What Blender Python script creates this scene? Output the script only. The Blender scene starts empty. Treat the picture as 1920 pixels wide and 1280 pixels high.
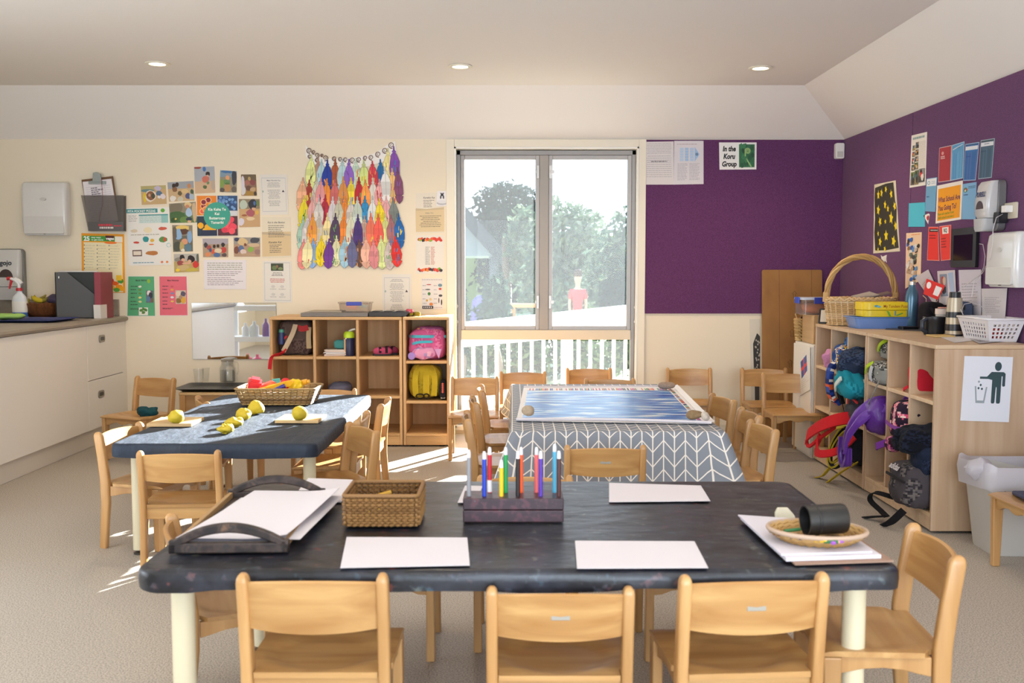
import bpy, bmesh, math, random
from mathutils import Vector, Matrix, noise, Euler
S = bpy.context.scene
COL = S.collection
rnd = random.Random(7)
PI = math.pi
# ---------------------------------------------------------------- camera
FPX, CAMH = 1866.67, 1.26
PITCH = math.atan(135 / FPX)
cam_d = bpy.data.cameras.new('camera')
cam_d.sensor_width = 36; cam_d.lens = 35; cam_d.clip_start = 0.05; cam_d.clip_end = 300
cam_d.dof.use_dof = True; cam_d.dof.focus_distance = 5.6; cam_d.dof.aperture_fstop = 4.5
cam = bpy.data.objects.new('camera', cam_d); COL.objects.link(cam)
cam.location = (0, 0, CAMH); cam.rotation_euler = (PI / 2 - PITCH, 0, 0)
S.camera = cam
# ---------------------------------------------------------------- sky, sun, fill lamps, exposure
w = bpy.data.worlds.new('sky'); S.world = w; w.use_nodes = True
nt = w.node_tree; nt.nodes.clear()
wo = nt.nodes.new('ShaderNodeOutputWorld'); bg = nt.nodes.new('ShaderNodeBackground')
tc = nt.nodes.new('ShaderNodeTexCoord'); sx = nt.nodes.new('ShaderNodeSeparateXYZ')
cr = nt.nodes.new('ShaderNodeValToRGB')
cr.color_ramp.elements[0].position = 0.0; cr.color_ramp.elements[0].color = (0.95, 0.98, 1.0, 1)
cr.color_ramp.elements[1].position = 0.6; cr.color_ramp.elements[1].color = (0.55, 0.75, 1.0, 1)
nt.links.new(tc.outputs['Generated'], sx.inputs[0]); nt.links.new(sx.outputs['Z'], cr.inputs[0])
nt.links.new(cr.outputs[0], bg.inputs[0]); bg.inputs[1].default_value = 2.3
nt.links.new(bg.outputs[0], wo.inputs[0])
def add_light(name, kind, loc, rot, energy, color, **kw):
    d = bpy.data.lights.new(name, kind); d.energy = energy; d.color = color
    for k, v in kw.items(): setattr(d, k, v)
    o = bpy.data.objects.new(name, d); COL.objects.link(o); o.location = loc; o.rotation_euler = rot
    return o
SUN_EL = math.radians(17.5)
sun_dir = Vector((-0.63, -1.0, -math.tan(SUN_EL) * math.hypot(0.63, 1.0))).normalized()
sun = add_light('sun', 'SUN', (9, 16, 8), (0, 0, 0), 70.0, (1.0, 0.94, 0.85), angle=0.009)
sun.rotation_euler = sun_dir.to_track_quat('-Z', 'Y').to_euler()
XL_ = -4.3
# area lamps: fill for daylight assumed from behind the camera, and fill added at the left wall
add_light('rear_fill', 'AREA', (0.9, -1.35, 1.2), (PI / 2 + 0.45, 0, 0), 185, (0.72, 0.85, 1.0), shape='RECTANGLE', size=3.0, size_y=2.0)
add_light('side_fill', 'AREA', (XL_ + 0.06, 2.2, 1.3), (0, -PI / 2 - 0.55, 0), 105, (0.84, 0.92, 1.0), shape='RECTANGLE', size=1.5, size_y=3.0)
S.view_settings.view_transform = 'Standard'; S.view_settings.look = 'None'
S.view_settings.exposure = -0.1; S.view_settings.gamma = 1.0; S.view_settings.use_curve_mapping = False
try:
    S.cycles.use_denoising = True; S.cycles.sample_clamp_indirect = 4.0; S.cycles.max_bounces = 10
    S.cycles.caustics_reflective = False; S.cycles.caustics_refractive = False
except Exception: pass
# ---------------------------------------------------------------- picking points of the place
CT, ST = math.cos(PITCH), math.sin(PITCH); CAMP = Vector((0, 0, CAMH))
def ray(px, py):
    u = (px - 960) / FPX; v = (py - 640) / FPX
    return Vector((u, CT - v * ST, -ST - v * CT))
def onY(px, py, y): d = ray(px, py); return CAMP + d * (y / d.y)
def onX(px, py, x): d = ray(px, py); return CAMP + d * (x / d.x)
def onZ(px, py, z): d = ray(px, py); return CAMP + d * ((z - CAMH) / d.z)
YB, XR, XL, ZW, ZC, HIP = 7.6, 2.51, -4.3, 2.24, 2.56, 0.44   # back wall, right wall, left wall, wall top, ceiling, slope width
# ---------------------------------------------------------------- materials
def lin(h):
    if not isinstance(h, str): return tuple(h[:3])
    r = [int(h[i:i + 2], 16) / 255 for i in (0, 2, 4)]
    return tuple(c / 12.92 if c <= 0.04045 else ((c + 0.055) / 1.055) ** 2.4 for c in r)
MATS = {}
def new_mat(name):
    m = bpy.data.materials.new(name); m.use_nodes = True
    return m, m.node_tree, m.node_tree.nodes['Principled BSDF'], m.node_tree.nodes['Material Output']
def flat(h, rough=0.5, metal=0.0, spec=0.5, bump=0.0, bscale=200, emit=0.0, var=0.0, coat=0.0):
    key = (h, rough, metal, spec, bump, bscale, emit, var, coat)
    if key in MATS: return MATS[key]
    m, t, b, o = new_mat('paint_' + h)
    c = lin(h) + (1,)
    b.inputs['Base Color'].default_value = c; b.inputs['Roughness'].default_value = rough
    b.inputs['Metallic'].default_value = metal; b.inputs['Specular IOR Level'].default_value = spec
    if coat: b.inputs['Coat Weight'].default_value = coat
    if emit:
        b.inputs['Emission Color'].default_value = c; b.inputs['Emission Strength'].default_value = emit
    if bump or var:
        n = t.nodes.new('ShaderNodeTexNoise'); n.inputs['Scale'].default_value = bscale; n.inputs['Detail'].default_value = 4
        x = t.nodes.new('ShaderNodeTexCoord'); t.links.new(x.outputs['Object'], n.inputs['Vector'])
        if bump:
            bp = t.nodes.new('ShaderNodeBump'); bp.inputs['Strength'].default_value = bump; bp.inputs['Distance'].default_value = 0.01
            t.links.new(n.outputs['Fac'], bp.inputs['Height']); t.links.new(bp.outputs[0], b.inputs['Normal'])
        if var:
            mx = t.nodes.new('ShaderNodeMix'); mx.data_type = 'RGBA'
            mx.inputs['A'].default_value = tuple(k * (1 - var) for k in c[:3]) + (1,); mx.inputs['B'].default_value = tuple(min(1, k * (1 + var)) for k in c[:3]) + (1,)
            t.links.new(n.outputs['Fac'], mx.inputs['Factor']); t.links.new(mx.outputs['Result'], b.inputs['Base Color'])
    MATS[key] = m
    return m
def wood(h1, h2, rough=0.42, axis=2, scale=6.0, vary=0.12, stretch=14.0, coat=0.0):
    key = ('wood', h1, h2, rough, axis, scale, vary, stretch, coat)
    if key in MATS: return MATS[key]
    m, t, b, o = new_mat('wood_' + h1)
    x = t.nodes.new('ShaderNodeTexCoord'); mp = t.nodes.new('ShaderNodeMapping')
    s = [scale * stretch / 4] * 3; s[axis] = scale / 4
    mp.inputs['Scale'].default_value = s
    oi = t.nodes.new('ShaderNodeObjectInfo')
    ad = t.nodes.new('ShaderNodeVectorMath'); ad.operation = 'ADD'
    t.links.new(x.outputs['Object'], ad.inputs[0]); t.links.new(oi.outputs['Random'], ad.inputs[1]); t.links.new(ad.outputs[0], mp.inputs[0])
    n = t.nodes.new('ShaderNodeTexNoise'); n.inputs['Scale'].default_value = 1.0; n.inputs['Detail'].default_value = 6; n.inputs['Distortion'].default_value = 0.6
    t.links.new(mp.outputs[0], n.inputs['Vector'])
    r = t.nodes.new('ShaderNodeValToRGB'); r.color_ramp.elements[0].position = 0.3; r.color_ramp.elements[1].position = 0.7
    r.color_ramp.elements[0].color = lin(h1) + (1,); r.color_ramp.elements[1].color = lin(h2) + (1,)
    t.links.new(n.outputs['Fac'], r.inputs[0])
    hs = t.nodes.new('ShaderNodeHueSaturation')
    mr = t.nodes.new('ShaderNodeMapRange'); mr.inputs['To Min'].default_value = 1 - vary; mr.inputs['To Max'].default_value = 1 + vary * 0.6
    t.links.new(oi.outputs['Random'], mr.inputs[0]); t.links.new(mr.outputs[0], hs.inputs['Value'])
    t.links.new(r.outputs[0], hs.inputs['Color']); t.links.new(hs.outputs[0], b.inputs['Base Color'])
    b.inputs['Roughness'].default_value = rough
    if coat: b.inputs['Coat Weight'].default_value = coat; b.inputs['Coat Roughness'].default_value = 0.2
    MATS[key] = m
    return m
def vcol(rough=0.6, bump=0.0, bscale=150, spec=0.4, sheen=0.0):
    key = ('vcol', rough, bump, bscale, spec, sheen)
    if key in MATS: return MATS[key]
    m, t, b, o = new_mat('printed_colour')
    a = t.nodes.new('ShaderNodeVertexColor'); a.layer_name = 'Col'
    t.links.new(a.outputs[0], b.inputs['Base Color']); b.inputs['Roughness'].default_value = rough; b.inputs['Specular IOR Level'].default_value = spec
    if sheen: b.inputs['Sheen Weight'].default_value = sheen
    if bump:
        n = t.nodes.new('ShaderNodeTexNoise'); n.inputs['Scale'].default_value = bscale
        x = t.nodes.new('ShaderNodeTexCoord'); t.links.new(x.outputs['Object'], n.inputs['Vector'])
        bp = t.nodes.new('ShaderNodeBump'); bp.inputs['Strength'].default_value = bump; bp.inputs['Distance'].default_value = 0.01
        t.links.new(n.outputs['Fac'], bp.inputs['Height']); t.links.new(bp.outputs[0], b.inputs['Normal'])
    MATS[key] = m
    return m
def glassy(h='ffffff', haze=0.0, refl=0.12, name='glass', tint=1.0):
    key = ('glassy', h, haze, refl, tint)
    if key in MATS: return MATS[key]
    m, t, b, o = new_mat(name)
    t.nodes.remove(b)
    tr = t.nodes.new('ShaderNodeBsdfTransparent'); tr.inputs[0].default_value = tuple(c * tint for c in lin(h)) + (1,)
    gl = t.nodes.new('ShaderNodeBsdfGlossy'); gl.inputs['Roughness'].default_value = 0.02
    fr = t.nodes.new('ShaderNodeFresnel'); fr.inputs[0].default_value = 1.0 + refl * 4
    ge = t.nodes.new('ShaderNodeNewGeometry'); iv = t.nodes.new('ShaderNodeMath'); iv.operation = 'SUBTRACT'; iv.inputs[0].default_value = 1.0; t.links.new(ge.outputs['Backfacing'], iv.inputs[1])
    fm_ = t.nodes.new('ShaderNodeMath'); fm_.operation = 'MULTIPLY'; t.links.new(fr.outputs[0], fm_.inputs[0]); t.links.new(iv.outputs[0], fm_.inputs[1])
    mx = t.nodes.new('ShaderNodeMixShader'); t.links.new(fm_.outputs[0], mx.inputs[0]); t.links.new(tr.outputs[0], mx.inputs[1]); t.links.new(gl.outputs[0], mx.inputs[2])
    last = mx
    if haze:
        df = t.nodes.new('ShaderNodeBsdfTranslucent'); df.inputs[0].default_value = lin(h) + (1,)
        d2 = t.nodes.new('ShaderNodeBsdfDiffuse'); d2.inputs[0].default_value = lin(h) + (1,)
        a2 = t.nodes.new('ShaderNodeMixShader'); a2.inputs[0].default_value = 0.5; t.links.new(df.outputs[0], a2.inputs[1]); t.links.new(d2.outputs[0], a2.inputs[2])
        m2 = t.nodes.new('ShaderNodeMixShader'); m2.inputs[0].default_value = haze
        t.links.new(mx.outputs[0], m2.inputs[1]); t.links.new(a2.outputs[0], m2.inputs[2]); last = m2
    t.links.new(last.outputs[0], o.inputs[0])
    MATS[key] = m
    return m
# ---------------------------------------------------------------- mesh builder
class MB:
    def __init__(s): s.v = []; s.f = []; s.c = []; s.m = []
    def add(s, vs, fs, col=None, mi=0):
        o = len(s.v); s.v += [Vector(v) for v in vs]
        for i, f in enumerate(fs):
            s.f.append([o + k for k in f]); s.m.append(mi)
            s.c.append(col[i] if isinstance(col, list) else col)
        return s
    def box(s, x0, x1, y0, y1, z0, z1, col=None, mi=0, M=None):
        vs = [Vector((x, y, z)) for z in (z0, z1) for y in (y0, y1) for x in (x0, x1)]
        if M: vs = [M @ v for v in vs]
        return s.add(vs, [(0, 2, 3, 1), (4, 5, 7, 6), (0, 1, 5, 4), (2, 6, 7, 3), (0, 4, 6, 2), (1, 3, 7, 5)], col, mi)
    def prism(s, pts, ax, a0, a1, col=None, mi=0, M=None):
        """pts: 2D outline in the two axes other than ax, counter-clockwise"""
        n = len(pts); vs = []
        for a in (a0, a1):
            for p in pts:
                c = list(p); c.insert(ax, a); vs.append(M @ Vector(c) if M else Vector(c))
        fs = [tuple(range(n))[::-1], tuple(range(n, 2 * n))] + [(i, (i + 1) % n, n + (i + 1) % n, n + i) for i in range(n)]
        return s.add(vs, fs, col, mi)
    def ring(s, rings, closed_ends=True, col=None, mi=0, loop=False):
        n = len(rings[0]); vs = [p for r in rings for p in r]; fs = []
        R = len(rings)
        for k in range(R if loop else R - 1):
            a, b = k * n, ((k + 1) % R) * n
            fs += [(a + i, a + (i + 1) % n, b + (i + 1) % n, b + i) for i in range(n)]
        if closed_ends and not loop: fs += [tuple(range(n))[::-1], tuple((R - 1) * n + i for i in range(n))]
        return s.add(vs, fs, col, mi)
    def tube(s, pts, r, n=8, col=None, mi=0, loop=False, flat=None):
        pts = [Vector(p) for p in pts]; R = []; N = len(pts); up = None
        for i, p in enumerate(pts):
            a = pts[(i - 1) % N] if (loop or i > 0) else p; b = pts[(i + 1) % N] if (loop or i < N - 1) else p
            d = (b - a); d = d.normalized() if d.length > 1e-9 else Vector((0, 0, 1))
            if up is None: up = Vector((0, 0, 1)) if abs(d.z) < 0.9 else Vector((1, 0, 0))
            x = d.cross(up)
            if x.length < 1e-6: x = d.cross(Vector((0, 1, 0.3)))
            x.normalize(); y = x.cross(d).normalized(); up = y
            rr = r[i] if isinstance(r, (list, tuple)) else r; r2 = rr * (flat or 1)
            R.append([p + x * (rr * math.cos(2 * PI * k / n)) + y * (r2 * math.sin(2 * PI * k / n)) for k in range(n)])
        return s.ring(R, True, col, mi, loop)
    def cyl(s, p0, p1, r0, r1=None, n=20, col=None, mi=0):
        return s.tube([p0, p1], [r0, r0 if r1 is None else r1], n, col, mi)
    def lathe(s, prof, c=(0, 0, 0), n=28, col=None, mi=0, M=None, sx=1, sy=1, ends=True):
        R = []
        for r, z in prof:
            ri = [Vector((c[0] + sx * r * math.cos(2 * PI * k / n), c[1] + sy * r * math.sin(2 * PI * k / n), c[2] + z)) for k in range(n)]
            R.append([M @ p for p in ri] if M else ri)
        return s.ring(R, ends, col, mi)
    def strap(s, pts, wd, width, th=0.002, col=None, mi=0):
        """flat strap along pts; wd = width direction(s)"""
        pts = [Vector(p) for p in pts]; R = []
        for i, p in enumerate(pts):
            a = pts[max(i - 1, 0)]; b = pts[min(i + 1, len(pts) - 1)]; d = (b - a).normalized()
            x = Vector(wd[i] if isinstance(wd, list) else wd); x = (x - d * x.dot(d)).normalized(); y = d.cross(x)
            ww = width[i] if isinstance(width, list) else width
            R.append([p + x * ww / 2 + y * th / 2, p - x * ww / 2 + y * th / 2, p - x * ww / 2 - y * th / 2, p + x * ww / 2 - y * th / 2])
        return s.ring(R, True, col, mi)
    def blob(s, c, r, e=1.0, n=18, amp=0.0, fr=6.0, seed=0, M=None, col=None, colfn=None, mi=0, squash=None):
        """superellipsoid with lumps; e<1 boxier"""
        n = 44 if colfn and n > 20 else n; c = Vector(c); vs = []; nu, nv = n * 2, n
        for j in range(nv + 1):
            ph = -PI / 2 + PI * j / nv
            for i in range(nu):
                th = 2 * PI * i / nu
                d = Vector((math.cos(ph) * math.cos(th), math.cos(ph) * math.sin(th), math.sin(ph))); pw = 2.0 / e
                d = d / (abs(d.x) ** pw + abs(d.y) ** pw + abs(d.z) ** pw) ** (1 / pw)
                p = Vector((d.x * r[0], d.y * r[1], d.z * r[2]))
                if amp:
                    q = p * fr + Vector((seed * 3.1, seed * 1.7, seed))
                    p += p.normalized() * (amp * (noise.noise(q) + 0.5 * noise.noise(q * 2.3)))
                if squash: p = squash(p)
                vs.append(c + (M @ p if M else p))
        fs = []
        for j in range(nv):
            for i in range(nu):
                fs.append((j * nu + i, j * nu + (i + 1) % nu, (j + 1) * nu + (i + 1) % nu, (j + 1) * nu + i))
        cols = col
        if colfn: cols = [colfn(sum((vs[k] for k in f), Vector()) / 4 - c) for f in fs]
        return s.add(vs, fs, cols, mi)
    def build(s, name, mats, parent=None, smooth=None, bevel=0.0, label=None, cat=None, group=None, kind=None, bseg=2, keep=False, rot=0, sub=0):
        me = bpy.data.meshes.new(name)
        off = Vector((0, 0, 0))
        if parent is None and not keep and s.v:
            lo = Vector(min(v[i] for v in s.v) for i in range(3)); hi = Vector(max(v[i] for v in s.v) for i in range(3))
            off = Vector(((lo.x + hi.x) / 2, (lo.y + hi.y) / 2, lo.z))
        me.from_pydata([tuple(v - off) for v in s.v], [], [tuple(f) for f in s.f])
        mats = mats if isinstance(mats, (list, tuple)) else [mats]
        for m in mats: me.materials.append(m)
        if len(mats) > 1: me.polygons.foreach_set('material_index', [min(k, len(mats) - 1) for k in s.m])
        if any(c is not None for c in s.c):
            at = me.color_attributes.new('Col', 'FLOAT_COLOR', 'CORNER'); buf = []
            cache = {}
            for p, c in zip(me.polygons, s.c):
                k = c if c is not None else 'ffffff'
                if isinstance(k, str):
                    if k not in cache: cache[k] = lin(k)
                    k = cache[k]
                buf += list(k[:3] + (1.0,)) * p.loop_total
            at.data.foreach_set('color', buf)
        me.update(); me.validate()
        if smooth is not None:
            me.polygons.foreach_set('use_smooth', [True] * len(me.polygons))
            if smooth < 180: me.set_sharp_from_angle(angle=math.radians(smooth))
        o = bpy.data.objects.new(name, me); COL.objects.link(o); o.location = off
        if parent is not None: o.parent = parent
        if bevel:
            b = o.modifiers.new('bevel', 'BEVEL'); b.width = bevel; b.segments = bseg; b.limit_method = 'ANGLE'; b.angle_limit = math.radians(35)
            if smooth is None:
                me.polygons.foreach_set('use_smooth', [True] * len(me.polygons)); b.harden_normals = True
        if sub:
            q = o.modifiers.new('sub', 'SUBSURF'); q.levels = sub; q.render_levels = sub
        tag(o, label, cat, group, kind)
        return o
def tag(o, label=None, cat=None, group=None, kind=None):
    if label: o['label'] = label
    if cat: o['category'] = cat
    if group: o['group'] = group
    if kind: o['kind'] = kind
    return o
def thing(name, label, cat, loc=(0, 0, 0), rz=0, group=None, kind=None):
    o = bpy.data.objects.new(name, None); COL.objects.link(o); o.location = loc; o.rotation_euler = (0, 0, rz)
    o.empty_display_size = 0.05
    return tag(o, label, cat, group, kind)
def copy_tree(o, parent=None):
    c = o.copy(); COL.objects.link(c)
    if parent is not None: c.parent = parent
    for ch in list(o.children): copy_tree(ch, c)
    return c
def RZ(a): return Matrix.Rotation(a, 4, 'Z')
def TR(loc, rz=0, rx=0, ry=0): return Matrix.Translation(loc) @ Euler((rx, ry, rz)).to_matrix().to_4x4()
def arc(cx, cy, r, a0, a1, n): return [(cx + r * math.cos(a0 + (a1 - a0) * k / n), cy + r * math.sin(a0 + (a1 - a0) * k / n)) for k in range(n + 1)]
def rrect(x0, x1, y0, y1, r, n=5):
    return arc(x1 - r, y0 + r, r, -PI / 2, 0, n) + arc(x1 - r, y1 - r, r, 0, PI / 2, n) + arc(x0 + r, y1 - r, r, PI / 2, PI, n) + arc(x0 + r, y0 + r, r, PI, 1.5 * PI, n)
BEECH = wood('ad7f4c', 'c89c66', rough=0.36, coat=0.15)
BEECHX = wood('ab7c48', 'caa068', rough=0.36, axis=0, coat=0.15)
SHELFW = wood('c29663', 'd8b081', rough=0.5, axis=2, scale=5)
SHELFX = wood('c89a64', 'dcb47f', rough=0.5, axis=0, scale=5)
WHITEP = flat('ece8e2', 0.45)
PAPER = flat('d8d3da', 0.8)
BLACKP = flat('17161a', 0.4)
PRINT = vcol(0.55); FABRIC = vcol(0.85, 0.25, 300, 0.2, 0.3)
# ---------------------------------------------------------------- lettering
TXT = {}
def glyphs(s, bold=0.0, shear=0.0):
    k = (s, bold, shear)
    if k in TXT: return TXT[k]
    c = bpy.data.curves.new('t', 'FONT'); c.body = s; c.size = 1.0; c.offset = bold; c.shear = shear; c.resolution_u = 3
    o = bpy.data.objects.new('t', c); COL.objects.link(o)
    dg = bpy.context.evaluated_depsgraph_get(); me = o.evaluated_get(dg).to_mesh()
    vs = [(v.co.x, v.co.y) for v in me.vertices]; fs = [tuple(p.vertices) for p in me.polygons]
    o.evaluated_get(dg).to_mesh_clear(); bpy.data.objects.remove(o); bpy.data.curves.remove(c)
    if vs:
        x0 = min(v[0] for v in vs); vs = [(v[0] - x0, v[1]) for v in vs]; wd = max(v[0] for v in vs)
    else: wd = 0.1
    TXT[k] = (vs, fs, wd)
    return TXT[k]
class Sheet:
    """a flat sheet with print; corners tl, tr, br, bl as points of the place; print is laid out in u right, v down, 0..1"""
    def __init__(s, tl, tr, br, bl, col='f2eee8', th=0.0012, lift=0.0015, grid=1, curl=0.0):
        s.p = [Vector(q) for q in (tl, tr, br, bl)]
        s.n = (s.p[3] - s.p[0]).cross(s.p[1] - s.p[0]).normalized()
        s.n = -s.n if s.n.dot(CAMP - s.p[0]) < 0 else s.n
        s.W = ((s.p[1] - s.p[0]).length + (s.p[2] - s.p[3]).length) / 2; s.H = ((s.p[3] - s.p[0]).length + (s.p[2] - s.p[1]).length) / 2
        s.mb = MB(); s.l = lift + th; s.d = 0.00007; s.curl = curl
        a = [s.at(u, v, lift) for u, v in ((0, 0), (1, 0), (1, 1), (0, 1))]; b = [s.at(u, v, s.l) for u, v in ((0, 0), (1, 0), (1, 1), (0, 1))]
        s.mb.add(a + b, [(0, 1, 2, 3), (7, 6, 5, 4), (0, 4, 5, 1), (1, 5, 6, 2), (2, 6, 7, 3), (3, 7, 4, 0)], col)
    def at(s, u, v, l=None):
        p = s.p[0] * (1 - u) * (1 - v) + s.p[1] * u * (1 - v) + s.p[2] * u * v + s.p[3] * (1 - u) * v
        return p + s.n * (s.l if l is None else l)
    def up(s): s.l += s.d; return s
    def quad(s, pts, col): s.up(); s.mb.add([s.at(u, v) for u, v in pts], [tuple(range(len(pts)))[::-1]], col); return s
    def rect(s, u0, v0, u1, v1, col): return s.quad([(u0, v0), (u1, v0), (u1, v1), (u0, v1)], col)
    def ell(s, u, v, ru, rv, col, n=14, a=0, jit=0.0):
        ca, sa = math.cos(a), math.sin(a); P = []
        for k in range(n):
            t = 2 * PI * k / n; j = 1 + (rnd.random() - 0.5) * jit
            x, y = ru * j * math.cos(t), rv * j * math.sin(t) * s.H / s.W
            P.append((u + x * ca - y * sa, v + (x * sa + y * ca) * s.W / s.H))
        return s.quad(P, col)
    def star(s, u, v, r, col, n=5, inner=0.45, a=0, sq=1.0):
        P = []
        for k in range(2 * n):
            t = a + PI * k / n; q = r if k % 2 == 0 else r * inner
            P.append((u + q * math.sin(t), v - q * math.cos(t) * s.W / s.H * sq))
        s.up()
        c = (u, v); vs = [s.at(*c)] + [s.at(*p) for p in P]
        s.mb.add(vs, [(0, (k + 1) % (2 * n) + 1, k + 1) for k in range(2 * n)], col); return s
    def lines(s, u0, u1, v0, v1, n, col, frac=0.32, rag=0.25, centre=False, words=True):
        s.up(); step = (v1 - v0) / n
        for k in range(n):
            wd = (u1 - u0) * (1 - rag * rnd.random()); a = u0 + ((u1 - u0 - wd) / 2 if centre else 0); e = a + wd; v = v0 + k * step
            x = a
            while x < e - 1e-4:
                ww = min(e - x, (0.03 + 0.08 * rnd.random()) * (1 if words else 99))
                s.mb.add([s.at(x, v), s.at(x + ww, v), s.at(x + ww, v + step * frac), s.at(x, v + step * frac)], [(3, 2, 1, 0)], col)
                x += ww + 0.014
        return s
    def text(s, t, u, v, h, col, al='c', bold=0.012, shear=0.0, maxw=None, sx=1.0):
        """h: letter size as a share of the sheet height, v: base line"""
        vs, fs, wd = glyphs(t, bold, shear); k = h * s.H / 0.72; kx = k * sx
        if maxw and wd * kx / s.W > maxw: kx = maxw * s.W / wd
        x0 = u - (wd * kx / s.W) * {'l': 0, 'c': 0.5, 'r': 1}[al]
        s.up(); s.mb.add([s.at(x0 + x * kx / s.W, v - y * k / s.H) for x, y in vs], [f[::-1] for f in fs], col); return s
    def snap(s, u0, v0, u1, v1, bands, blobs):
        """a printed photograph: horizontal bands, then soft shapes"""
        n = len(bands); y = v0
        for k, (f, c) in enumerate(bands):
            y2 = v0 + (v1 - v0) * f; s.rect(u0, y, u1, y2, c); y = y2
        for (a, b, ra, rb, c) in blobs:
            P = []
            for k in range(11):
                t = 2 * PI * k / 11; j = 1 + 0.25 * (rnd.random() - 0.5)
                P.append((min(max(a + ra * j * math.cos(t), 0), 1), min(max(b + rb * j * math.sin(t), 0), 1)))
            s.quad([(u0 + (u1 - u0) * p, v0 + (v1 - v0) * q) for p, q in P], c)
        return s
    def build(s, name, label, cat, group=None, mat=None, parent=None): return s.mb.build(name, mat or PRINT, parent, label=label, cat=cat, group=group)
def Bsheet(q, **k):
    """sheet on the back wall; q = x0,y0,x1,y1 or four corners in the photo's frame"""
    yy = k.pop('y', YB)
    if isinstance(q[0], (int, float)): q = [(q[0], q[1]), (q[2], q[1]), (q[2], q[3]), (q[0], q[3])]
    return Sheet(*[onY(a, b, yy) for a, b in q], **k)
def Rsheet(q, **k):
    xx = k.pop('x', XR - 0.012)
    if isinstance(q[0], (int, float)): q = [(q[0], q[1]), (q[2], q[1]), (q[2], q[3]), (q[0], q[3])]
    return Sheet(*[onX(a, b, xx) for a, b in q], **k)
# ================================================================ the room
def structure(mb, name, m, **k): return mb.build(name, m, kind='structure', keep=True, **k)
# floor: speckled vinyl
fm, t, b, o = new_mat('speckled_vinyl')
x = t.nodes.new('ShaderNodeTexCoord')
v = t.nodes.new('ShaderNodeTexNoise'); v.inputs['Scale'].default_value = 190; v.inputs['Detail'].default_value = 3; t.links.new(x.outputs['Object'], v.inputs['Vector'])
r = t.nodes.new('ShaderNodeValToRGB'); E = r.color_ramp.elements
E[0].position = 0.36; E[0].color = lin('867e74') + (1,); E[1].position = 0.66; E[1].color = lin('c4bbb0') + (1,)
e = E.new(0.5); e.color = lin('afa69b') + (1,)
t.links.new(v.outputs['Fac'], r.inputs[0]); t.links.new(r.outputs[0], b.inputs['Base Color']); b.inputs['Roughness'].default_value = 0.5; b.inputs['Specular IOR Level'].default_value = 0.35
m = MB(); m.box(XL - 0.1, XR + 0.1, -1.6, YB + 0.16, -0.1, 0); structure(m, 'floor', fm)
WALL = flat('ecdfc8', 0.7, bump=0.06, bscale=260)
CEIL = flat('f3eee8', 0.8)
WX0, WX1, WZ0, WZ1 = -0.435, 0.957, 0.05, 2.18     # window opening
m = MB()
m.box(XL - 0.1, WX0, YB, YB + 0.15, 0, ZW + 0.02); m.box(WX1, XR + 0.1, YB, YB + 0.15, 0, ZW + 0.02)
m.box(WX0, WX1, YB, YB + 0.15, WZ1, ZW + 0.02); m.box(WX0, WX1, YB, YB + 0.15, 0, WZ0)
structure(m, 'wall_back', WALL)
m = MB(); m.box(XR, XR + 0.1, -1.6, YB, 0, ZW + 0.02); structure(m, 'wall_right', WALL)
m = MB(); m.box(XL - 0.1, XL, -1.6, 0.6, 0, ZC); m.box(XL - 0.1, XL, 3.8, YB, 0, ZC); m.box(XL - 0.1, XL, 0.6, 3.8, 0, 0.5); m.box(XL - 0.1, XL, 0.6, 3.8, 2.1, ZC); structure(m, 'wall_left', WALL)  # opening in the left wall added for the side fill
m = MB()   # unseen window frame added to the left wall to go with the side fill
for a, b in ((0.6, 0.66), (2.17, 2.23), (3.74, 3.8)): m.box(XL - 0.08, XL - 0.02, a, b, 0.5, 2.1)
m.box(XL - 0.08, XL - 0.02, 0.66, 3.74, 0.5, 0.56); m.box(XL - 0.08, XL - 0.02, 0.66, 3.74, 2.04, 2.1); structure(m, 'side_fill_window', flat('9c948c', 0.45, 0.2))
m = MB()   # unseen door frame without glass, added to go with the rear fill lamp
for a in (-2.1, -0.64, 0.83, 2.29): m.box(a, a + 0.06, -1.56, -1.5, 0, 2.3)
m.box(-2.04, 2.29, -1.56, -1.5, 2.24, 2.3); structure(m, 'rear_fill_frame', flat('9c948c', 0.45, 0.2))
m = MB()   # unseen rear wall, its wide opening assumed to let daylight in
m.box(XL, -2.1, -1.6, -1.45, 0, ZC); m.box(2.35, XR, -1.6, -1.45, 0, ZC); m.box(-2.1, 2.35, -1.6, -1.45, 2.3, ZC)
structure(m, 'wall_rear', WALL)
# ceiling with sloped margins along back and right wall
m = MB(); xa, xb, ya = XL - 0.1, XR - HIP, -1.6; yb = YB - HIP
P = [(xa, ya, ZC), (xb, ya, ZC), (xb, yb, ZC), (xa, yb, ZC), (xa, YB, ZW), (XR, YB, ZW), (XR, ya, ZW)]
P2 = [(p[0], p[1], 2.7) for p in P]
m.add(P + P2, [(0, 3, 2, 1), (3, 4, 5, 2), (2, 5, 6, 1), (7, 8, 9, 10), (10, 9, 12, 11), (9, 8, 13, 12), (0, 1, 8, 7), (1, 6, 13, 8), (6, 5, 12, 13), (5, 4, 11, 12), (4, 3, 10, 11), (3, 0, 7, 10)])
structure(m, 'ceiling', CEIL)
m = MB(); m.box(-2.9, WX0 - 0.07, YB - 0.012, YB, 0, 0.07); m.box(WX1 + 0.06, XR, YB - 0.012, YB, 0, 0.07)
structure(m, 'baseboard_back', flat('e4d9c4', 0.5))
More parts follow.
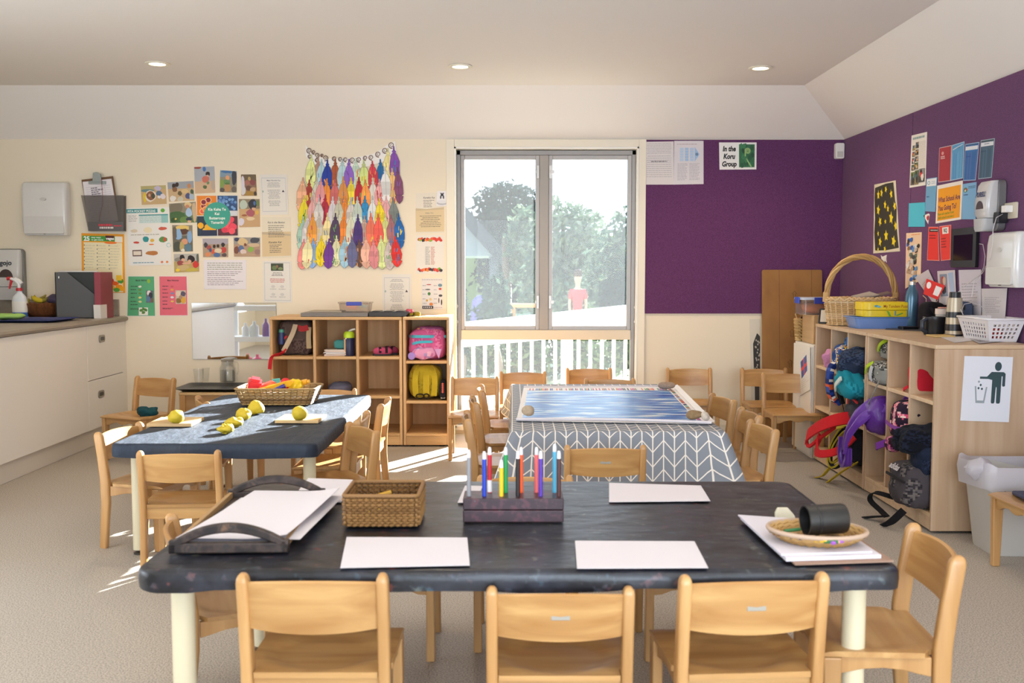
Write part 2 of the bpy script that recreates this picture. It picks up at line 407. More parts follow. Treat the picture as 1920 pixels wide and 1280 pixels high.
# window architrave and reveal
m = MB()
m.box(-0.497, WX0, YB - 0.018, YB, 0, ZW - 0.004); m.box(WX1, 1.012, YB - 0.018, YB, 0, ZW - 0.004); m.box(WX0, WX1, YB - 0.018, YB, WZ1, ZW - 0.004)
structure(m, 'trim_1', flat('ece3d0', 0.45), bevel=0.003)
m = MB(); m.box(WX0, WX0 + 0.012, YB - 0.02, YB + 0.15, WZ0, WZ1); m.box(WX1 - 0.012, WX1, YB - 0.02, YB + 0.15, WZ0, WZ1); m.box(WX0, WX1, YB - 0.02, YB + 0.15, WZ1 - 0.012, WZ1); m.box(WX0, WX1, YB - 0.02, YB + 0.16, WZ0 - 0.02, WZ0 + 0.01)
structure(m, 'trim_2', flat('f3efe6', 0.4))
# aluminium window: two casements over a fixed low pane
ALU = flat('8f8b89', 0.4, 0.3); GLASS = glassy('f4faff', 0.024, 0.055)
win = thing('window_1', 'grey aluminium window of two tall casements above low fixed pane', 'window', (0, 7.68, 0), kind='structure')
X0, X1, ZT, ZM = -0.422, 0.944, 2.163, 0.795
m = MB(); fy = (-0.02, 0.05)
m.box(X0, X0 + 0.03, *fy, 0.06, ZT); m.box(X1 - 0.03, X1, *fy, 0.06, ZT); m.box(X0, X1, *fy, ZT - 0.035, ZT)
m.box(X0 + 0.03, X1 - 0.03, *fy, 0.06, 0.10); m.build('window_frame', ALU, win, bevel=0.003)
m = MB(); m.box(X0 + 0.03, X1 - 0.03, -0.03, 0.05, ZM - 0.075, ZM); m.build('transom', flat('d6cab6', 0.45), win, bevel=0.004)
cx = 0.245
m = MB(); m.box(cx - 0.035, cx + 0.035, -0.02, 0.05, ZM, ZT - 0.035); m.build('mullion', flat('9c948c', 0.45, 0.2), win, bevel=0.003)
for a, c in ((X0 + 0.03, cx - 0.035), (cx + 0.035, X1 - 0.03)):
    m = MB(); z0, z1, k = ZM, ZT - 0.035, 0.03
    m.box(a, a + k, -0.012, 0.035, z0, z1); m.box(c - k, c, -0.012, 0.035, z0, z1); m.box(a + k, c - k, -0.012, 0.035, z0, z0 + k); m.box(a + k, c - k, -0.012, 0.035, z1 - k, z1)
    s = m.build('sash', flat('a39e9b', 0.4, 0.3), win, bevel=0.003)
    m = MB(); m.box(a + k, c - k, 0.010, 0.014, z0 + k, z1 - k); m.build('pane', GLASS, s)
m = MB(); m.box(X0 + 0.03, X1 - 0.03, 0.010, 0.014, 0.10, ZM - 0.075); m.build('pane', GLASS, win)
for sx_, zz in ((-1, 2.0), (1, 2.0), (-1, 1.01), (1, 1.01)):
    m = MB(); hx = cx + sx_ * 0.047
    m.box(hx - 0.01, hx + 0.01, -0.03, -0.012, zz - 0.05, zz + 0.05); m.box(hx - 0.01 + sx_ * 0.012, hx + 0.03 * 1 - 0.02 + sx_ * 0.02, -0.045, -0.03, zz - 0.012, zz + 0.012)
    m.build('window_latch', flat('b5b0aa', 0.35, 0.6), win, bevel=0.002)
for hx, zz in ((X0 - 0.005, 0.98), (X0 - 0.005, 0.86), (X1 + 0.005, 0.97), (X1 + 0.005, 0.86)):
    m = MB(); m.tube([(hx + 0.012 * math.cos(a), -0.05, zz + 0.012 * math.sin(a)) for a in [2 * PI * k / 12 for k in range(12)]], 0.003, 6, loop=True); m.box(hx - 0.006, hx + 0.006, -0.05, -0.02, zz - 0.004, zz + 0.004)
    m.build('cord_hook', WHITEP, win, smooth=40)
# purple pinboards
pm, t, b, o = new_mat('purple_felt')
x = t.nodes.new('ShaderNodeTexCoord'); n = t.nodes.new('ShaderNodeTexNoise'); n.inputs['Scale'].default_value = 320; t.links.new(x.outputs['Object'], n.inputs['Vector'])
r = t.nodes.new('ShaderNodeValToRGB'); r.color_ramp.elements[0].position = 0.35; r.color_ramp.elements[1].position = 0.7
r.color_ramp.elements[0].color = lin('4f2a4e') + (1,); r.color_ramp.elements[1].color = lin('754775') + (1,)
t.links.new(n.outputs['Fac'], r.inputs[0]); t.links.new(r.outputs[0], b.inputs['Base Color']); b.inputs['Roughness'].default_value = 0.95; b.inputs['Specular IOR Level'].default_value = 0.1; b.inputs['Sheen Weight'].default_value = 0.15
m = MB(); m.box(1.0125, XR - 0.0135, YB - 0.012, YB - 0.001, 0.925, ZW - 0.006); m.build('pinboard', pm, label='large dark purple felt pinboard covering the back wall right of the window', cat='pinboard', group='purple pinboards')
ys = XR * FPX / (1705 - 960)
m = MB(); m.box(XR - 0.012, XR - 0.001, ys, YB - 0.0015, 0.3, ZW - 0.006); m.build('pinboard', pm, label='purple felt pinboard on right wall behind the star painting', cat='pinboard', group='purple pinboards')
m = MB(); m.box(XR - 0.012, XR - 0.001, 2.5, ys - 0.006, 0.3, ZW - 0.006); m.build('pinboard', pm, label='purple felt pinboard on right wall behind the orange school sign', cat='pinboard', group='purple pinboards')
m = MB(); m.box(XR - 0.008, XR, ys - 0.006, ys, 0.3, ZW - 0.006); structure(m, 'trim_3', flat('3a2436', 0.6))
# downlights
for k, (px, py) in enumerate(((295, 118), (863, 123), (1426, 126))):
    p = onZ(px, py, ZC)
    d = thing('downlight', ('leftmost of the three lit ceiling downlights', 'middle one of the three lit ceiling downlights', 'lit ceiling downlight nearest the purple wall')[k], 'ceiling light', (p.x, p.y, ZC), group='recessed ceiling downlights')
    m = MB(); m.lathe([(0.048, -0.002), (0.075, -0.002), (0.078, -0.008), (0.070, -0.012), (0.052, -0.010), (0.048, -0.002)], n=32, ends=False); m.build('rim', flat('f0ead8', 0.35), d, smooth=50)
    m = MB(); m.lathe([(0.0, -0.004), (0.049, -0.004), (0.049, -0.001), (0.0, -0.001)], n=24); m.build('lamp', flat('fff0cf', 0.4, emit=9.0), d)
    add_light('downlight_beam', 'SPOT', (p.x, p.y, ZC - 0.03), (0, 0, 0), 48, (1.0, 0.80, 0.55), spot_size=2.5, spot_blend=0.8, shadow_soft_size=0.05)
m = MB()   # extra downlights added for fill, with fixtures to match, out of view
for px_, yy in ((-2.26, 3.2), (-0.33, 3.2), (1.58, 3.2), (-2.26, 0.6), (-0.33, 0.6), (1.58, 0.6)):
    add_light('downlight_beam', 'SPOT', (px_, yy, ZC - 0.03), (0, 0, 0), 28, (1.0, 0.80, 0.55), spot_size=2.5, spot_blend=0.8, shadow_soft_size=0.05)
    m.lathe([(0.052, -0.002), (0.075, -0.002), (0.078, -0.008), (0.070, -0.012), (0.052, -0.010)], (px_, yy, ZC), 24, mi=0, ends=False); m.lathe([(0.0, -0.004), (0.052, -0.004), (0.052, -0.001), (0.0, -0.001)], (px_, yy, ZC), 24, mi=1)
structure(m, 'extra_downlights', [flat('f0ead8', 0.35), flat('fff0cf', 0.4, emit=9.0)])
# motion sensor in the corner
p = onY(1574, 283, YB - 0.04); s = thing('motion_sensor', 'small white motion sensor high in the purple corner', 'sensor', (p.x, YB - 0.012, p.z))
m = MB(); m.prism(rrect(-0.033, 0.033, -0.058, 0.058, 0.012), 1, -0.045, 0); m.build('body', WHITEP, s, bevel=0.004)
m = MB(); m.box(-0.022, 0.022, -0.049, -0.044, -0.045, -0.005); m.build('lens', flat('cfcac2', 0.3), s, bevel=0.002)
# ================================================================ outside
m = MB(); m.box(-40, 40, YB + 0.15, 70, -0.25, -0.12); structure(m, 'ground', flat('a8b08a', 0.9, var=0.2, bscale=2))
m = MB(); m.box(-6, 8, YB + 0.15, 9.9, -0.12, -0.03); structure(m, 'deck_outside', flat('b9ae9e', 0.8))
WOODW = flat('f1efec', 0.5)
bal = thing('balustrade', 'white painted ramp balustrade outside the window', 'railing', (0, 9.5, -0.03))
sl = (0.93 - 0.76) / 1.62
def rail_z(x): return 0.79 + sl * (x + 0.45)
m = MB(); m.prism([(-2.2, rail_z(-2.2) - 0.21), (3.5, rail_z(3.5) - 0.30), (3.5, rail_z(3.5)), (-2.2, rail_z(-2.2))], 1, -0.03, 0.03); m.build('rail_board', WOODW, bal)
xs = 0.525 - 0.112 * 20
m = MB()
for k in range(44):
    xx = xs + 0.112 * k
    if abs(xx - 0.525) < 0.07: continue
    m = MB(); m.box(xx - 0.017, xx + 0.017, -0.012, 0.012, 0.03, rail_z(xx) - 0.05); m.build('baluster', WOODW, bal)
for xx in (0.525, -1.75, 2.8):
    m = MB(); m.box(xx - 0.055, xx + 0.055, -0.05, 0.05, 0, rail_z(xx) - 0.02); m.build('post', WOODW, bal)
m = MB(); m.box(-2.2, 3.5, -0.02, 0.02, 0.03, 0.09); m.build('bottom_rail', WOODW, bal)
# foliage
lm, t, b, o = new_mat('leaves')
a = t.nodes.new('ShaderNodeVertexColor'); a.layer_name = 'Col'
df = t.nodes.new('ShaderNodeBsdfDiffuse'); tl = t.nodes.new('ShaderNodeBsdfTranslucent'); mx = t.nodes.new('ShaderNodeMixShader'); mx.inputs[0].default_value = 0.25
t.links.new(a.outputs[0], df.inputs[0]); t.links.new(a.outputs[0], tl.inputs[0]); t.links.new(df.outputs[0], mx.inputs[1]); t.links.new(tl.outputs[0], mx.inputs[2]); t.links.new(mx.outputs[0], o.inputs[0])
def leaves(m, c, r, n, size, cols, seed=1, shell=0.5):
    g = random.Random(seed); cols = [tuple(v * 0.36 for v in lin(q)) for q in cols]
    for _ in range(n):
        d = Vector((g.gauss(0, 1), g.gauss(0, 1), g.gauss(0, 1))).normalized() * (shell + (1 - shell) * g.random())
        p = Vector(c) + Vector((d.x * r[0], d.y * r[1], d.z * r[2])) * (0.9 + 0.25 * noise.noise(d * 3 + Vector((seed, 0, 0))))
        a1 = Vector((g.gauss(0, 1), g.gauss(0, 1), g.gauss(0, 1))).normalized(); b1 = a1.orthogonal().normalized()
        s_ = size * (0.6 + 0.8 * g.random())
        m.add([p - a1 * s_, p + b1 * s_ * 0.45, p + a1 * s_, p - b1 * s_ * 0.45], [(0, 1, 2, 3)], g.choice(cols))
GR = ['5f7f52', '7d9a66', '9fb380', '4c6b4c', 'b4c49a']; DK = ['2f4a42', '3a5850', '46645c', '28423a']
def tree(name, label, x, y, crowns, trunk_h, cols, n, size, seed, tr=0.12, group='trees beyond the window'):
    tt = thing(name, label, 'tree', (x, y, -0.12), group=group)
    m = MB()
    for k, (c, r) in enumerate(crowns): leaves(m, c, r, n, size, cols, seed + k)
    m.build('foliage', lm, tt)
    m = MB(); m.tube([(0, 0, 0), (0.05, 0, trunk_h * 0.5), (0, 0.05, trunk_h)], [tr, tr * 0.8, tr * 0.4], 8); m.build('trunk', flat('5a4c40', 0.9), tt, smooth=60)
    return tt
m = MB()
for k in range(14): leaves(m, (-3.2 + 0.62 * k, 12.4, 0.28), (0.6, 0.5, 0.42), 900, 0.06, GR[:4], 40 + k, 0.6)
m.build('hedge', lm, label='long leafy green hedge behind the white balustrade', cat='hedge')
tree('broadleaf_tree', 'pale green leafy tree outside the left casement, in front of the dark pine', -0.15, 19.5, [((0.42, 0, 1.9), (0.45, 0.5, 0.75)), ((0.6, 0, 1.4), (0.5, 0.5, 0.8))], 2.0, ['88a886', 'a4bd98', '6f9078', 'c0d0b0'], 1600, 0.08, 3)
tree('pine_tree', 'tall dark pine tree with rounded top behind the grey house', -0.15, 32, [((0, 0, 3.3), (1.3, 1.3, 1.0)), ((-0.2, 0, 2.3), (1.2, 1.2, 1.2)), ((0.5, 0, 2.5), (0.9, 0.9, 1.0)), ((0.1, 0, 1.2), (1.3, 1.2, 1.2))], 3.0, DK, 1800, 0.11, 11, 0.2)
tree('broadleaf_tree', 'leafy tree seen through the left half of the right casement', 0.95, 17.5, [((0, 0, 1.9), (0.85, 0.7, 0.75)), ((-0.2, 0, 1.1), (0.8, 0.7, 0.9))], 1.8, ['7f9f84', '9cb696', '688a74', 'b8cbb0'], 1700, 0.08, 17)
tree('broadleaf_tree', 'bushy tree at the right edge of the right casement', 2.0, 16, [((0.15, 0, 1.7), (0.75, 0.8, 1.0)), ((-0.25, 0, 1.2), (0.8, 0.8, 0.9)), ((0.35, 0, 0.9), (0.8, 0.8, 0.9))], 1.6, ['6d8f7a', '89a68a', '587a68', 'a6bca0'], 1500, 0.08, 23)
tree('round_shrub', 'round dark green shrub low in the left casement', -0.18, 11.2, [((0, 0, 1.08), (0.17, 0.2, 0.3)), ((-0.02, 0, 0.85), (0.22, 0.24, 0.26))], 0.6, DK + ['6f8f78'], 900, 0.045, 31, 0.04, 'shrubs beyond the window')
tree('tall_shrub', 'dark leafy shrub at the far left of the left casement', -0.60, 11.5, [((0, 0, 0.75), (0.13, 0.2, 0.5))], 0.6, DK, 700, 0.045, 33, 0.04, 'shrubs beyond the window')
tree('tall_shrub', 'dark shrub behind the child in the red shirt', 1.5, 14.3, [((0, 0, 0.75), (0.3, 0.3, 0.7))], 0.6, DK, 1200, 0.06, 37, 0.05, 'shrubs beyond the window')
m = MB(); m.prism([(-30, -0.12), (30, -0.12), (30, 2.5), (-30, 2.3)], 1, 34, 45); m.build('grass_bank', flat('8f9a62', 0.95, var=0.3, bscale=1.2), label='sunlit grassy bank rising behind the garden', cat='grass bank')
hs = thing('house', 'grey weatherboard house gable seen at left of window', 'house', (-2.6, 21, -0.12))
m = MB(); m.prism([(-2.5, 1.66), (2.3, 1.66), (2.3, 1.7), (0, 4.25), (-2.5, 1.7)], 1, 0, 4); m.build('wall', flat('76808f', 0.8), hs)
for xx in (-2.3, 0.9, 2.2):
    for yy in (0.1, 3.8): m = MB(); m.box(xx - 0.08, xx + 0.08, yy, yy + 0.16, 0, 1.66); m.build('post', flat('4a5364', 0.8), hs)
m = MB()
for s_ in (-1, 1): m.prism([(0, 4.50), (0, 4.10), (s_ * 2.5, 1.32), (s_ * 2.5, 1.72)][::s_], 1, -0.25, 4.2)
m.build('roof', flat('2c333f', 0.8), hs)
# garden furniture and child outside
g = thing('garden_table', 'low brown wooden table standing outside beyond the left casement', 'table', (0.12, 13.4, -0.12))
m = MB(); m.box(-0.14, 0.3, -0.3, 0.3, 0.88, 0.92); m.build('table_top', flat('b9834e', 0.6), g)
for lx in (-0.1, 0.26):
    for ly in (-0.26, 0.26): m = MB(); m.box(lx - 0.025, lx + 0.025, ly - 0.025, ly + 0.025, 0, 0.88); m.build('leg', flat('a8743f', 0.6), g)
m = MB(); m.blob((-0.40, 13.3, 0.40), (0.16, 0.16, 0.52), 0.5, 8); m.build('storage_tub', flat('54508f', 0.5), smooth=40, label='purple blue tub standing outside under the round shrub', cat='tub')
ch = thing('person', 'child in a red polo shirt standing outside the right casement, arms down', 'person', (1.01, 15.3, -0.12), PI); ch.scale = (0.78, 0.9, 1.09)
def skin(name, verts, edges, radii, mat, parent, sub=2, root=0):
    me = bpy.data.meshes.new(name); me.from_pydata([tuple(v) for v in verts], edges, []); me.materials.append(mat)
    o = bpy.data.objects.new(name, me); COL.objects.link(o); o.parent = parent
    k = o.modifiers.new('skin', 'SKIN'); k.use_smooth_shade = True
    for i, d in enumerate(me.skin_vertices[0].data):
        rr = radii[i]; d.radius = rr if isinstance(rr, tuple) else (rr, rr); d.use_root = (i == root)
    s_ = o.modifiers.new('sub', 'SUBSURF'); s_.levels = sub; s_.render_levels = sub
    return o
SKINM = flat('dba98a', 0.6)
V = [(0, 0, .66), (0, -.01, .80), (0, -.01, .93), (0, 0, 1.0), (0, .01, 1.06), (0, .015, 1.13), (0, .02, 1.20),
     (-.13, 0, .95), (-.165, .01, .78), (-.15, .05, .63), (.13, 0, .95), (.165, .01, .78), (.15, .05, .63),
     (-.065, 0, .58), (-.075, .01, .34), (-.075, -.01, .06), (-.08, .09, .035), (.065, 0, .58), (.075, .01, .34), (.075, -.01, .06), (.08, .09, .035)]
Ed = [(0, 1), (1, 2), (2, 3), (3, 4), (4, 5), (5, 6), (2, 7), (7, 8), (8, 9), (2, 10), (10, 11), (11, 12), (0, 13), (13, 14), (14, 15), (15, 16), (0, 17), (17, 18), (18, 19), (19, 20)]
Rd = [.085, .08, .085, .045, .045, .085, .07, .04, .032, .026, .04, .032, .026, .07, .05, .035, .03, .07, .05, .035, .03]
skin('body', V, Ed, Rd, SKINM, ch)
skin('shirt', [(0, 0, .63), (0, -.01, .78), (0, -.01, .92), (0, 0, .985), (-.13, 0, .95), (-.155, .005, .84), (.13, 0, .95), (.155, .005, .84)], [(0, 1), (1, 2), (2, 3), (2, 4), (4, 5), (2, 6), (6, 7)], [.11, .10, .105, .06, .056, .055, .056, .055], flat('d64a4a', 0.8), ch)
skin('trousers', [(0, 0, .66), (-.065, 0, .56), (-.075, .01, .34), (-.075, -.01, .1), (.065, 0, .56), (.075, .01, .34), (.075, -.01, .1)], [(0, 1), (1, 2), (2, 3), (0, 4), (4, 5), (5, 6)], [.10, .082, .065, .055, .082, .065, .055], flat('35354a', 0.8), ch)
m = MB(); m.blob((0, 0.0, 1.205), (.088, .095, .075), 1, 10, 0.01, 20, 3); m.build('hair', flat('4a3a30', 0.9), ch, smooth=180)
for s_ in (-1, 1):
    m = MB(); m.blob((s_ * .03, .098, 1.165), (.008, .006, .006), 1, 6); m.build('eye', flat('2a2320', 0.3), ch, smooth=180)
m = MB(); m.blob((0, .104, 1.14), (.009, .014, .014), 1, 6); m.build('nose', SKINM, ch, smooth=180)
m = MB(); m.blob((0, .093, 1.105), (.022, .008, .005), 1, 6); m.build('mouth', flat('a85a50', 0.6), ch, smooth=180)
# ================================================================ child chairs
CH = 0.56
PLATE = flat('a9a59c', 0.35, 0.6)
def chair_proto():
    """child's beech chair facing +y, 0.56 m tall"""
    t = thing('child_chair', 'x', 'chair')
    hw = 0.172
    for sx in (-1, 1):      # back posts run from the floor to the rounded top
        x0, x1 = (hw - 0.027, hw) if sx > 0 else (-hw, -hw + 0.027)
        m = MB(); R = []
        for z, yb, yf, q in ((0, -0.178, -0.142, 0.9), (0.006, -0.178, -0.142, 1), (0.22, -0.165, -0.122, 1), (0.33, -0.168, -0.122, 1), (0.44, -0.180, -0.136, 1), (0.538, -0.194, -0.152, 1), (0.548, -0.195, -0.154, 0.9), (0.555, -0.196, -0.155, 0.68), (0.559, -0.196, -0.155, 0.4), (0.560, -0.196, -0.155, 0.12)):
            cxm, cym, hx_, hy_ = (x0 + x1) / 2, (yb + yf) / 2, (x1 - x0) / 2 * q, (yf - yb) / 2 * q
            R.append([Vector((x, y, z)) for x, y in rrect(cxm - hx_, cxm + hx_, cym - hy_, cym + hy_, 0.008 * q, 3)])
        m.ring(R); m.build('leg', BEECH, t, smooth=55)
        m = MB(); out = [(0.108, 0), (0.140, 0), (0.147, 0.300), (0.100, 0.300)]
        m.prism(out, 0, x0, x1); m.build('leg', BEECH, t, bevel=0.005)
    # seat with a shallow dish
    m = MB(); nx, ny = 18, 16; top = []; bot = []
    for j in range(ny + 1):
        for i in range(nx + 1):
            u = i / nx * 2 - 1; v = j / ny * 2 - 1
            x = u * (hw - 0.001 if v > -0.72 else hw - 0.029); y = 0.0 + v * 0.158
            d = max(0, 1 - (u * u * 1.35 + (v + 0.05) ** 2 * 1.35)); z = 0.316 - 0.011 * min(1, d * 2.2) ** 1.0 - 0.008 * max(0, v - 0.8) / 0.2
            top.append((x, y, z)); bot.append((x, y, 0.302))
    m.v = [Vector(p) for p in top + bot]; N = (nx + 1) * (ny + 1)
    for j in range(ny):
        for i in range(nx):
            a = j * (nx + 1) + i
            m.f += [[a, a + 1, a + nx + 2, a + nx + 1], [N + a, N + a + nx + 1, N + a + nx + 2, N + a + 1]]
    edge = [i for i in range(nx + 1)] + [j * (nx + 1) + nx for j in range(1, ny + 1)] + [ny * (nx + 1) + i for i in range(nx - 1, -1, -1)] + [j * (nx + 1) for j in range(ny - 1, 0, -1)]
    for k in range(len(edge)): a, b = edge[k], edge[(k + 1) % len(edge)]; m.f.append([a, N + a, N + b, b])
    m.c = [None] * len(m.f); m.m = [0] * len(m.f)
    m.build('seat', BEECHX, t, smooth=35)
    # side aprons and wavy front apron
    for sx in (-1, 1):
        a = sx * (hw - 0.019)
        m = MB(); low = [(-0.12, 0.252), (-0.09, 0.258), (-0.05, 0.268), (0, 0.272), (0.05, 0.268), (0.10, 0.256)]
        m.prism(low + [(0.10, 0.301), (-0.12, 0.301)], 0, a - 0.008, a + 0.008); m.build('apron', BEECH, t, bevel=0.002)
    low = [(-hw + 0.027, 0.25), (-0.12, 0.252), (-0.09, 0.266), (-0.05, 0.272), (-0.025, 0.262), (0, 0.258), (0.025, 0.262), (0.05, 0.272), (0.09, 0.266), (0.12, 0.252), (hw - 0.027, 0.25)]
    m = MB(); m.prism((low + [(hw - 0.027, 0.301), (-hw + 0.027, 0.301)])[::-1], 1, 0.116, 0.134); m.build('apron', BEECHX, t, bevel=0.002)
    m = MB(); m.prism([(-hw + 0.027, 0.25), (hw - 0.027, 0.25), (hw - 0.027, 0.301), (-hw + 0.027, 0.301)][::-1], 1, -0.15, -0.135); m.build('apron', BEECHX, t, bevel=0.002)
    # curved backrest between the posts
    m = MB(); R = []; n = 14
    for i in range(n + 1):
        u = i / n * 2 - 1; x = u * (hw - 0.024); by = -0.022 * (1 - u * u); zt = 0.540 + 0.009 * (1 - u * u); zb = 0.425 - 0.008 * (1 - u * u)
        yb = -0.157 + by; yt = -0.178 + by
        R.append([Vector((x, yb + 0.007, zb)), Vector((x, yt + 0.007, zt - 0.004)), Vector((x, yt, zt)), Vector((x, yt - 0.007, zt - 0.004)), Vector((x, yb - 0.007, zb))])
    m.ring(R); br = m.build('backrest', BEECHX, t, smooth=40)
    m = MB(); m.prism([(-0.022, 0.478), (0.022, 0.478), (0.022, 0.492), (-0.022, 0.492)][::-1], 1, -0.1975, -0.1925)
    pl = m.build('name_plate', PLATE, br, bevel=0.001, label='small silver plate on outer face of backrest')
    return t
PROTO = chair_proto(); used = [False]
def chair(x, y, rz, label, group, h=0.56, wd=1.0, plate=False, z=0):
    o = PROTO if not used[0] else copy_tree(PROTO)
    used[0] = True
    o.location = (x, y, z); o.rotation_euler = (0, 0, rz); o.scale = (wd, h / CH * 0.5 + 0.5 if h < CH else h / CH, h / CH)
    o['label'] = label; o['group'] = group
    if not plate: PL.append(o)
    return o
PL = []
G1, G2, G3, G4 = 'chairs around the black front table', 'chairs around the chevron table', 'chairs around the playdough table', 'spare chairs by the walls'
# local back posts sit 0.17 behind the chair centre, so centre = back + 0.17 along facing
def ch_back(bx, by, rz, *a, **k): return chair(bx - math.sin(rz) * 0.17, by + math.cos(rz) * 0.17, rz, *a, **k)
ch_back(-0.462, 2.265, 0.0, 'light wooden child chair, back to camera, leftmost of three at black table near edge', G1, h=0.56, wd=1.02)
ch_back(0.114, 2.30, 0.0, 'wooden child chair pushed low under the near edge of black table, middle of three', G1, h=0.515, wd=1.02, plate=True)
ch_back(0.56, 2.262, 0.07, 'light wooden child chair, back to camera, rightmost of three at black table near edge', G1, h=0.56, wd=1.02, plate=True)
ch_back(-0.98, 2.84, -PI / 2 + 0.38, 'wooden child chair tucked under the left end of black table beside paper tray', G1, h=0.52)
ch_back(1.10, 2.56, PI / 2 - 0.06, 'wooden child chair at right end of black table beside the white paper stack', G1, h=0.56)
ch_back(0.046, 3.50, PI, 'wooden child chair tucked behind black table, only its curved top showing behind the marker block', G1, h=0.53)
ch_back(-0.42, 3.42, PI, 'wooden child chair under far side of black table behind the brown wicker basket', G1, h=0.49)
ch_back(0.60, 3.42, PI, 'wooden child chair under far side of black table behind the far right paper sheet', G1, h=0.49)
ch_back(0.39, 4.12, 0.0, 'wooden child chair with silver plate at near end of chevron table, back to camera', G2, h=0.53, plate=True)
ch_back(-0.19, 6.18, -PI / 2 + 0.05, 'farthest of three wooden child chairs along left side of chevron table', G2, h=0.53)
ch_back(-0.215, 5.62, -PI / 2 + 0.1, 'middle of three wooden child chairs along left side of chevron table', G2, h=0.53)
ch_back(-0.225, 5.0, -PI / 2 + 0.06, 'nearest of three wooden child chairs along left side of chevron table', G2, h=0.53)
ch_back(1.22, 5.72, PI / 2 + 0.18, 'farthest of three wooden child chairs along right side of chevron table', G2, h=0.53)
ch_back(1.235, 5.12, PI / 2 + 0.05, 'middle of three wooden child chairs along right side of chevron table', G2, h=0.53)
ch_back(1.19, 4.68, PI / 2 + 0.12, 'nearest of three wooden child chairs along right side of chevron table', G2, h=0.53)
ch_back(0.66, 6.68, PI, 'wooden child chair at far end of chevron table, only its backrest top showing', G2, h=0.53)
ch_back(-0.255, 6.80, PI, 'wooden child chair left of window between the shelves and chevron table', G4, h=0.53, wd=0.96)
ch_back(0.08, 7.14, PI, 'wooden child chair in front of the low window pane, left one', G4, h=0.53, wd=0.98)
ch_back(0.575, 7.40, PI, 'wooden child chair in front of the low window pane, right one', G4, h=0.53)
ch_back(1.32, 7.40, PI, 'wooden child chair against cream wall right of window', G4, h=0.53)
ch_back(1.84, 7.24, PI, 'wooden child chair against the cardboard panel, half hidden by another chair', G4, h=0.545)
ch_back(1.885, 6.80, PI, 'wooden child chair beside the cubby shelves in front of the other corner chair', G4, h=0.555)
ch_back(-1.36, 4.02, 0.06, 'wooden child chair with back to camera at near end of playdough table', G3, h=0.525, wd=0.98)
ch_back(-1.83, 4.60, -PI / 2 - 0.22, 'sunlit wooden child chair at left side of playdough table, nearest corner', G3, h=0.53)
ch_back(-1.80, 5.12, -PI / 2 + 0.1, 'wooden child chair tucked at left side of playdough table, middle one', G3, h=0.50)
ch_back(-1.76, 5.62, -PI / 2 + 0.45, 'wooden child chair at left far corner of playdough table before the tray table', G3, h=0.53)
ch_back(-1.13, 6.10, PI, 'wooden child chair at far end of playdough table behind the toy basket', G3, h=0.53)
ch_back(-0.70, 4.62, PI / 2 + 0.55, 'wooden child chair with tilted backrest at right near corner of playdough table', G3, h=0.53, plate=True)
ch_back(-0.755, 4.98, PI / 2, 'sunlit wooden child chair at right side of playdough table, middle one', G3, h=0.53)
ch_back(-0.715, 5.55, PI / 2, 'sunlit wooden child chair at right side of playdough table, farthest one', G3, h=0.53)
ch_back(-2.42, 6.72, PI - 0.42, 'wooden child chair beside the white kitchen cupboards', G4, h=0.535)
ch_back(2.36, 4.02, PI / 2 + 0.04, 'wooden child chair cut off by right edge of the photo beside the bin', G4, h=0.56)
for o in PL:      # chairs whose backrest shows no plate
    for b_ in o.children:
        for p_ in list(b_.children): bpy.data.objects.remove(p_)
# ================================================================ tables
LEGW = flat('d8ceb0', 0.4)
def table(name, label, x0, x1, y0, y1, z, group, inset=(0.08, 0.12), r=0.028, skipcloth=False):
    t = thing(name, label, 'table', ((x0 + x1) / 2, (y0 + y1) / 2, 0), group=group)
    hx, hy = (x1 - x0) / 2, (y1 - y0) / 2
    m = MB(); m.prism(rrect(-hx + 0.012, hx - 0.012, -hy + 0.012, hy - 0.012, 0.06), 2, z - 0.033, z - 0.006); m.build('table_top', wood('c9a06a', 'dcb883'), t)
    for a in (-1, 1):
        for b in (-1, 1):
            m = MB(); lx, ly = a * (hx - inset[0]), b * (hy - inset[1])
            m.cyl((lx, ly, 0.022), (lx, ly, z - 0.033), r, n=24); l = m.build('leg', LEGW, t, smooth=50)
            m = MB(); m.lathe([(0, 0), (0.026, 0), (0.028, 0.008), (0.012, 0.014), (0.012, 0.022), (0, 0.022)], (lx, ly, 0), 16); m.build('foot', flat('6c6862', 0.3, 0.8), l, smooth=40)
    return t, hx, hy
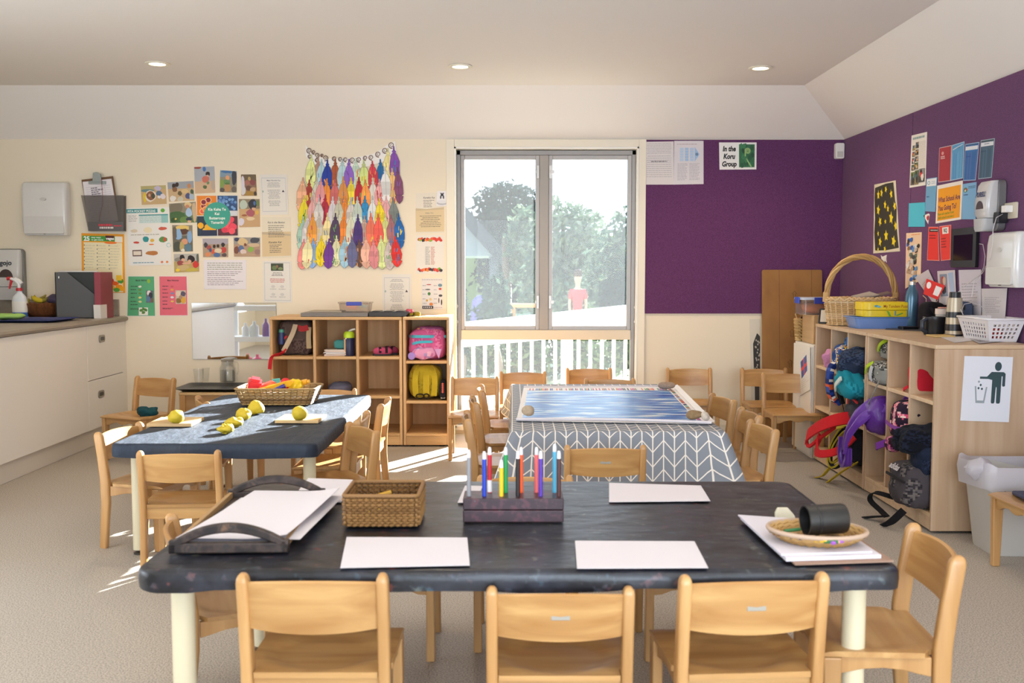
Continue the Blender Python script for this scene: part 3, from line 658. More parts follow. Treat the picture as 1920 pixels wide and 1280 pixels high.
def fitted_cloth(x0, x1, y0, y1, z, drop, rc, seed, wr=0.004, under=0.02):
    """cloth pulled tight over a table: flat top, round edges, drop, tucked slightly under"""
    m = MB(); hx, hy = (x1 - x0) / 2, (y1 - y0) / 2; cx, cy = (x0 + x1) / 2, (y0 + y1) / 2
    prof = [(-0.02, 0), (-0.006, -0.002), (0.0, -0.010), (0.002, -drop * 0.55), (0.0, -drop), (-under, -drop - 0.004)]
    K = 9
    def outline(off):
        P = []
        X, Y = hx + off, hy + off; r = max(rc + off, 0.004)
        for (ax, ay, a0) in ((X - r, -Y + r, -PI / 2), (X - r, Y - r, 0), (-X + r, Y - r, PI / 2), (-X + r, -Y + r, PI)):
            P += [(ax + r * math.cos(a0 + PI / 2 * k / K), ay + r * math.sin(a0 + PI / 2 * k / K)) for k in range(K + 1)]
        Q = []
        for k in range(len(P)):     # subdivide the straights
            a, b = P[k], P[(k + 1) % len(P)]; L = math.hypot(b[0] - a[0], b[1] - a[1]); n = 24 if L > 0.25 else 1
            Q += [(a[0] + (b[0] - a[0]) * j / n, a[1] + (b[1] - a[1]) * j / n) for j in range(n)]
        return Q
    R = []
    for off, dz in prof:
        R.append([Vector((cx + p[0], cy + p[1], z + dz)) for p in outline(off)])
    for k in range(2, 6):
        for p in R[k]:
            q = noise.noise(Vector((p.x * 5, p.y * 5, seed))) + 0.5 * noise.noise(Vector((p.x * 14, p.y * 14, seed)))
            p.z += (0.010 if k > 3 else 0.004) * q; n_ = Vector((p.x - cx, p.y - cy, 0)).normalized(); p += n_ * wr * q * (1 if k > 2 else 0.4)
    m.ring(R[::-1], closed_ends=False)
    # top: grid clipped to the inner outline, done as rings shrinking to a spine
    inner = R[0]; N = len(inner); prev = inner; vs = list(inner); fs = []; rings = 14
    base = len(m.v); m.v += inner; 
    for s in range(1, rings + 1):
        f = 1 - s / rings; cur = []
        for p in inner:
            q = Vector((cx + (p.x - cx) * f, cy + (p.y - cy) * f, z))
            q.z += wr * 0.35 * (noise.noise(Vector((q.x * 6, q.y * 4, seed))) + 0.6 * noise.noise(Vector((q.x * 3 + q.y * 11, q.y * 3, seed + 5)))) * min(1, s / 2)
            cur.append(q)
        b0 = len(m.v); m.v += cur
        a0 = base if s == 1 else b0 - N
        for i in range(N): m.f.append([a0 + i, a0 + (i + 1) % N, b0 + (i + 1) % N, b0 + i]); m.c.append(None); m.m.append(0)
    return m
# --- front table with painty black oilcloth
FT = (-0.905, 0.938, 2.325, 3.34, 0.545)
table('activity_table', 'long low table with cream round legs under black painty oilcloth, nearest the camera', *FT, 'low activity tables', r=0.029)
om, t, b, o = new_mat('painty_oilcloth')
x = t.nodes.new('ShaderNodeTexCoord')
n1 = t.nodes.new('ShaderNodeTexNoise'); n1.inputs['Scale'].default_value = 7; n1.inputs['Detail'].default_value = 8; n1.inputs['Roughness'].default_value = 0.7; t.links.new(x.outputs['Object'], n1.inputs['Vector'])
r1 = t.nodes.new('ShaderNodeValToRGB'); E = r1.color_ramp.elements
E[0].position = 0.40; E[0].color = lin('111218') + (1,); E[1].position = 0.78; E[1].color = lin('373a47') + (1,)
t.links.new(n1.outputs['Fac'], r1.inputs[0])
vo = t.nodes.new('ShaderNodeTexNoise'); vo.inputs['Scale'].default_value = 34; vo.inputs['Detail'].default_value = 2; t.links.new(x.outputs['Object'], vo.inputs['Vector'])
r2 = t.nodes.new('ShaderNodeValToRGB'); r2.color_ramp.elements[0].position = 0.60; r2.color_ramp.elements[0].color = (0, 0, 0, 1); r2.color_ramp.elements[1].position = 0.72; r2.color_ramp.elements[1].color = (1, 1, 1, 1)
t.links.new(vo.outputs['Fac'], r2.inputs[0])
n3 = t.nodes.new('ShaderNodeTexNoise'); n3.inputs['Scale'].default_value = 9; t.links.new(x.outputs['Object'], n3.inputs['Vector'])
r3 = t.nodes.new('ShaderNodeValToRGB'); E = r3.color_ramp.elements; E[0].position = 0.35; E[0].color = lin('7a4038') + (1,); E[1].position = 0.65; E[1].color = lin('7d7a68') + (1,)
e = E.new(0.5); e.color = lin('3d5a6a') + (1,)
t.links.new(n3.outputs['Fac'], r3.inputs[0])
mx = t.nodes.new('ShaderNodeMix'); mx.data_type = 'RGBA'
ml = t.nodes.new('ShaderNodeMath'); ml.operation = 'MULTIPLY'; ml.inputs[1].default_value = 0.6; t.links.new(r2.outputs[0], ml.inputs[0]); t.links.new(ml.outputs[0], mx.inputs['Factor'])
t.links.new(r1.outputs[0], mx.inputs['A']); t.links.new(r3.outputs[0], mx.inputs['B']); t.links.new(mx.outputs['Result'], b.inputs['Base Color'])
b.inputs['Roughness'].default_value = 0.36
bp = t.nodes.new('ShaderNodeBump'); bp.inputs['Strength'].default_value = 0.35; bp.inputs['Distance'].default_value = 0.02
mpb = t.nodes.new('ShaderNodeMapping'); mpb.inputs['Scale'].default_value = (4, 9, 4); mpb.inputs['Rotation'].default_value = (0, 0, 0.5); t.links.new(x.outputs['Object'], mpb.inputs[0])
n4 = t.nodes.new('ShaderNodeTexNoise'); n4.inputs['Scale'].default_value = 1.5; n4.inputs['Detail'].default_value = 4; t.links.new(mpb.outputs[0], n4.inputs['Vector'])
t.links.new(n4.outputs['Fac'], bp.inputs['Height']); t.links.new(bp.outputs[0], b.inputs['Normal'])
fitted_cloth(*FT, 0.050, 0.055, 1, 0.005).build('oilcloth', om, smooth=60, label='black oilcloth spattered with dried paint over the front table', cat='tablecloth')
# --- playdough table with dark blue-black cloth
DT = (-1.715, -0.835, 4.19, 5.88, 0.52)
table('activity_table', 'low table with cream round legs under plain navy black cloth holding playdough', *DT, 'low activity tables', inset=(0.06, 0.16), r=0.028)
dm, t, b, o = new_mat('navy_cloth')
b.inputs['Base Color'].default_value = lin('1c2230') + (1,); b.inputs['Roughness'].default_value = 0.66; b.inputs['Specular IOR Level'].default_value = 0.75; b.inputs['Specular Tint'].default_value = (0.65, 0.8, 1.0, 1)
x = t.nodes.new('ShaderNodeTexCoord'); mpb = t.nodes.new('ShaderNodeMapping'); mpb.inputs['Scale'].default_value = (12, 5, 6); mpb.inputs['Rotation'].default_value = (0, 0, 0.9); t.links.new(x.outputs['Object'], mpb.inputs[0])
n4 = t.nodes.new('ShaderNodeTexNoise'); n4.inputs['Scale'].default_value = 1.6; n4.inputs['Detail'].default_value = 6; t.links.new(mpb.outputs[0], n4.inputs['Vector'])
bp = t.nodes.new('ShaderNodeBump'); bp.inputs['Strength'].default_value = 0.6; bp.inputs['Distance'].default_value = 0.02; t.links.new(n4.outputs['Fac'], bp.inputs['Height']); t.links.new(bp.outputs[0], b.inputs['Normal'])
fitted_cloth(*DT, 0.062, 0.05, 4, 0.008).build('tablecloth', dm, smooth=60, label='plain navy black cloth over the playdough table, patched with sunlight', cat='tablecloth')
# --- chevron table
VT = (0.0, 0.965, 4.47, 6.34, 0.528)
table('activity_table', 'low table hidden under hanging grey chevron cloth by window', *VT, 'low activity tables', inset=(0.12, 0.2))
cm, t, b, o = new_mat('chevron_cloth')
uv = t.nodes.new('ShaderNodeUVMap'); uv.uv_map = 'UVMap'; sp = t.nodes.new('ShaderNodeSeparateXYZ'); t.links.new(uv.outputs[0], sp.inputs[0])
def mth(op, a, b_=None, c=None):
    nd = t.nodes.new('ShaderNodeMath'); nd.operation = op
    for i, q in enumerate((a, b_, c)):
        if q is None: continue
        if isinstance(q, (int, float)): nd.inputs[i].default_value = q
        else: t.links.new(q, nd.inputs[i])
    return nd.outputs[0]
CWD = 0.049
xx = mth('DIVIDE', sp.outputs[0], CWD)
tri = mth('PINGPONG', xx, 1.0)                       # 0..1..0 from column edge to column edge
vl = mth('LESS_THAN', mth('PINGPONG', xx, 0.5), 0.055)    # vertical lines at each whole column
dd = mth('DIVIDE', mth('ADD', sp.outputs[1], mth('MULTIPLY', tri, 0.056)), 0.066)
dl = mth('LESS_THAN', mth('PINGPONG', dd, 0.5), 0.055)
ln = mth('MAXIMUM', vl, dl)
mx = t.nodes.new('ShaderNodeMix'); mx.data_type = 'RGBA'; mx.inputs['A'].default_value = lin('7f8590') + (1,); mx.inputs['B'].default_value = lin('e9e2da') + (1,)
t.links.new(ln, mx.inputs['Factor']); t.links.new(mx.outputs['Result'], b.inputs['Base Color']); b.inputs['Roughness'].default_value = 0.65
def draped(x0, x1, y0, y1, z, drop, seed):
    """rectangular cloth hanging over four sides with flared corner folds"""
    r = 0.02; prof = [0.0, 0.012, 0.03, 0.08, 0.16, 0.26, drop]
    nx, ny = 30, 40; V = []; U = []; F = []
    for j in range(ny + 1):
        for i in range(nx + 1):
            px, py = x0 + (x1 - x0) * i / nx, y0 + (y1 - y0) * j / ny
            V.append((px, py, z + 0.0015 * noise.noise(Vector((px * 6, py * 6, seed))))); U.append((px, py))
    F = [(j * (nx + 1) + i, j * (nx + 1) + i + 1, (j + 1) * (nx + 1) + i + 1, (j + 1) * (nx + 1) + i) for j in range(ny) for i in range(nx)]
    per = [(x0 + (x1 - x0) * i / nx, y0, 0, -1) for i in range(nx)] + [(x1, y0 + (y1 - y0) * j / ny, 1, 0) for j in range(ny)] + \
          [(x1 - (x1 - x0) * i / nx, y1, 0, 1) for i in range(nx)] + [(x0, y1 - (y1 - y0) * j / ny, -1, 0) for j in range(ny)]
    cor = {0: (-1, -1), nx: (1, -1), nx + ny: (1, 1), 2 * nx + ny: (-1, 1)}
    L = len(per); cl = list(cor); fc = [1.0] * L
    rows = []
    for d0 in prof:
        row = []
        for k, (px, py, ox, oy) in enumerate(per):
            d = d0
            # distance along the edge to the nearest corner fold
            kd = min(min(abs(k - c), L - abs(k - c)) for c in cl); cn = cor[min(cl, key=lambda c: min(abs(k - c), L - abs(k - c)))]
            f = math.exp(-(kd / 3.2) ** 2); fc[k] = 1.0 if oy < 0 else 0.56 + 0.44 * math.exp(-(kd / 2.5) ** 2) * (cn[1] < 0); d = d0 * fc[k]; out = 0.006 * min(1, d / 0.02) + d * (0.05 + 0.40 * f)
            wav = 0.012 * d / drop * math.sin(k * 0.55 + seed) + 0.02 * d / drop * noise.noise(Vector((k * 0.25, seed, 0)))
            o2 = Vector((ox, oy)).lerp(Vector(cn).normalized(), f)
            q = (px + o2.x * (out + wav), py + o2.y * (out + wav))
            down = d - 0.010 * (1 - math.exp(-d / 0.015)) if d else 0
            row.append(((q[0], q[1], z - down * (1 - 0.06 * f)), (px + ox * d, py + oy * d)))
        rows.append(row)
    me = bpy.data.meshes.new('chevron_cloth'); b0 = len(V); faceuv = [[U[i] for i in f] for f in F]
    for row in rows: V += [p for p, _ in row]
    for a in range(len(prof) - 1):
        for k in range(L):
            k2 = (k + 1) % L; i = [b0 + a * L + k, b0 + (a + 1) * L + k, b0 + (a + 1) * L + k2, b0 + a * L + k2]
            F.append(tuple(i))
            ox, oy = per[k][2], per[k][3]; P = per[k]; Q = per[k2]
            A, B = prof[a], prof[a + 1]; g1, g2 = fc[k], fc[k2]; faceuv.append([(P[0] + ox * A * g1, P[1] + oy * A * g1), (P[0] + ox * B * g1, P[1] + oy * B * g1), (Q[0] + ox * B * g2, Q[1] + oy * B * g2), (Q[0] + ox * A * g2, Q[1] + oy * A * g2)])
    cxx, cyy = (x0 + x1) / 2, (y0 + y1) / 2; zb = z - drop
    me.from_pydata([(v[0] - cxx, v[1] - cyy, v[2] - zb) for v in V], [], F); ul = me.uv_layers.new(name='UVMap')
    for p, u in zip(me.polygons, faceuv):
        for li, c in zip(p.loop_indices, u): ul.data[li].uv = c
    bm = bmesh.new(); bm.from_mesh(me); bmesh.ops.remove_doubles(bm, verts=bm.verts, dist=0.0012); bm.to_mesh(me); bm.free()
    me.polygons.foreach_set('use_smooth', [True] * len(me.polygons)); me.materials.append(cm)
    o = bpy.data.objects.new('tablecloth', me); COL.objects.link(o); o.location = (cxx, cyy, zb)
    return tag(o, 'grey tablecloth with white chevron lines hanging low over the table by window', 'tablecloth')
draped(*VT, 0.36, 2)
# ================================================================ open cubby shelves
def cubby(name, label, W, H, D, loc, rz, cols, levels, mats=(SHELFW, SHELFX), plinth=0.075, lab=None, tk=0.02):
    """front faces -y before turning; origin at floor under the front centre; levels: heights of shelf undersides"""
    t = thing(name, label, 'shelf unit', loc, rz, 'open cubby shelf units')
    v, h = mats
    def part(nm, *bx, mat=h): m = MB(); m.box(*bx); return m.build(nm, mat, t, bevel=0.003)
    part('side_panel', -W / 2, -W / 2 + tk, 0, D, 0.012, H - tk, mat=v); part('side_panel', W / 2 - tk, W / 2, 0, D, 0.012, H - tk, mat=v)
    part('top_panel', -W / 2, W / 2, -0.002, D, H - tk, H); part('bottom_panel', -W / 2 + tk, W / 2 - tk, 0, D - 0.01, plinth, plinth + tk)
    part('back_panel', -W / 2 + tk, W / 2 - tk, D - 0.01, D, 0.03, H - tk, mat=v); part('plinth', -W / 2 + tk, W / 2 - tk, 0.004, 0.024, 0.012, plinth)
    cw = (W - tk) / cols
    for k in range(1, cols): part('divider', -W / 2 + k * cw, -W / 2 + k * cw + tk, 0.002, D - 0.01, plinth + tk, H - tk, mat=v)
    for z in levels:
        for k in range(cols): part('shelf_board', -W / 2 + tk + k * cw, -W / 2 + k * cw + cw, 0.002, D - 0.01, z - tk, z)
    m = MB()
    for a in (-1, 1):
        for b in (0.05, D - 0.05): m = MB(); m.lathe([(0, 0), (0.02, 0), (0.02, 0.012), (0, 0.012)], (a * (W / 2 - 0.06), b, 0), 12); m.build('glide', BLACKP, t)
    return t
yA = 7.02
xa0, xa1, xb0, xb1 = -1.713, -0.778, -0.772, -0.442
cubby('cubby_shelf', 'wide wooden cubby shelf under the feather cloak, three columns wide', xa1 - xa0, 0.925, 0.46, ((xa0 + xa1) / 2, yA, 0), 0, 3, [0.365, 0.645])
cubby('cubby_shelf', 'narrow single column wooden cubby shelf next to window holding pink and yellow bags', xb1 - xb0, 0.925, 0.46, ((xb0 + xb1) / 2, yA, 0), 0, 1, [0.33, 0.615])
XS = 2.0
RW = wood('bb9a78', 'd2b496', rough=0.5, axis=2, scale=5); RX = wood('cdac86', 'e0c4a2', rough=0.5, axis=1, scale=5)
cubby('cubby_shelf', 'far wooden cubby shelf on right, under the big handled basket', 0.945, 0.905, 0.46, (XS, 6.075, 0), -PI / 2, 3, [0.365, 0.635], (RW, RX))
cubby('cubby_shelf', 'near wooden cubby shelf on right with litter sign on its end', 0.91, 0.905, 0.46, (XS, 5.135, 0), -PI / 2, 3, [0.365, 0.635], (RW, RX))
# ================================================================ kitchen cupboards on the left
LAM = flat('e9e3da', 0.5)
XF = -2.95
k = thing('kitchen_cupboard', 'white kitchen cupboard run along the left with drawer and plain panels', 'cupboard', (XF, 6.1, 0))
def part(nm, *bx, mat=LAM, bv=0.002, par=k):
    m = MB(); m.box(bx[0] - XF, bx[1] - XF, bx[2] - 6.1, bx[3] - 6.1, bx[4], bx[5]); return m.build(nm, mat, par, bevel=bv)
part('carcass', -3.7, XF - 0.018, 4.62, 7.598, 0.13, 0.868)
part('plinth', -3.66, XF - 0.045, 4.66, 7.598, 0, 0.13, mat=flat('ded5c8', 0.5))
part('panel', XF - 0.017, XF, 4.62, 6.89, 0.135, 0.866)
d = part('drawer', XF - 0.017, XF, 6.895, 7.52, 0.485, 0.866)
d2 = part('door', XF - 0.017, XF, 6.895, 7.52, 0.135, 0.48)
part('filler_strip', XF - 0.017, XF - 0.004, 7.525, 7.598, 0.135, 0.866)
STEEL = flat('9b968c', 0.3, 0.8)
for par, y, z in ((d, 7.14, 0.765), (d2, 7.10, 0.37)):
    m = MB(); m.prism([(y - 6.1 + a, z + b) for a, b in rrect(-0.05, 0.05, -0.026, 0.026, 0.02)], 0, -0.001, 0.006); h = m.build('handle', STEEL, par, bevel=0.002)
    m = MB(); m.prism([(y - 6.1 + a, z + b) for a, b in rrect(-0.032, 0.032, -0.013, 0.013, 0.008)], 0, 0.0055, 0.007); m.build('finger_recess', flat('3b3833', 0.4), h)
WT = wood('857a6c', '9c9183', rough=0.35, axis=1, scale=4, vary=0.0)
w_ = thing('worktop', 'grey brown laminate kitchen worktop with rounded front edge', 'worktop', (XF, 6.1, 0.868))
m = MB(); m.prism([(-0.78, 0), (0.0, 0), (0.014, 0.006), (0.020, 0.018), (0.014, 0.031), (0.0, 0.037), (-0.78, 0.037)], 1, -1.5, 1.498); m.build('slab', WT, w_, smooth=40)
m = MB(); m.box(-1.34, -0.045, 1.475, 1.498, 0.037, 0.165); m.build('upstand', WT, w_, bevel=0.003)
m = MB(); m.box(-1.34, -0.78, -1.5, 1.498, 0, 0.037); m.build('rear_slab', WT, w_)
m = MB(); m.box(-1.33, -0.76, -1.46, 1.49, -0.868, 0); m.build('carcass', LAM, k) if False else None
# mirror on the back wall
a, c = onY(359, 568, YB - 0.008), onY(519, 673, YB - 0.008)
mi = thing('wall_mirror', 'frameless rectangular mirror low on the back wall left of the shelves', 'mirror', (a.x, YB - 0.001, c.z))
mm, t, b, o = new_mat('mirror_silver'); b.inputs['Base Color'].default_value = (0.92, 0.94, 0.95, 1); b.inputs['Metallic'].default_value = 1; b.inputs['Roughness'].default_value = 0.015
m = MB(); m.box(0, c.x - a.x, -0.006, 0, 0, a.z - c.z); m.build('glass', mm, mi)
m = MB(); m.box(-0.002, c.x - a.x + 0.002, -0.004, 0.0, -0.002, a.z - c.z + 0.002); m.build('backing', flat('9aa09c', 0.4), mi)
# white trolley seen in the mirror
tr = thing('bottle_trolley', 'white shelf trolley with bottles reflected in the mirror', 'trolley', (-2.92, 3.95, 0))
WH = flat('f2f4f6', 0.4)
for lx in (-0.24, 0.40):
    for ly in (-0.16, 0.16): m = MB(); m.box(lx - 0.022, lx + 0.022, ly - 0.018, ly + 0.018, 0.0, 1.1); m.build('post', WH, tr, bevel=0.004)
for z in (0.12, 0.455, 0.80, 1.07): m = MB(); m.box(-0.24, 0.40, -0.16, 0.16, z, z + 0.055); m.build('shelf_board', WH, tr, bevel=0.004)
for q, (x_, z, r, h, c, nm) in enumerate(((-0.08, 0.51, 0.04, 0.15, 'e8ecef', 'white'), (0.02, 0.51, 0.05, 0.17, 'dfe8ea', 'pale'), (0.15, 0.51, 0.04, 0.20, '8d6fa0', 'purple'), (0.27, 0.51, 0.04, 0.22, '2f6fc4', 'blue'), (-0.06, 0.175, 0.05, 0.14, 'ee8fa2', 'pink'), (0.05, 0.175, 0.05, 0.13, 'e06f90', 'rose'), (0.22, 0.175, 0.045, 0.12, '78b4dc', 'light blue'))):
    m = MB(); m.lathe([(0, 0), (r, 0), (r, h * 0.65), (r * 0.4, h * 0.8), (r * 0.35, h), (0, h)], (-2.92 + x_, 3.95 + 0.05, z), 14)
    m.build('bottle', flat(c, 0.4), smooth=50, label=nm + ' bottle on a shelf of the white trolley, seen in the mirror', cat='bottle', group='bottles on the trolley')
# ================================================================ things on the back wall, left to right
# paper towel dispenser
def towel_dispenser(p, W, H, D, M, label, holes=False):
    t = thing('paper_towel_dispenser', label, 'towel dispenser', p); t.matrix_world = M
    m = MB(); R = []
    for z, s_, d in ((0, 0.93, 0.80), (0.02, 0.97, 0.93), (0.10, 1, 1), (H - 0.06, 1, 0.97), (H - 0.015, 0.99, 0.90), (H, 0.95, 0.74)):
        o = rrect(-W / 2 * s_, W / 2 * s_, -D * d, 0.0, 0.028 if z else 0.02); R.append([Vector((x, min(y, -0.0005), z)) for x, y in o])
    m.ring(R); m.build('body', flat('dedcd8', 0.25, coat=0.3), t, smooth=50)
    m = MB(); m.prism(rrect(-W / 2 + 0.02, W / 2 - 0.02, 0.012, H * 0.36, 0.01), 1, -D - 0.002, -D * 0.9); m.build('front_flap', flat('d6d3ce', 0.3), t, bevel=0.002)
    m = MB(); m.prism([(0.024 * math.cos(2 * PI * k / 20), H * 0.68 + 0.012 * math.sin(2 * PI * k / 20)) for k in range(20)], 1, -D - 0.003, -D * 0.9); m.build('badge', flat('cbc8c2', 0.3, 0.2), t)
    m = MB(); m.prism([(0.007 * math.cos(2 * PI * k / 12), 0.012 + 0.004 * math.sin(2 * PI * k / 12)) for k in range(12)], 1, -D * 0.93 - 0.004, -D * 0.8); m.build('lock', flat('4a4742', 0.4), t)
    return t
a, c = onY(38, 341, 7.5), onY(126, 441, 7.5)
towel_dispenser((0, 0, 0), c.x - a.x, a.z - c.z, 0.11, TR(((a.x + c.x) / 2, YB - 0.001, c.z)), 'white plastic paper towel dispenser on back wall at far left')
def soap(M, W, H, D, label, word, wcol, back, face):
    t = thing('soap_dispenser', label, 'soap dispenser'); t.matrix_world = M
    m = MB(); m.prism(rrect(-W / 2, W / 2, 0.0, H, 0.03), 1, -D * 0.45, -0.001); m.build('back_plate', flat(back, 0.4), t, bevel=0.006)
    m = MB(); R = []
    for z, s_, d in ((H * 0.26, 0.80, 0.9), (H * 0.34, 0.88, 1.0), (H * 0.6, 0.92, 1.0), (H * 0.9, 0.92, 0.86), (H * 0.98, 0.88, 0.72)):
        R.append([Vector((x, y, z)) for x, y in rrect(-W / 2 * s_, W / 2 * s_, -D * d, -D * 0.3, 0.02)])
    m.ring(R); m.build('cover', flat(face, 0.25, coat=0.3), t, smooth=50)
    m = MB(); m.prism([(-W * 0.24, H * 0.44)] + [(W * 0.24 * math.cos(a), H * (0.44 + 0.16 * math.sin(a))) for a in [PI * k / 12 for k in range(13)]], 1, -D - 0.003, -D * 0.9); m.build('level_window', flat('4a3a3a', 0.25), t)
    m = MB(); R = []
    for z, s_ in ((0.0, 0.55), (H * 0.06, 0.72), (H * 0.25, 0.80)): R.append([Vector((x, y, z)) for x, y in rrect(-W / 2 * s_, W / 2 * s_, -D * 1.08, -D * 0.4, 0.02)])
    m.ring(R); m.build('push_bar', flat('b9b8b8', 0.35), t, smooth=50)
    s_ = Sheet(*[Vector((x, -D * (0.93 if z > H * 0.7 else 0.995), z)) for x, z in ((-W * 0.36, H * 0.80), (W * 0.36, H * 0.80), (W * 0.36, H * 0.64), (-W * 0.36, H * 0.64))], col=face, lift=0.0)
    s_.n = Vector((0, -1, 0.1)).normalized(); s_.l = 0.0015; s_.mb = MB(); s_.text(word, 0.5, 0.75, 0.6, wcol, maxw=0.95, bold=0.03, shear=0.2 if word == 'PURELL' else 0); s_.mb.build('lettering', PRINT, t)
    return t
a, c = onY(-18, 466, 7.5), onY(40, 562, 7.5)
soap(TR(((a.x + c.x) / 2, YB - 0.001, c.z)), c.x - a.x, a.z - c.z, 0.10, 'grey and white soap dispenser on back wall, cut off by left edge', 'gojo', '3a3f48', '7f7d78', 'd2d0cc')
# wall pocket with clipboard
pk = thing('wall_file_pocket', 'smoky clear wall file pocket holding a clipboard', 'file pocket'); P = [onY(x, y, YB - 0.05) for x, y in ((152, 366), (232, 366), (232, 433), (166, 433))]
pk.location = (0, 0, 0); SM = glassy('d2cfce', 0.16, 0.12, 'smoky_plastic', 0.95); m = MB()
m.add([(p.x, YB - 0.052, p.z) for p in P] + [(p.x, YB - 0.049, p.z) for p in P], [(0, 3, 2, 1), (4, 5, 6, 7), (0, 1, 5, 4), (1, 2, 6, 5), (2, 3, 7, 6), (3, 0, 4, 7)]); m.build('front', SM, pk)
m = MB(); m.add([(p.x, YB - 0.004, p.z) for p in P] + [(p.x, YB - 0.001, p.z) for p in P], [(0, 3, 2, 1), (4, 5, 6, 7), (0, 1, 5, 4), (1, 2, 6, 5), (2, 3, 7, 6), (3, 0, 4, 7)]); m.build('back', SM, pk)
m = MB(); z0, z1 = P[3].z, P[3].z + 0.07; m.box(P[3].x, P[2].x, YB - 0.056, YB - 0.053, z0, z1); b_ = m.build('base_strip', flat('4b4644', 0.35), pk)
m = MB(); m.box(P[3].x, P[2].x, YB - 0.053, YB - 0.001, z0, z0 + 0.004); m.build('floor', flat('4b4644', 0.35), pk)
s_ = Sheet(*[Vector((x, YB - 0.0565, z)) for x, z in ((P[3].x, z1), (P[2].x, z1), (P[2].x, z0), (P[3].x, z0))], col='4b4644', lift=0); s_.mb = MB(); s_.lines(0.3, 0.7, 0.25, 0.5, 1, 'c83a48', 0.9, 0); s_.lines(0.33, 0.72, 0.55, 0.8, 1, 'cfc8c4', 0.8, 0); s_.lines(0.74, 0.95, 0.38, 0.6, 1, 'c83a48', 0.6, 0); s_.mb.build('lettering', PRINT, b_)
cb = thing('clipboard', 'brown clipboard with printed form and grey clip standing in the wall pocket', 'clipboard')
Q = [onY(x, y, YB - 0.025) for x, y in ((153, 337), (212, 330), (225, 416), (168, 424))]
m = MB(); m.add([(p.x, YB - 0.028, p.z) for p in Q] + [(p.x, YB - 0.024, p.z) for p in Q], [(0, 3, 2, 1), (4, 5, 6, 7), (0, 1, 5, 4), (1, 2, 6, 5), (2, 3, 7, 6), (3, 0, 4, 7)]); m.build('board', flat('6b4a2c', 0.6), cb)
s_ = Bsheet([(155, 341), (209, 335), (222, 414), (166, 421)], y=YB - 0.0285, col='e9e2e4', lift=0.0005)
s_.lines(0.08, 0.92, 0.14, 0.95, 16, 'b9b2b8', 0.12, 0, words=False)
for u in (0.28, 0.42, 0.52, 0.6, 0.72): s_.rect(u, 0.14, u + 0.008, 0.95, 'c6bfc6')
s_.lines(0.25, 0.7, 0.16, 0.4, 5, '77707a', 0.5, 0.5); s_.build('form', None, None, parent=cb)
p0 = onY(182, 334, YB - 0.035); m = MB(); m.box(p0.x - 0.065, p0.x + 0.065, YB - 0.04, YB - 0.029, p0.z - 0.045, p0.z - 0.022); m.prism([(-0.035, -0.03), (0.035, -0.03), (0.03, 0.03), (0.0, 0.045), (-0.028, 0.04)], 1, -0.006, 0.004, M=Matrix.Translation((p0.x, YB - 0.036, p0.z))); m.build('clip', flat('8b9290', 0.3, 0.7), cb, bevel=0.002)
m = MB(); pts = [onY(x, y, YB - 0.044) for x, y in ((190, 335), (192, 360), (192, 385), (187, 405), (186, 420))]; m.tube(pts, 0.0018, 5); m.build('cord', flat('b0404a', 0.7), cb, smooth=180)
# --- posters and sheets
WG = 'sheets and photos on the back wall'
s_ = Bsheet([(153, 437), (233, 439), (235, 549), (154, 547)], col='f0a01c')
s_.rect(0.05, 0.15, 0.95, 0.99, 'efe2bb'); s_.rect(0.02, 0.04, 0.78, 0.13, '3f9a3a'); s_.rect(0.78, 0.04, 0.96, 0.14, 'f0e8d8'); s_.rect(0.56, 0.03, 0.76, 0.11, '5a2a2a')
s_.text('25', 0.12, 0.125, 0.075, 'ffffff', bold=0.04, maxw=0.2); s_.text('easy ways', 0.23, 0.078, 0.03, 'ffffff', 'l', maxw=0.3); s_.text('to get more', 0.23, 0.118, 0.03, 'ffffff', 'l', maxw=0.32); s_.text('veges', 0.57, 0.10, 0.045, 'ffffff', 'l', 0.03, maxw=0.2)
s_.ell(0.68, 0.15, 0.15, 0.022, 'ea7a24')
for u in (0.08, 0.38, 0.66):
    s_.lines(u, u + 0.24, 0.2, 0.62, 9, 'c9c2a4', 0.18, 0.3)
    for k in range(7): s_.ell(u - 0.015, 0.20 + 0.066 * k, 0.011, 0.013, '6a6a64', 7)
for (u, v, c) in ((0.68, 0.80, 'c83a28'), (0.78, 0.84, 'e8641e'), (0.9, 0.80, '4f9a3c'), (0.86, 0.90, 'f0951c'), (0.7, 0.92, 'e8b02a'), (0.93, 0.93, 'f2a71e'), (0.8, 0.95, '5aa03e')): s_.ell(u, v, 0.08, 0.04, c, jit=0.4)
s_.rect(0.80, 0.70, 0.93, 0.79, 'f0c032')
s_.build('wall_poster', 'orange bordered vegetable poster headed 25 below the wall file pocket', 'poster', WG)
s_ = Bsheet([(237, 390), (318, 388), (322, 496), (242, 498)], col='e9e6e0')
s_.rect(0.0, 0.02, 0.72, 0.09, '2f8f92'); s_.text('PITA POCKET PIZZAS', 0.03, 0.078, 0.04, 'f4f4ee', 'l', 0.02, maxw=0.64); s_.ell(0.84, 0.055, 0.05, 0.035, '5fa83a')
s_.rect(0.28, 0.12, 0.96, 0.27, 'cfe0dc'); s_.rect(0.28, 0.12, 0.96, 0.14, '3f9496'); s_.rect(0.8, 0.14, 0.96, 0.27, '8fc3bf'); s_.lines(0.3, 0.92, 0.15, 0.27, 5, 'a4b8b4', 0.3); s_.lines(0.04, 0.25, 0.13, 0.25, 5, '9a968e', 0.3)
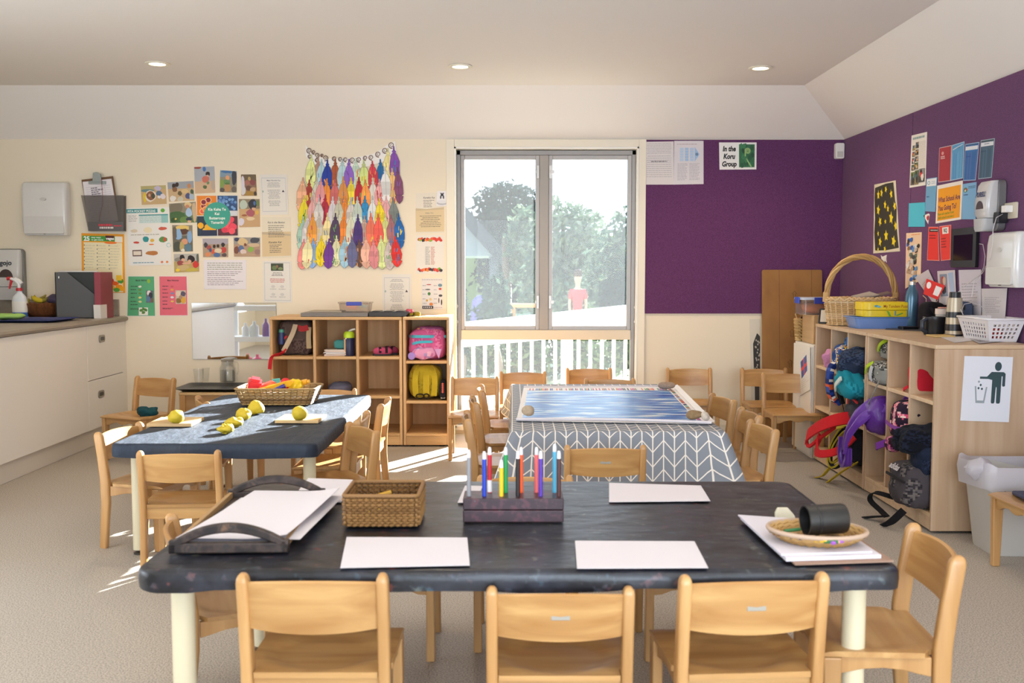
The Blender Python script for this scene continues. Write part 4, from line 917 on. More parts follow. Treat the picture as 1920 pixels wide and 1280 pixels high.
for (u, v, ru, rv, c) in ((0.16, 0.40, 0.08, 0.03, 'd9c9b0'), (0.48, 0.39, 0.10, 0.05, 'e8dcb8'), (0.82, 0.37, 0.10, 0.03, 'd2604a'), (0.2, 0.60, 0.07, 0.02, 'cf4a3c'), (0.42, 0.55, 0.07, 0.05, '2f8f92'), (0.57, 0.57, 0.05, 0.03, 'e0b446'), (0.82, 0.56, 0.1, 0.05, '5a8f4a'), (0.86, 0.56, 0.03, 0.04, 'd0503c'), (0.55, 0.64, 0.06, 0.012, 'e27a2c'), (0.55, 0.79, 0.14, 0.04, 'b8763c'), (0.95, 0.66, 0.05, 0.04, '9cc8c8'), (0.95, 0.66, 0.04, 0.03, 'e9e6e0'), (0.78, 0.95, 0.03, 0.02, 'e27a4c'), (0.9, 0.95, 0.03, 0.02, 'e88a3c')): s_.ell(u, v, ru, rv, c, jit=0.2)
s_.rect(0.1, 0.73, 0.32, 0.84, '6a5048'); s_.rect(0.12, 0.75, 0.30, 0.82, 'e4d8c8'); s_.lines(0.08, 0.9, 0.46, 0.5, 1, 'b8b2a8', 0.4); s_.lines(0.1, 0.6, 0.945, 0.97, 1, '6a9ab0', 0.6, 0)
s_.build('wall_poster', 'white recipe poster headed PITA POCKET PIZZAS with teal banner', 'poster', WG)
def recipe(q, bg, title, label, cols):
    s_ = Bsheet(q, col='e8e0da'); s_.rect(0.02, 0.015, 0.98, 0.985, bg); s_.text(title, 0.5, 0.13, 0.036, '2a2422', bold=0.03, maxw=0.6)
    for k, v in enumerate((0.25, 0.33, 0.42, 0.52, 0.62, 0.70)):
        s_.lines(0.12, 0.38, v, v + 0.035, 1, '3f3a38', 0.5, 0.4)
        if k < 5: s_.ell(0.46, v + 0.015, 0.06, 0.025, cols[k], jit=0.3)
    s_.lines(0.12, 0.5, 0.80, 0.84, 2, '3f3a38', 0.5); return s_
s_ = recipe([(240, 517), (290, 517), (292, 593), (238, 593)], '58a878', 'BULK PESTO', '', ['efe8d8', '6a8f3c', '6a8f3c', 'e8d88a', 'e0d890'])
s_.ell(0.78, 0.13, 0.06, 0.05, '8fb83a'); s_.snap(0.68, 0.36, 0.94, 0.66, [(1, '6a6a74')], [(0.4, 0.2, 0.3, 0.2, 'e8e0d8'), (0.6, 0.4, 0.3, 0.25, '3a3a48'), (0.3, 0.7, 0.3, 0.25, '5a7a9a'), (0.8, 0.8, 0.2, 0.2, '7a5a48')]); s_.rect(0.42, 0.78, 0.74, 0.97, 'e8e6dc')
for u, v in ((0.5, 0.85), (0.58, 0.9), (0.66, 0.84), (0.58, 0.82)): s_.ell(u, v, 0.06, 0.04, '55803a', jit=0.4)
s_.build('wall_poster', 'green recipe sheet with basil leaves low on the back wall', 'poster', WG)
s_ = recipe([(298, 517), (351, 517), (353, 592), (299, 592)], 'e2697a', 'Beet Hummus', '', ['d05a68', 'e8a048', '6a8fc0', 'e0e0e8', 'e8c05a'])
s_.snap(0.58, 0.36, 0.94, 0.70, [(1, 'c9b8a8')], [(0.3, 0.25, 0.3, 0.2, 'e0c8b0'), (0.75, 0.25, 0.25, 0.2, '5a5468'), (0.3, 0.75, 0.3, 0.2, '8a6a3c'), (0.75, 0.72, 0.25, 0.25, 'e0a83a'), (0.5, 0.5, 0.2, 0.15, 'b08a70')])
s_.build('wall_poster', 'pink recipe sheet headed Beet Hummus', 'poster', WG)
def photo(q, label, bands, blobs, border='ece4d8'):
    s_ = Bsheet(q, col=border); s_.snap(0, 0, 1, 1, bands, blobs); s_.build('photo_print', label, 'photo', 'children photo prints on the back wall')
SK = 'd8a88a'; HR = '33241e'
photo([(264, 349), (311, 347), (313, 382), (266, 384)], 'photo print of a bowl of food beside a banana, leftmost of the wall photos', [(0.2, 'b8aa72'), (1, 'c9a878')], [(0.25, 0.25, 0.3, 0.08, '6a8a8a'), (0.14, 0.62, 0.07, 0.25, 'e0c42a'), (0.38, 0.55, 0.22, 0.3, 'e8dccb'), (0.38, 0.55, 0.18, 0.25, '8a5a3a'), (0.48, 0.55, 0.08, 0.14, '4a4a38'), (0.33, 0.5, 0.05, 0.08, 'd0a080'), (0.72, 0.42, 0.12, 0.14, '54708f'), (0.68, 0.15, 0.14, 0.14, 'c4b8cf'), (0.86, 0.6, 0.11, 0.14, 'ded3d6'), (0.7, 0.62, 0.06, 0.08, 'e4e0dc')])
photo([(314, 342), (363, 339), (365, 376), (317, 378)], 'photo print of children gathered around a table of bowls', [(0.35, '9ea2a8'), (1, 'c9aa80')], [(0.24, 0.2, 0.08, 0.14, '3a2820'), (0.36, 0.14, 0.07, 0.12, '3a2820'), (0.26, 0.38, 0.10, 0.14, '8a6242'), (0.16, 0.85, 0.12, 0.15, 'e6e0d6'), (0.45, 0.6, 0.09, 0.12, '6a5a3a'), (0.45, 0.9, 0.12, 0.14, 'c9c4ae'), (0.65, 0.5, 0.14, 0.12, 'd8bb85'), (0.75, 0.75, 0.10, 0.16, '51557c'), (0.92, 0.55, 0.07, 0.14, '3f5a48'), (0.9, 0.8, 0.10, 0.15, 'a8b8c8'), (0.82, 0.25, 0.08, 0.12, 'c88a5a')])
photo([(364, 313), (402, 312), (404, 361), (366, 363)], 'tall photo print of a child in pink top at a table, topmost of wall photos', [(0.55, 'a9adb4'), (1, 'cfae8c')], [(0.18, 0.03, 0.18, 0.05, '9a4a3c'), (0.5, 0.08, 0.08, 0.1, '4f78b0'), (0.66, 0.28, 0.11, 0.09, HR), (0.64, 0.36, 0.08, 0.05, SK), (0.55, 0.48, 0.18, 0.13, 'c9705e'), (0.36, 0.55, 0.03, 0.12, SK), (0.5, 0.77, 0.10, 0.07, '566a44'), (0.66, 0.62, 0.07, 0.06, '6a8a62'), (0.9, 0.7, 0.1, 0.2, 'b8a898')])
photo([(413, 319), (444, 321), (444, 361), (412, 360)], 'photo print of a child in a hat holding a pot plant', [(0.3, '7f98a8'), (1, '8f8a74')], [(0.4, 0.05, 0.35, 0.08, '3f6fa0'), (0.85, 0.3, 0.15, 0.35, '3a3c46'), (0.45, 0.2, 0.17, 0.10, '8f979f'), (0.45, 0.33, 0.12, 0.10, 'e0a070'), (0.4, 0.52, 0.22, 0.12, '6a8a5a'), (0.45, 0.6, 0.16, 0.05, '56763a'), (0.45, 0.8, 0.2, 0.18, 'b88a5a'), (0.12, 0.6, 0.12, 0.2, '7f9a4a'), (0.15, 0.9, 0.15, 0.1, '5a5048'), (0.85, 0.85, 0.15, 0.15, '6a6058')])
photo([(452, 327), (480, 327), (482, 367), (453, 367)], 'photo print of several children playing outdoors, right of the pot plant photo', [(0.3, '6a5a42'), (0.6, '8a6a55'), (1, '9f7a4a')], [(0.1, 0.5, 0.12, 0.5, 'd8d0d8'), (0.4, 0.38, 0.15, 0.12, 'a86a5a'), (0.75, 0.38, 0.18, 0.14, '8a4a48'), (0.5, 0.65, 0.25, 0.12, '6a4a3a'), (0.75, 0.7, 0.2, 0.1, 'c0a07a'), (0.15, 0.75, 0.14, 0.2, 'd4d0d0'), (0.55, 0.9, 0.3, 0.12, 'a8803a'), (0.9, 0.9, 0.1, 0.1, '46382c'), (0.55, 0.2, 0.1, 0.1, 'b89a62')])
photo([(317, 382), (367, 378), (370, 417), (319, 418)], 'photo print of a child in blue shirt beside leafy plants', [(0.5, '8f8672'), (1, '5f7a4e')], [(0.25, 0.25, 0.25, 0.3, '7a705c'), (0.25, 0.7, 0.3, 0.3, '47683c'), (0.15, 0.85, 0.12, 0.12, '34502e'), (0.22, 0.8, 0.04, 0.05, 'e0c05a'), (0.55, 0.85, 0.2, 0.15, '6a8a48'), (0.70, 0.12, 0.14, 0.14, 'dcc08a'), (0.68, 0.2, 0.08, 0.09, 'c88a6a'), (0.72, 0.5, 0.13, 0.22, 'a9c2dc'), (0.7, 0.82, 0.12, 0.09, '38424f'), (0.72, 0.94, 0.07, 0.06, SK), (0.93, 0.5, 0.08, 0.5, 'ccb08c')])
photo([(323, 422), (361, 422), (362, 471), (325, 472)], 'tall photo print of a child in a sun hat looking down', [(0.4, '8a8070'), (1, '6a6658')], [(0.5, 0.1, 0.35, 0.10, 'e0c06a'), (0.55, 0.25, 0.25, 0.12, '5a3a26'), (0.3, 0.35, 0.16, 0.22, '8fb2d4'), (0.85, 0.45, 0.14, 0.25, '86a8cc'), (0.1, 0.3, 0.12, 0.25, '6a6054'), (0.2, 0.8, 0.2, 0.2, '4a4c40'), (0.6, 0.62, 0.16, 0.12, 'd89a78'), (0.45, 0.8, 0.12, 0.2, 'b9a468'), (0.75, 0.85, 0.18, 0.15, '5a7a8a'), (0.5, 0.95, 0.1, 0.06, 'e4ddd0')])
photo([(326, 476), (373, 475), (374, 509), (327, 511)], 'photo print of two dark haired children leaning together', [(0.4, 'b5b0a8'), (1, 'b8a064')], [(0.2, 0.3, 0.2, 0.12, '8a8478'), (0.33, 0.2, 0.11, 0.15, '2a201e'), (0.37, 0.34, 0.08, 0.1, SK), (0.25, 0.5, 0.14, 0.14, '9a4a48'), (0.68, 0.3, 0.15, 0.2, '2a201e'), (0.62, 0.42, 0.08, 0.1, SK), (0.87, 0.6, 0.13, 0.2, 'd0382e'), (0.5, 0.52, 0.2, 0.06, SK), (0.35, 0.75, 0.25, 0.15, 'c9ae7a'), (0.15, 0.87, 0.08, 0.08, 'f0d030'), (0.7, 0.88, 0.25, 0.1, 'c4b04a'), (0.95, 0.25, 0.05, 0.25, '5a6258')])
photo([(380, 447), (428, 447), (428, 482), (381, 482)], 'photo print of a group of children seated around a table', [(0.3, 'aaa2aa'), (1, 'a8927a')], [(0.12, 0.35, 0.08, 0.14, '3c3a44'), (0.8, 0.33, 0.08, 0.12, '2c2426'), (0.25, 0.5, 0.10, 0.14, 'a85048'), (0.45, 0.42, 0.06, 0.1, '382a28'), (0.6, 0.4, 0.06, 0.09, '382a28'), (0.4, 0.7, 0.08, 0.14, 'cf5a3c'), (0.82, 0.62, 0.12, 0.16, 'b8433a'), (0.6, 0.65, 0.15, 0.12, 'd8c8ac'), (0.55, 0.88, 0.14, 0.12, '4f6a94'), (0.2, 0.85, 0.12, 0.12, 'd88a5a'), (0.85, 0.88, 0.1, 0.1, '5a4a48'), (0.3, 0.62, 0.06, 0.1, '3c5a80')])
photo([(438, 445), (488, 445), (488, 481), (439, 481)], 'photo print of a child in straw hat with a green bowl', [(0.35, '9a948c'), (1, 'b09078')], [(0.12, 0.1, 0.1, 0.1, '3a3c5a'), (0.34, 0.22, 0.18, 0.2, 'd4b888'), (0.44, 0.38, 0.05, 0.08, '7a4632'), (0.28, 0.62, 0.13, 0.2, '5a6f98'), (0.36, 0.75, 0.12, 0.14, 'd8c4b8'), (0.1, 0.65, 0.10, 0.2, '7a4a3a'), (0.64, 0.62, 0.12, 0.14, '86b04a'), (0.8, 0.15, 0.18, 0.16, '4a4a52'), (0.75, 0.4, 0.22, 0.1, 'cbb08e'), (0.9, 0.75, 0.12, 0.14, '9a7a70'), (0.55, 0.9, 0.3, 0.08, 'b8987a')])
photo([(448, 373), (487, 373), (488, 425), (449, 426)], 'photo print of a child in maroon top, right of the round teal sign', [(0.35, '8a7a62'), (1, 'c6a074')], [(0.22, 0.2, 0.2, 0.18, 'bcc6b4'), (0.65, 0.2, 0.2, 0.2, '2c2a34'), (0.75, 0.15, 0.06, 0.08, '4a6aa0'), (0.55, 0.5, 0.22, 0.13, 'a85a62'), (0.85, 0.48, 0.10, 0.08, 'd8b052'), (0.25, 0.58, 0.14, 0.04, '9a5a3c'), (0.1, 0.8, 0.14, 0.14, 'd8d0dc'), (0.55, 0.7, 0.2, 0.07, 'e0c8a0'), (0.9, 0.15, 0.08, 0.12, '6a7a4a'), (0.7, 0.35, 0.1, 0.05, SK)])
# fruit poster with round sign
s_ = Bsheet([(368, 366), (446, 366), (447, 442), (370, 443)], col='ece6da')
def fruits(u0, v0, u1, v1, bg, cols, n, r, seed, inner=None):
    g = random.Random(seed); s_.rect(u0, v0, u1, v1, bg)
    for k in range(n):
        u, v = u0 + r + (u1 - u0 - 2 * r) * g.random(), v0 + r + (v1 - v0 - 2 * r) * g.random(); s_.ell(u, v, r, r, g.choice(cols), 12, jit=0.15)
        if inner: s_.ell(u, v, r * 0.82, r * 0.82, 'f3d9b8', 12); s_.ell(u, v, r * 0.7, r * 0.7, g.choice(inner), 12)
fruits(0.01, 0.01, 0.49, 0.49, 'e8862a', ['f09a2a', 'ee8a2c'], 9, 0.085, 3, ['ee6a4a', 'f08a3a', 'f4604c', '8a2a38'])
fruits(0.51, 0.01, 0.99, 0.38, '30507a', ['4f78b4', '6a92c8', '7aa4d4', '34568a'], 34, 0.035, 4)
s_.rect(0.51, 0.38, 0.99, 0.49, 'd9d8dc')
fruits(0.01, 0.51, 0.49, 0.99, '2a3a4a', ['f0b020', 'f4c030', 'e8a01c'], 11, 0.075, 5)
s_.rect(0.1, 0.85, 0.49, 0.99, '27304a'); fruits(0.51, 0.51, 0.99, 0.99, '5a3038', ['e84a5c', 'f05a68', 'd83a50'], 14, 0.08, 6)
s_.ell(0.5, 0.5, 0.325, 0.33, '3fa08c', 40)
for k, tx in enumerate(('Kia Kaha Te', 'Kai', 'Buttercups', 'Tamariki')): s_.text(tx, 0.5, 0.375 + 0.107 * k, 0.064, 'f2f4ee', bold=0.025, maxw=0.5)
s_.build('wall_poster', 'fruit poster with round teal sign reading Kia Kaha Te Kai Buttercups Tamariki', 'poster', WG)
# text sheets
s_ = Bsheet([(382, 487), (462, 487), (462, 542), (383, 542)], col='e6dfe2')
s_.lines(0.08, 0.94, 0.10, 0.38, 4, '7f8a62', 0.3, 0.05); s_.lines(0.08, 0.94, 0.40, 0.58, 3, '8a7a84', 0.3, 0.3); s_.lines(0.08, 0.94, 0.60, 0.9, 5, '8a7a84', 0.3, 0.4)
s_.build('wall_notice', 'landscape typed notice under the two lower photo prints', 'notice', WG)
def karakia(q, title, label, rows, bord=True):
    s_ = Bsheet(q, col='e4ded4')
    if bord: s_.rect(0.06, 0.08, 0.94, 0.92, 'b5b4be'); s_.rect(0.07, 0.09, 0.93, 0.91, 'e4ded4')
    s_.text(title, 0.5, 0.165, 0.035, '5a5a6a', bold=0.01, shear=0.25, maxw=0.5)
    for a, b, n in rows: s_.lines(0.24, 0.76, a, b, n, '8f8a88', 0.35, 0.4, True)
    s_.star(0.84, 0.42, 0.06, '3c3a3c', 3); s_.ell(0.1, 0.42, 0.025, 0.03, '9ab0a0')
    return s_
karakia([(487, 327), (538, 327), (541, 402), (490, 403)], 'Majic Rawhiti Kai', '', [(0.2, 0.33, 6), (0.38, 0.62, 8), (0.65, 0.8, 5)]).build('wall_notice', 'white bordered karakia sheet at top, left of the feather cloak', 'notice', WG)
s_ = Bsheet([(491, 407), (545, 407), (546, 482), (492, 484)], col='e4d9c2'); s_.rect(0, 0.36, 1, 0.96, 'd9c096'); s_.quad([(0, 0.36), (0.5, 0.38), (1, 0.42), (1, 0.47), (0, 0.42)], 'c2ae90')
s_.text('Kai in the Basket', 0.5, 0.15, 0.045, '3c3a3c', shear=0.3, maxw=0.62); s_.lines(0.22, 0.8, 0.2, 0.52, 7, '5a564e', 0.32, 0.3); s_.text('Karakia Kai', 0.45, 0.64, 0.05, '3c3a3c', shear=0.3, maxw=0.5); s_.lines(0.26, 0.7, 0.68, 0.9, 5, '5a564e', 0.32, 0.3)
s_.build('wall_notice', 'sandy beach song sheet headed Kai in the Basket', 'notice', WG)
s_ = Bsheet([(493, 489), (546, 489), (548, 567), (494, 566)], col='e4dfd6'); s_.rect(0.05, 0.04, 0.95, 0.96, 'a9aab2'); s_.rect(0.06, 0.05, 0.94, 0.95, 'e4dfd6')
s_.snap(0.28, 0.06, 0.72, 0.24, [(1, '3f4a34')], [(0.5, 0.5, 0.3, 0.3, '4a3a34'), (0.3, 0.6, 0.2, 0.3, '6a7a4a'), (0.75, 0.7, 0.2, 0.2, '7a8a5a'), (0.5, 0.4, 0.1, 0.2, '8a6a50')])
s_.lines(0.3, 0.72, 0.28, 0.38, 3, '6a6468', 0.4, 0.3, True); s_.lines(0.24, 0.76, 0.43, 0.54, 3, 'c0504a', 0.4, 0.15, True)
for u in (0.35, 0.66):
    for v in (0.6, 0.79): s_.ell(u, v + 0.02, 0.07, 0.035, 'cfcac4'); s_.lines(u - 0.12, u + 0.12, v + 0.07, v + 0.10, 2, '9a9690', 0.4, 0.2, True)
s_.build('wall_notice', 'song sheet with small leafy picture and red verse above the mirror corner', 'notice', WG)
s_ = Bsheet([(779, 362), (832, 361), (833, 436), (780, 437)], col='e6dccb'); s_.rect(0, 0.40, 1, 0.97, 'dcc59c'); s_.quad([(0, 0.38), (0.4, 0.4), (1, 0.36), (1, 0.42), (0, 0.44)], 'cbb794')
s_.text('Karakia Kai', 0.48, 0.14, 0.045, '3c3a3c', shear=0.3, maxw=0.45); s_.lines(0.28, 0.72, 0.18, 0.38, 5, '5a564e', 0.3, 0.4); s_.text('Haka Kai', 0.48, 0.52, 0.04, '9a8f7c', shear=0.3, maxw=0.4); s_.lines(0.12, 0.92, 0.57, 0.88, 7, '6a6252', 0.3, 0.5, True)
s_.build('wall_notice', 'sandy karakia sheet behind the bell shaped cutout beside window', 'notice', WG)
cutp = onY(830, 372, YB - 0.008)
s_ = Bsheet([(820, 358), (838, 358), (840, 386), (818, 386)], y=YB - 0.006, col='e9e6e6'); s_.ell(0.5, 0.8, 0.48, 0.14, 'b9b6ba'); s_.ell(0.5, 0.72, 0.45, 0.12, 'e0dee0'); s_.rect(0.32, 0.1, 0.68, 0.5, 'cfccd0'); s_.star(0.5, 0.25, 0.3, '2a2830', 4, 0.35, 0.78); s_.ell(0.36, 0.42, 0.06, 0.12, '2a2830'); s_.ell(0.64, 0.42, 0.06, 0.12, '2a2830')
s_.build('paper_cutout', 'small white bell cutout with black bow beside window', 'cutout')
s_ = Bsheet([(780, 441), (832, 441), (832, 513), (780, 513)], col='e6dfd4')
g = random.Random(12)
for v0 in (0.06, 0.84):
    for k in range(16): s_.ell(0.08 + 0.84 * (k + 0.5) / 16, v0 + 0.05 + 0.05 * (g.random() - 0.5), 0.06, 0.04, g.choice(['d8442c', 'e05a3a', '86ac3a', '3a3434', 'e88a2c', 'cf3a2c']), jit=0.4)
s_.lines(0.34, 0.52, 0.30, 0.78, 14, '9a9690', 0.35, 0.4); s_.lines(0.54, 0.7, 0.30, 0.78, 14, 'd87a6a', 0.35, 0.4)
s_.build('wall_notice', 'menu sheet with tomato and vegetable borders beside window', 'notice', WG)
s_ = karakia([(717, 514), (771, 514), (771, 590), (718, 590)], '', '', [(0.12, 0.2, 3), (0.23, 0.4, 6), (0.42, 0.7, 10), (0.74, 0.9, 6)])
s_.build('wall_notice', 'bordered karakia sheet on back wall standing over the black plastic tray', 'notice', WG)
s_ = Bsheet([(790, 522), (830, 522), (830, 579), (791, 579)], col='e2dcd8')
for k in range(12): s_.star(0.06 + 0.08 * k, 0.04, 0.03, '8a6a6a', 3); s_.star(0.06 + 0.08 * k, 0.95, 0.03, 'b06a6a', 3)
for (u, v, ru, rv, c) in ((0.35, 0.2, 0.12, 0.015, 'b03a3a'), (0.88, 0.22, 0.1, 0.05, '6a8a98'), (0.3, 0.36, 0.12, 0.02, '5a5a5a'), (0.88, 0.34, 0.07, 0.035, 'c8402c'), (0.36, 0.5, 0.07, 0.055, '4a7a3a'), (0.9, 0.56, 0.09, 0.04, '4a4a4a'), (0.42, 0.68, 0.06, 0.05, 'd8c08a'), (0.25, 0.72, 0.05, 0.04, 'c8a04a'), (0.45, 0.84, 0.09, 0.05, 'd8803a'), (0.82, 0.72, 0.025, 0.09, '4a4448'), (0.95, 0.78, 0.03, 0.1, '3a3438')): s_.ell(u, v, ru, rv, c)
for v in (0.22, 0.36, 0.5, 0.66, 0.8): s_.lines(0.05, 0.24, v, v + 0.05, 1, 'a09a9a', 0.4); s_.lines(0.58, 0.76, v, v + 0.05, 1, 'a09a9a', 0.4)
s_.rect(0.03, 0.9, 0.55, 0.99, '2c2828')
for k in range(5): s_.rect(0.08 + 0.09 * k, 0.925, 0.13 + 0.09 * k, 0.965, 'e2dcd8')
s_.build('wall_notice', 'picture word sheet with zigzag borders low beside window', 'notice', WG)
# documents on the purple board
s_ = Bsheet([(1209, 266), (1263, 265), (1263, 346), (1208, 346)], y=YB - 0.012, col='ded7d6'); s_.lines(0.06, 0.94, 0.04, 0.3, 7, 'b3acb0', 0.3, 0.1, True); s_.lines(0.06, 0.94, 0.33, 0.86, 11, 'b3acb0', 0.25, 0.1, True); s_.lines(0.2, 0.8, 0.45, 0.49, 1, '6a6468', 0.5, 0.1, True)
s_.build('wall_notice', 'white typed notice at top left corner of the purple board', 'notice', 'documents on the purple boards')
s_ = Bsheet([(1264, 264), (1319, 264), (1319, 345), (1263, 346)], y=YB - 0.012, col='ddd7da'); s_.lines(0.1, 0.9, 0.07, 0.1, 1, 'b8a0a8', 0.5)
for k, c in enumerate(('b9cfe6', 'a4c2e2', 'b4cce6')):
    u = 0.2 + 0.17 * k
    for j in range(5): s_.rect(u, 0.16 + 0.062 * j, u + 0.12, 0.215 + 0.062 * j, c)
s_.quad([(0.7, 0.14), (0.86, 0.31), (0.7, 0.48)], '9dbfe4'); s_.ell(0.77, 0.31, 0.05, 0.035, '6a86a8'); s_.lines(0.12, 0.48, 0.52, 0.92, 12, 'b0aab0', 0.35, 0.3); s_.lines(0.52, 0.9, 0.52, 0.92, 12, 'b0aab0', 0.35, 0.3)
s_.build('wall_notice', 'white notice with blue arrow diagram on the purple board', 'notice', 'documents on the purple boards')
s_ = Bsheet([(1348, 267), (1418.5, 267), (1418, 317.5), (1349, 318)], y=YB - 0.012, col='efece8')
for k, tx in enumerate(('In the', 'Koru', 'Group')): s_.text(tx, 0.27, 0.32 + 0.28 * k, 0.185, '1a1818', bold=0.045, shear=0.22, maxw=0.46, sx=0.8)
s_.rect(0.53, 0.07, 0.95, 0.92, '2f6a44'); g = random.Random(3)
for k in range(16): s_.ell(0.56 + 0.36 * g.random(), 0.12 + 0.75 * g.random(), 0.05, 0.1, g.choice(['245a3a', '3a7a50', '1f4c34']), jit=0.4)
sp_ = []
for k in range(40):
    a = k / 39 * 4.6 * PI; r_ = 0.012 + 0.068 * (k / 39); sp_.append((0.76 + r_ * math.cos(a + 0.6), 0.32 - r_ * math.sin(a + 0.6) * s_.W / s_.H))
sp_ += [(0.70, 0.52), (0.76, 0.68), (0.86, 0.9)]
for k in range(len(sp_) - 1):
    (u, v), (u2, v2) = sp_[k], sp_[k + 1]; d = Vector((u2 - u, v2 - v)); d.normalize() if d.length else None; w_2 = 0.012 if k < 39 else 0.016
    s_.mb.add([s_.at(u - d.y * w_2, v + d.x * w_2 * 1.4), s_.at(u2 - d.y * w_2, v2 + d.x * w_2 * 1.4), s_.at(u2 + d.y * w_2, v2 - d.x * w_2 * 1.4), s_.at(u + d.y * w_2, v - d.x * w_2 * 1.4)], [(0, 1, 2, 3)], '9cc07a')
s_.build('wall_sign', 'white sign reading In the Koru Group with green fern spiral', 'sign', 'documents on the purple boards')
# ---------------------------------------------------------------- feather cloak
ck = thing('feather_cloak', 'cloak of colourful paper feathers under a white koru collar on back wall', 'cloak', tuple(onY(655, 500, YB - 0.01)))
L0 = ck.location.copy()
def ckp(x, y, l): return onY(x, y, YB - l) - L0
top = [(573, 270), (580, 283), (592, 292), (610, 297), (630, 297), (655, 296), (680, 293), (700, 288), (718, 278), (730, 268), (741, 265)]
bot = [(573, 292), (582, 303), (596, 310), (612, 312), (632, 316), (655, 317), (680, 314), (702, 308), (720, 302), (734, 290), (743, 284)]
m = MB(); n = len(top)
F = [ckp(x, y, 0.006) for x, y in top] + [ckp(x, y, 0.006) for x, y in bot]; B = [ckp(x, y, 0.001) for x, y in top] + [ckp(x, y, 0.001) for x, y in bot]
m.add(F + B, [(k, n + k, n + k + 1, k + 1) for k in range(n - 1)] + [(2 * n + k, 2 * n + k + 1, 3 * n + k + 1, 3 * n + k) for k in range(n - 1)] + [(k, k + 1, 2 * n + k + 1, 2 * n + k) for k in range(n - 1)] + [(n + k, 3 * n + k, 3 * n + k + 1, n + k + 1) for k in range(n - 1)], 'f3efe9')
for (x, y, r, fl) in ((580, 282, 5.5, 1), (588, 285, 4, 1), (594, 291, 5, -1), (581, 293, 4, 1), (594, 300, 3.5, 1), (604, 291, 3, 1), (610, 296, 5.5, -1), (627, 297, 4.5, 1), (638, 298, 4, 1), (648, 299, 4.5, 1), (661, 300, 5.5, 1), (673, 299, 5, 1), (685, 296, 4.5, 1), (696, 295, 5, 1), (709, 289, 5.5, 1), (722, 282, 5.5, 1), (734, 272, 6, 1)):
    pr = None
    for k in range(26):
        a = k / 25 * 3.4 * PI + 0.6; rr = r * (0.15 + 0.85 * k / 25); q = (x + fl * rr * math.cos(a), y - rr * math.sin(a)); wv = 0.5 + 1.3 * k / 25
        if pr:
            d = Vector((q[0] - pr[0], q[1] - pr[1])).normalized(); nx_, ny_ = -d.y * wv * 0.6, d.x * wv * 0.6
            m.add([ckp(pr[0] + nx_, pr[1] + ny_, 0.0066), ckp(q[0] + nx_, q[1] + ny_, 0.0066), ckp(q[0] - nx_, q[1] - ny_, 0.0066), ckp(pr[0] - nx_, pr[1] - ny_, 0.0066)], [(0, 1, 2, 3)], '75594b')
        pr = q
m.build('collar', PRINT, ck, label='white collar with brown koru spirals')
ROWS = [
 (445, 503, 4, [(570, 'ef8f88'), (578, 'efe6b0'), (588, '86ace0'), (603, 'f0d413'), (617, '6f3494'), (631, 'e7e5b8'), (646, 'a4cde0'), (660, '6a6a92'), (674, '6d4a3a'), (686, 'f0b8a0'), (700, 'dd8c90'), (714, 'd6e29a'), (728, 'cfc0bc'), (741, 'e02a20')]),
 (402, 458, 4, [(569, 'a9cdb8'), (577, 'd8d2d0'), (587, 'f0a23c'), (599, 'd2c8bc'), (614, 'f0dfa0'), (629, '4f3a5a'), (644, 'f28a2c'), (658, 'e5e4c8'), (671, '4a2f78'), (683, 'c5a596'), (695, 'f0795c'), (709, 'ef5f50'), (722, 'd9dc8c'), (733, 'a56a70'), (747, '0f62ac')]),
 (368, 424, 4, [(571, 'e9d626'), (586, 'e0a8a4'), (598, 'd9d3cc'), (610, 'b8243c'), (624, 'ddd6da'), (635, 'cfcdb4'), (646, 'f08c30'), (658, 'd0c8c0'), (670, 'cfdccc'), (684, '2c8fc8'), (698, 'dfe0dc'), (711, 'f0d628'), (724, 'efb0b0'), (737, '7d8580')]),
 (334, 388, 4, [(568, 'f0b48c'), (580, 'b03a2a'), (594, 'd0ccb8'), (602, 'efa0a0'), (613, 'f2902c'), (628, 'd9706c'), (644, 'dd9348'), (658, 'f0d83c'), (673, 'b81c2c'), (685, 'f39a4a'), (699, 'e4dbd0'), (711, 'eeaaa8'), (722, 'e4e2de'), (735, 'eec07a'), (745, '7d4468')]),
 (298, 352, 4, [(584, 'e6ec9a'), (597, 'c99a84'), (603, 'b8d8dc'), (614, '16399c'), (629, 'a8532c'), (642, 'b9d4d8'), (654, '8d5fc0'), (667, 'cfe6d0'), (682, 'd3e08a'), (698, 'd43a4a'), (713, '1b6fae'), (727, 'f0e39a'), (738, '8a4fb5')]),
]
lay = 0
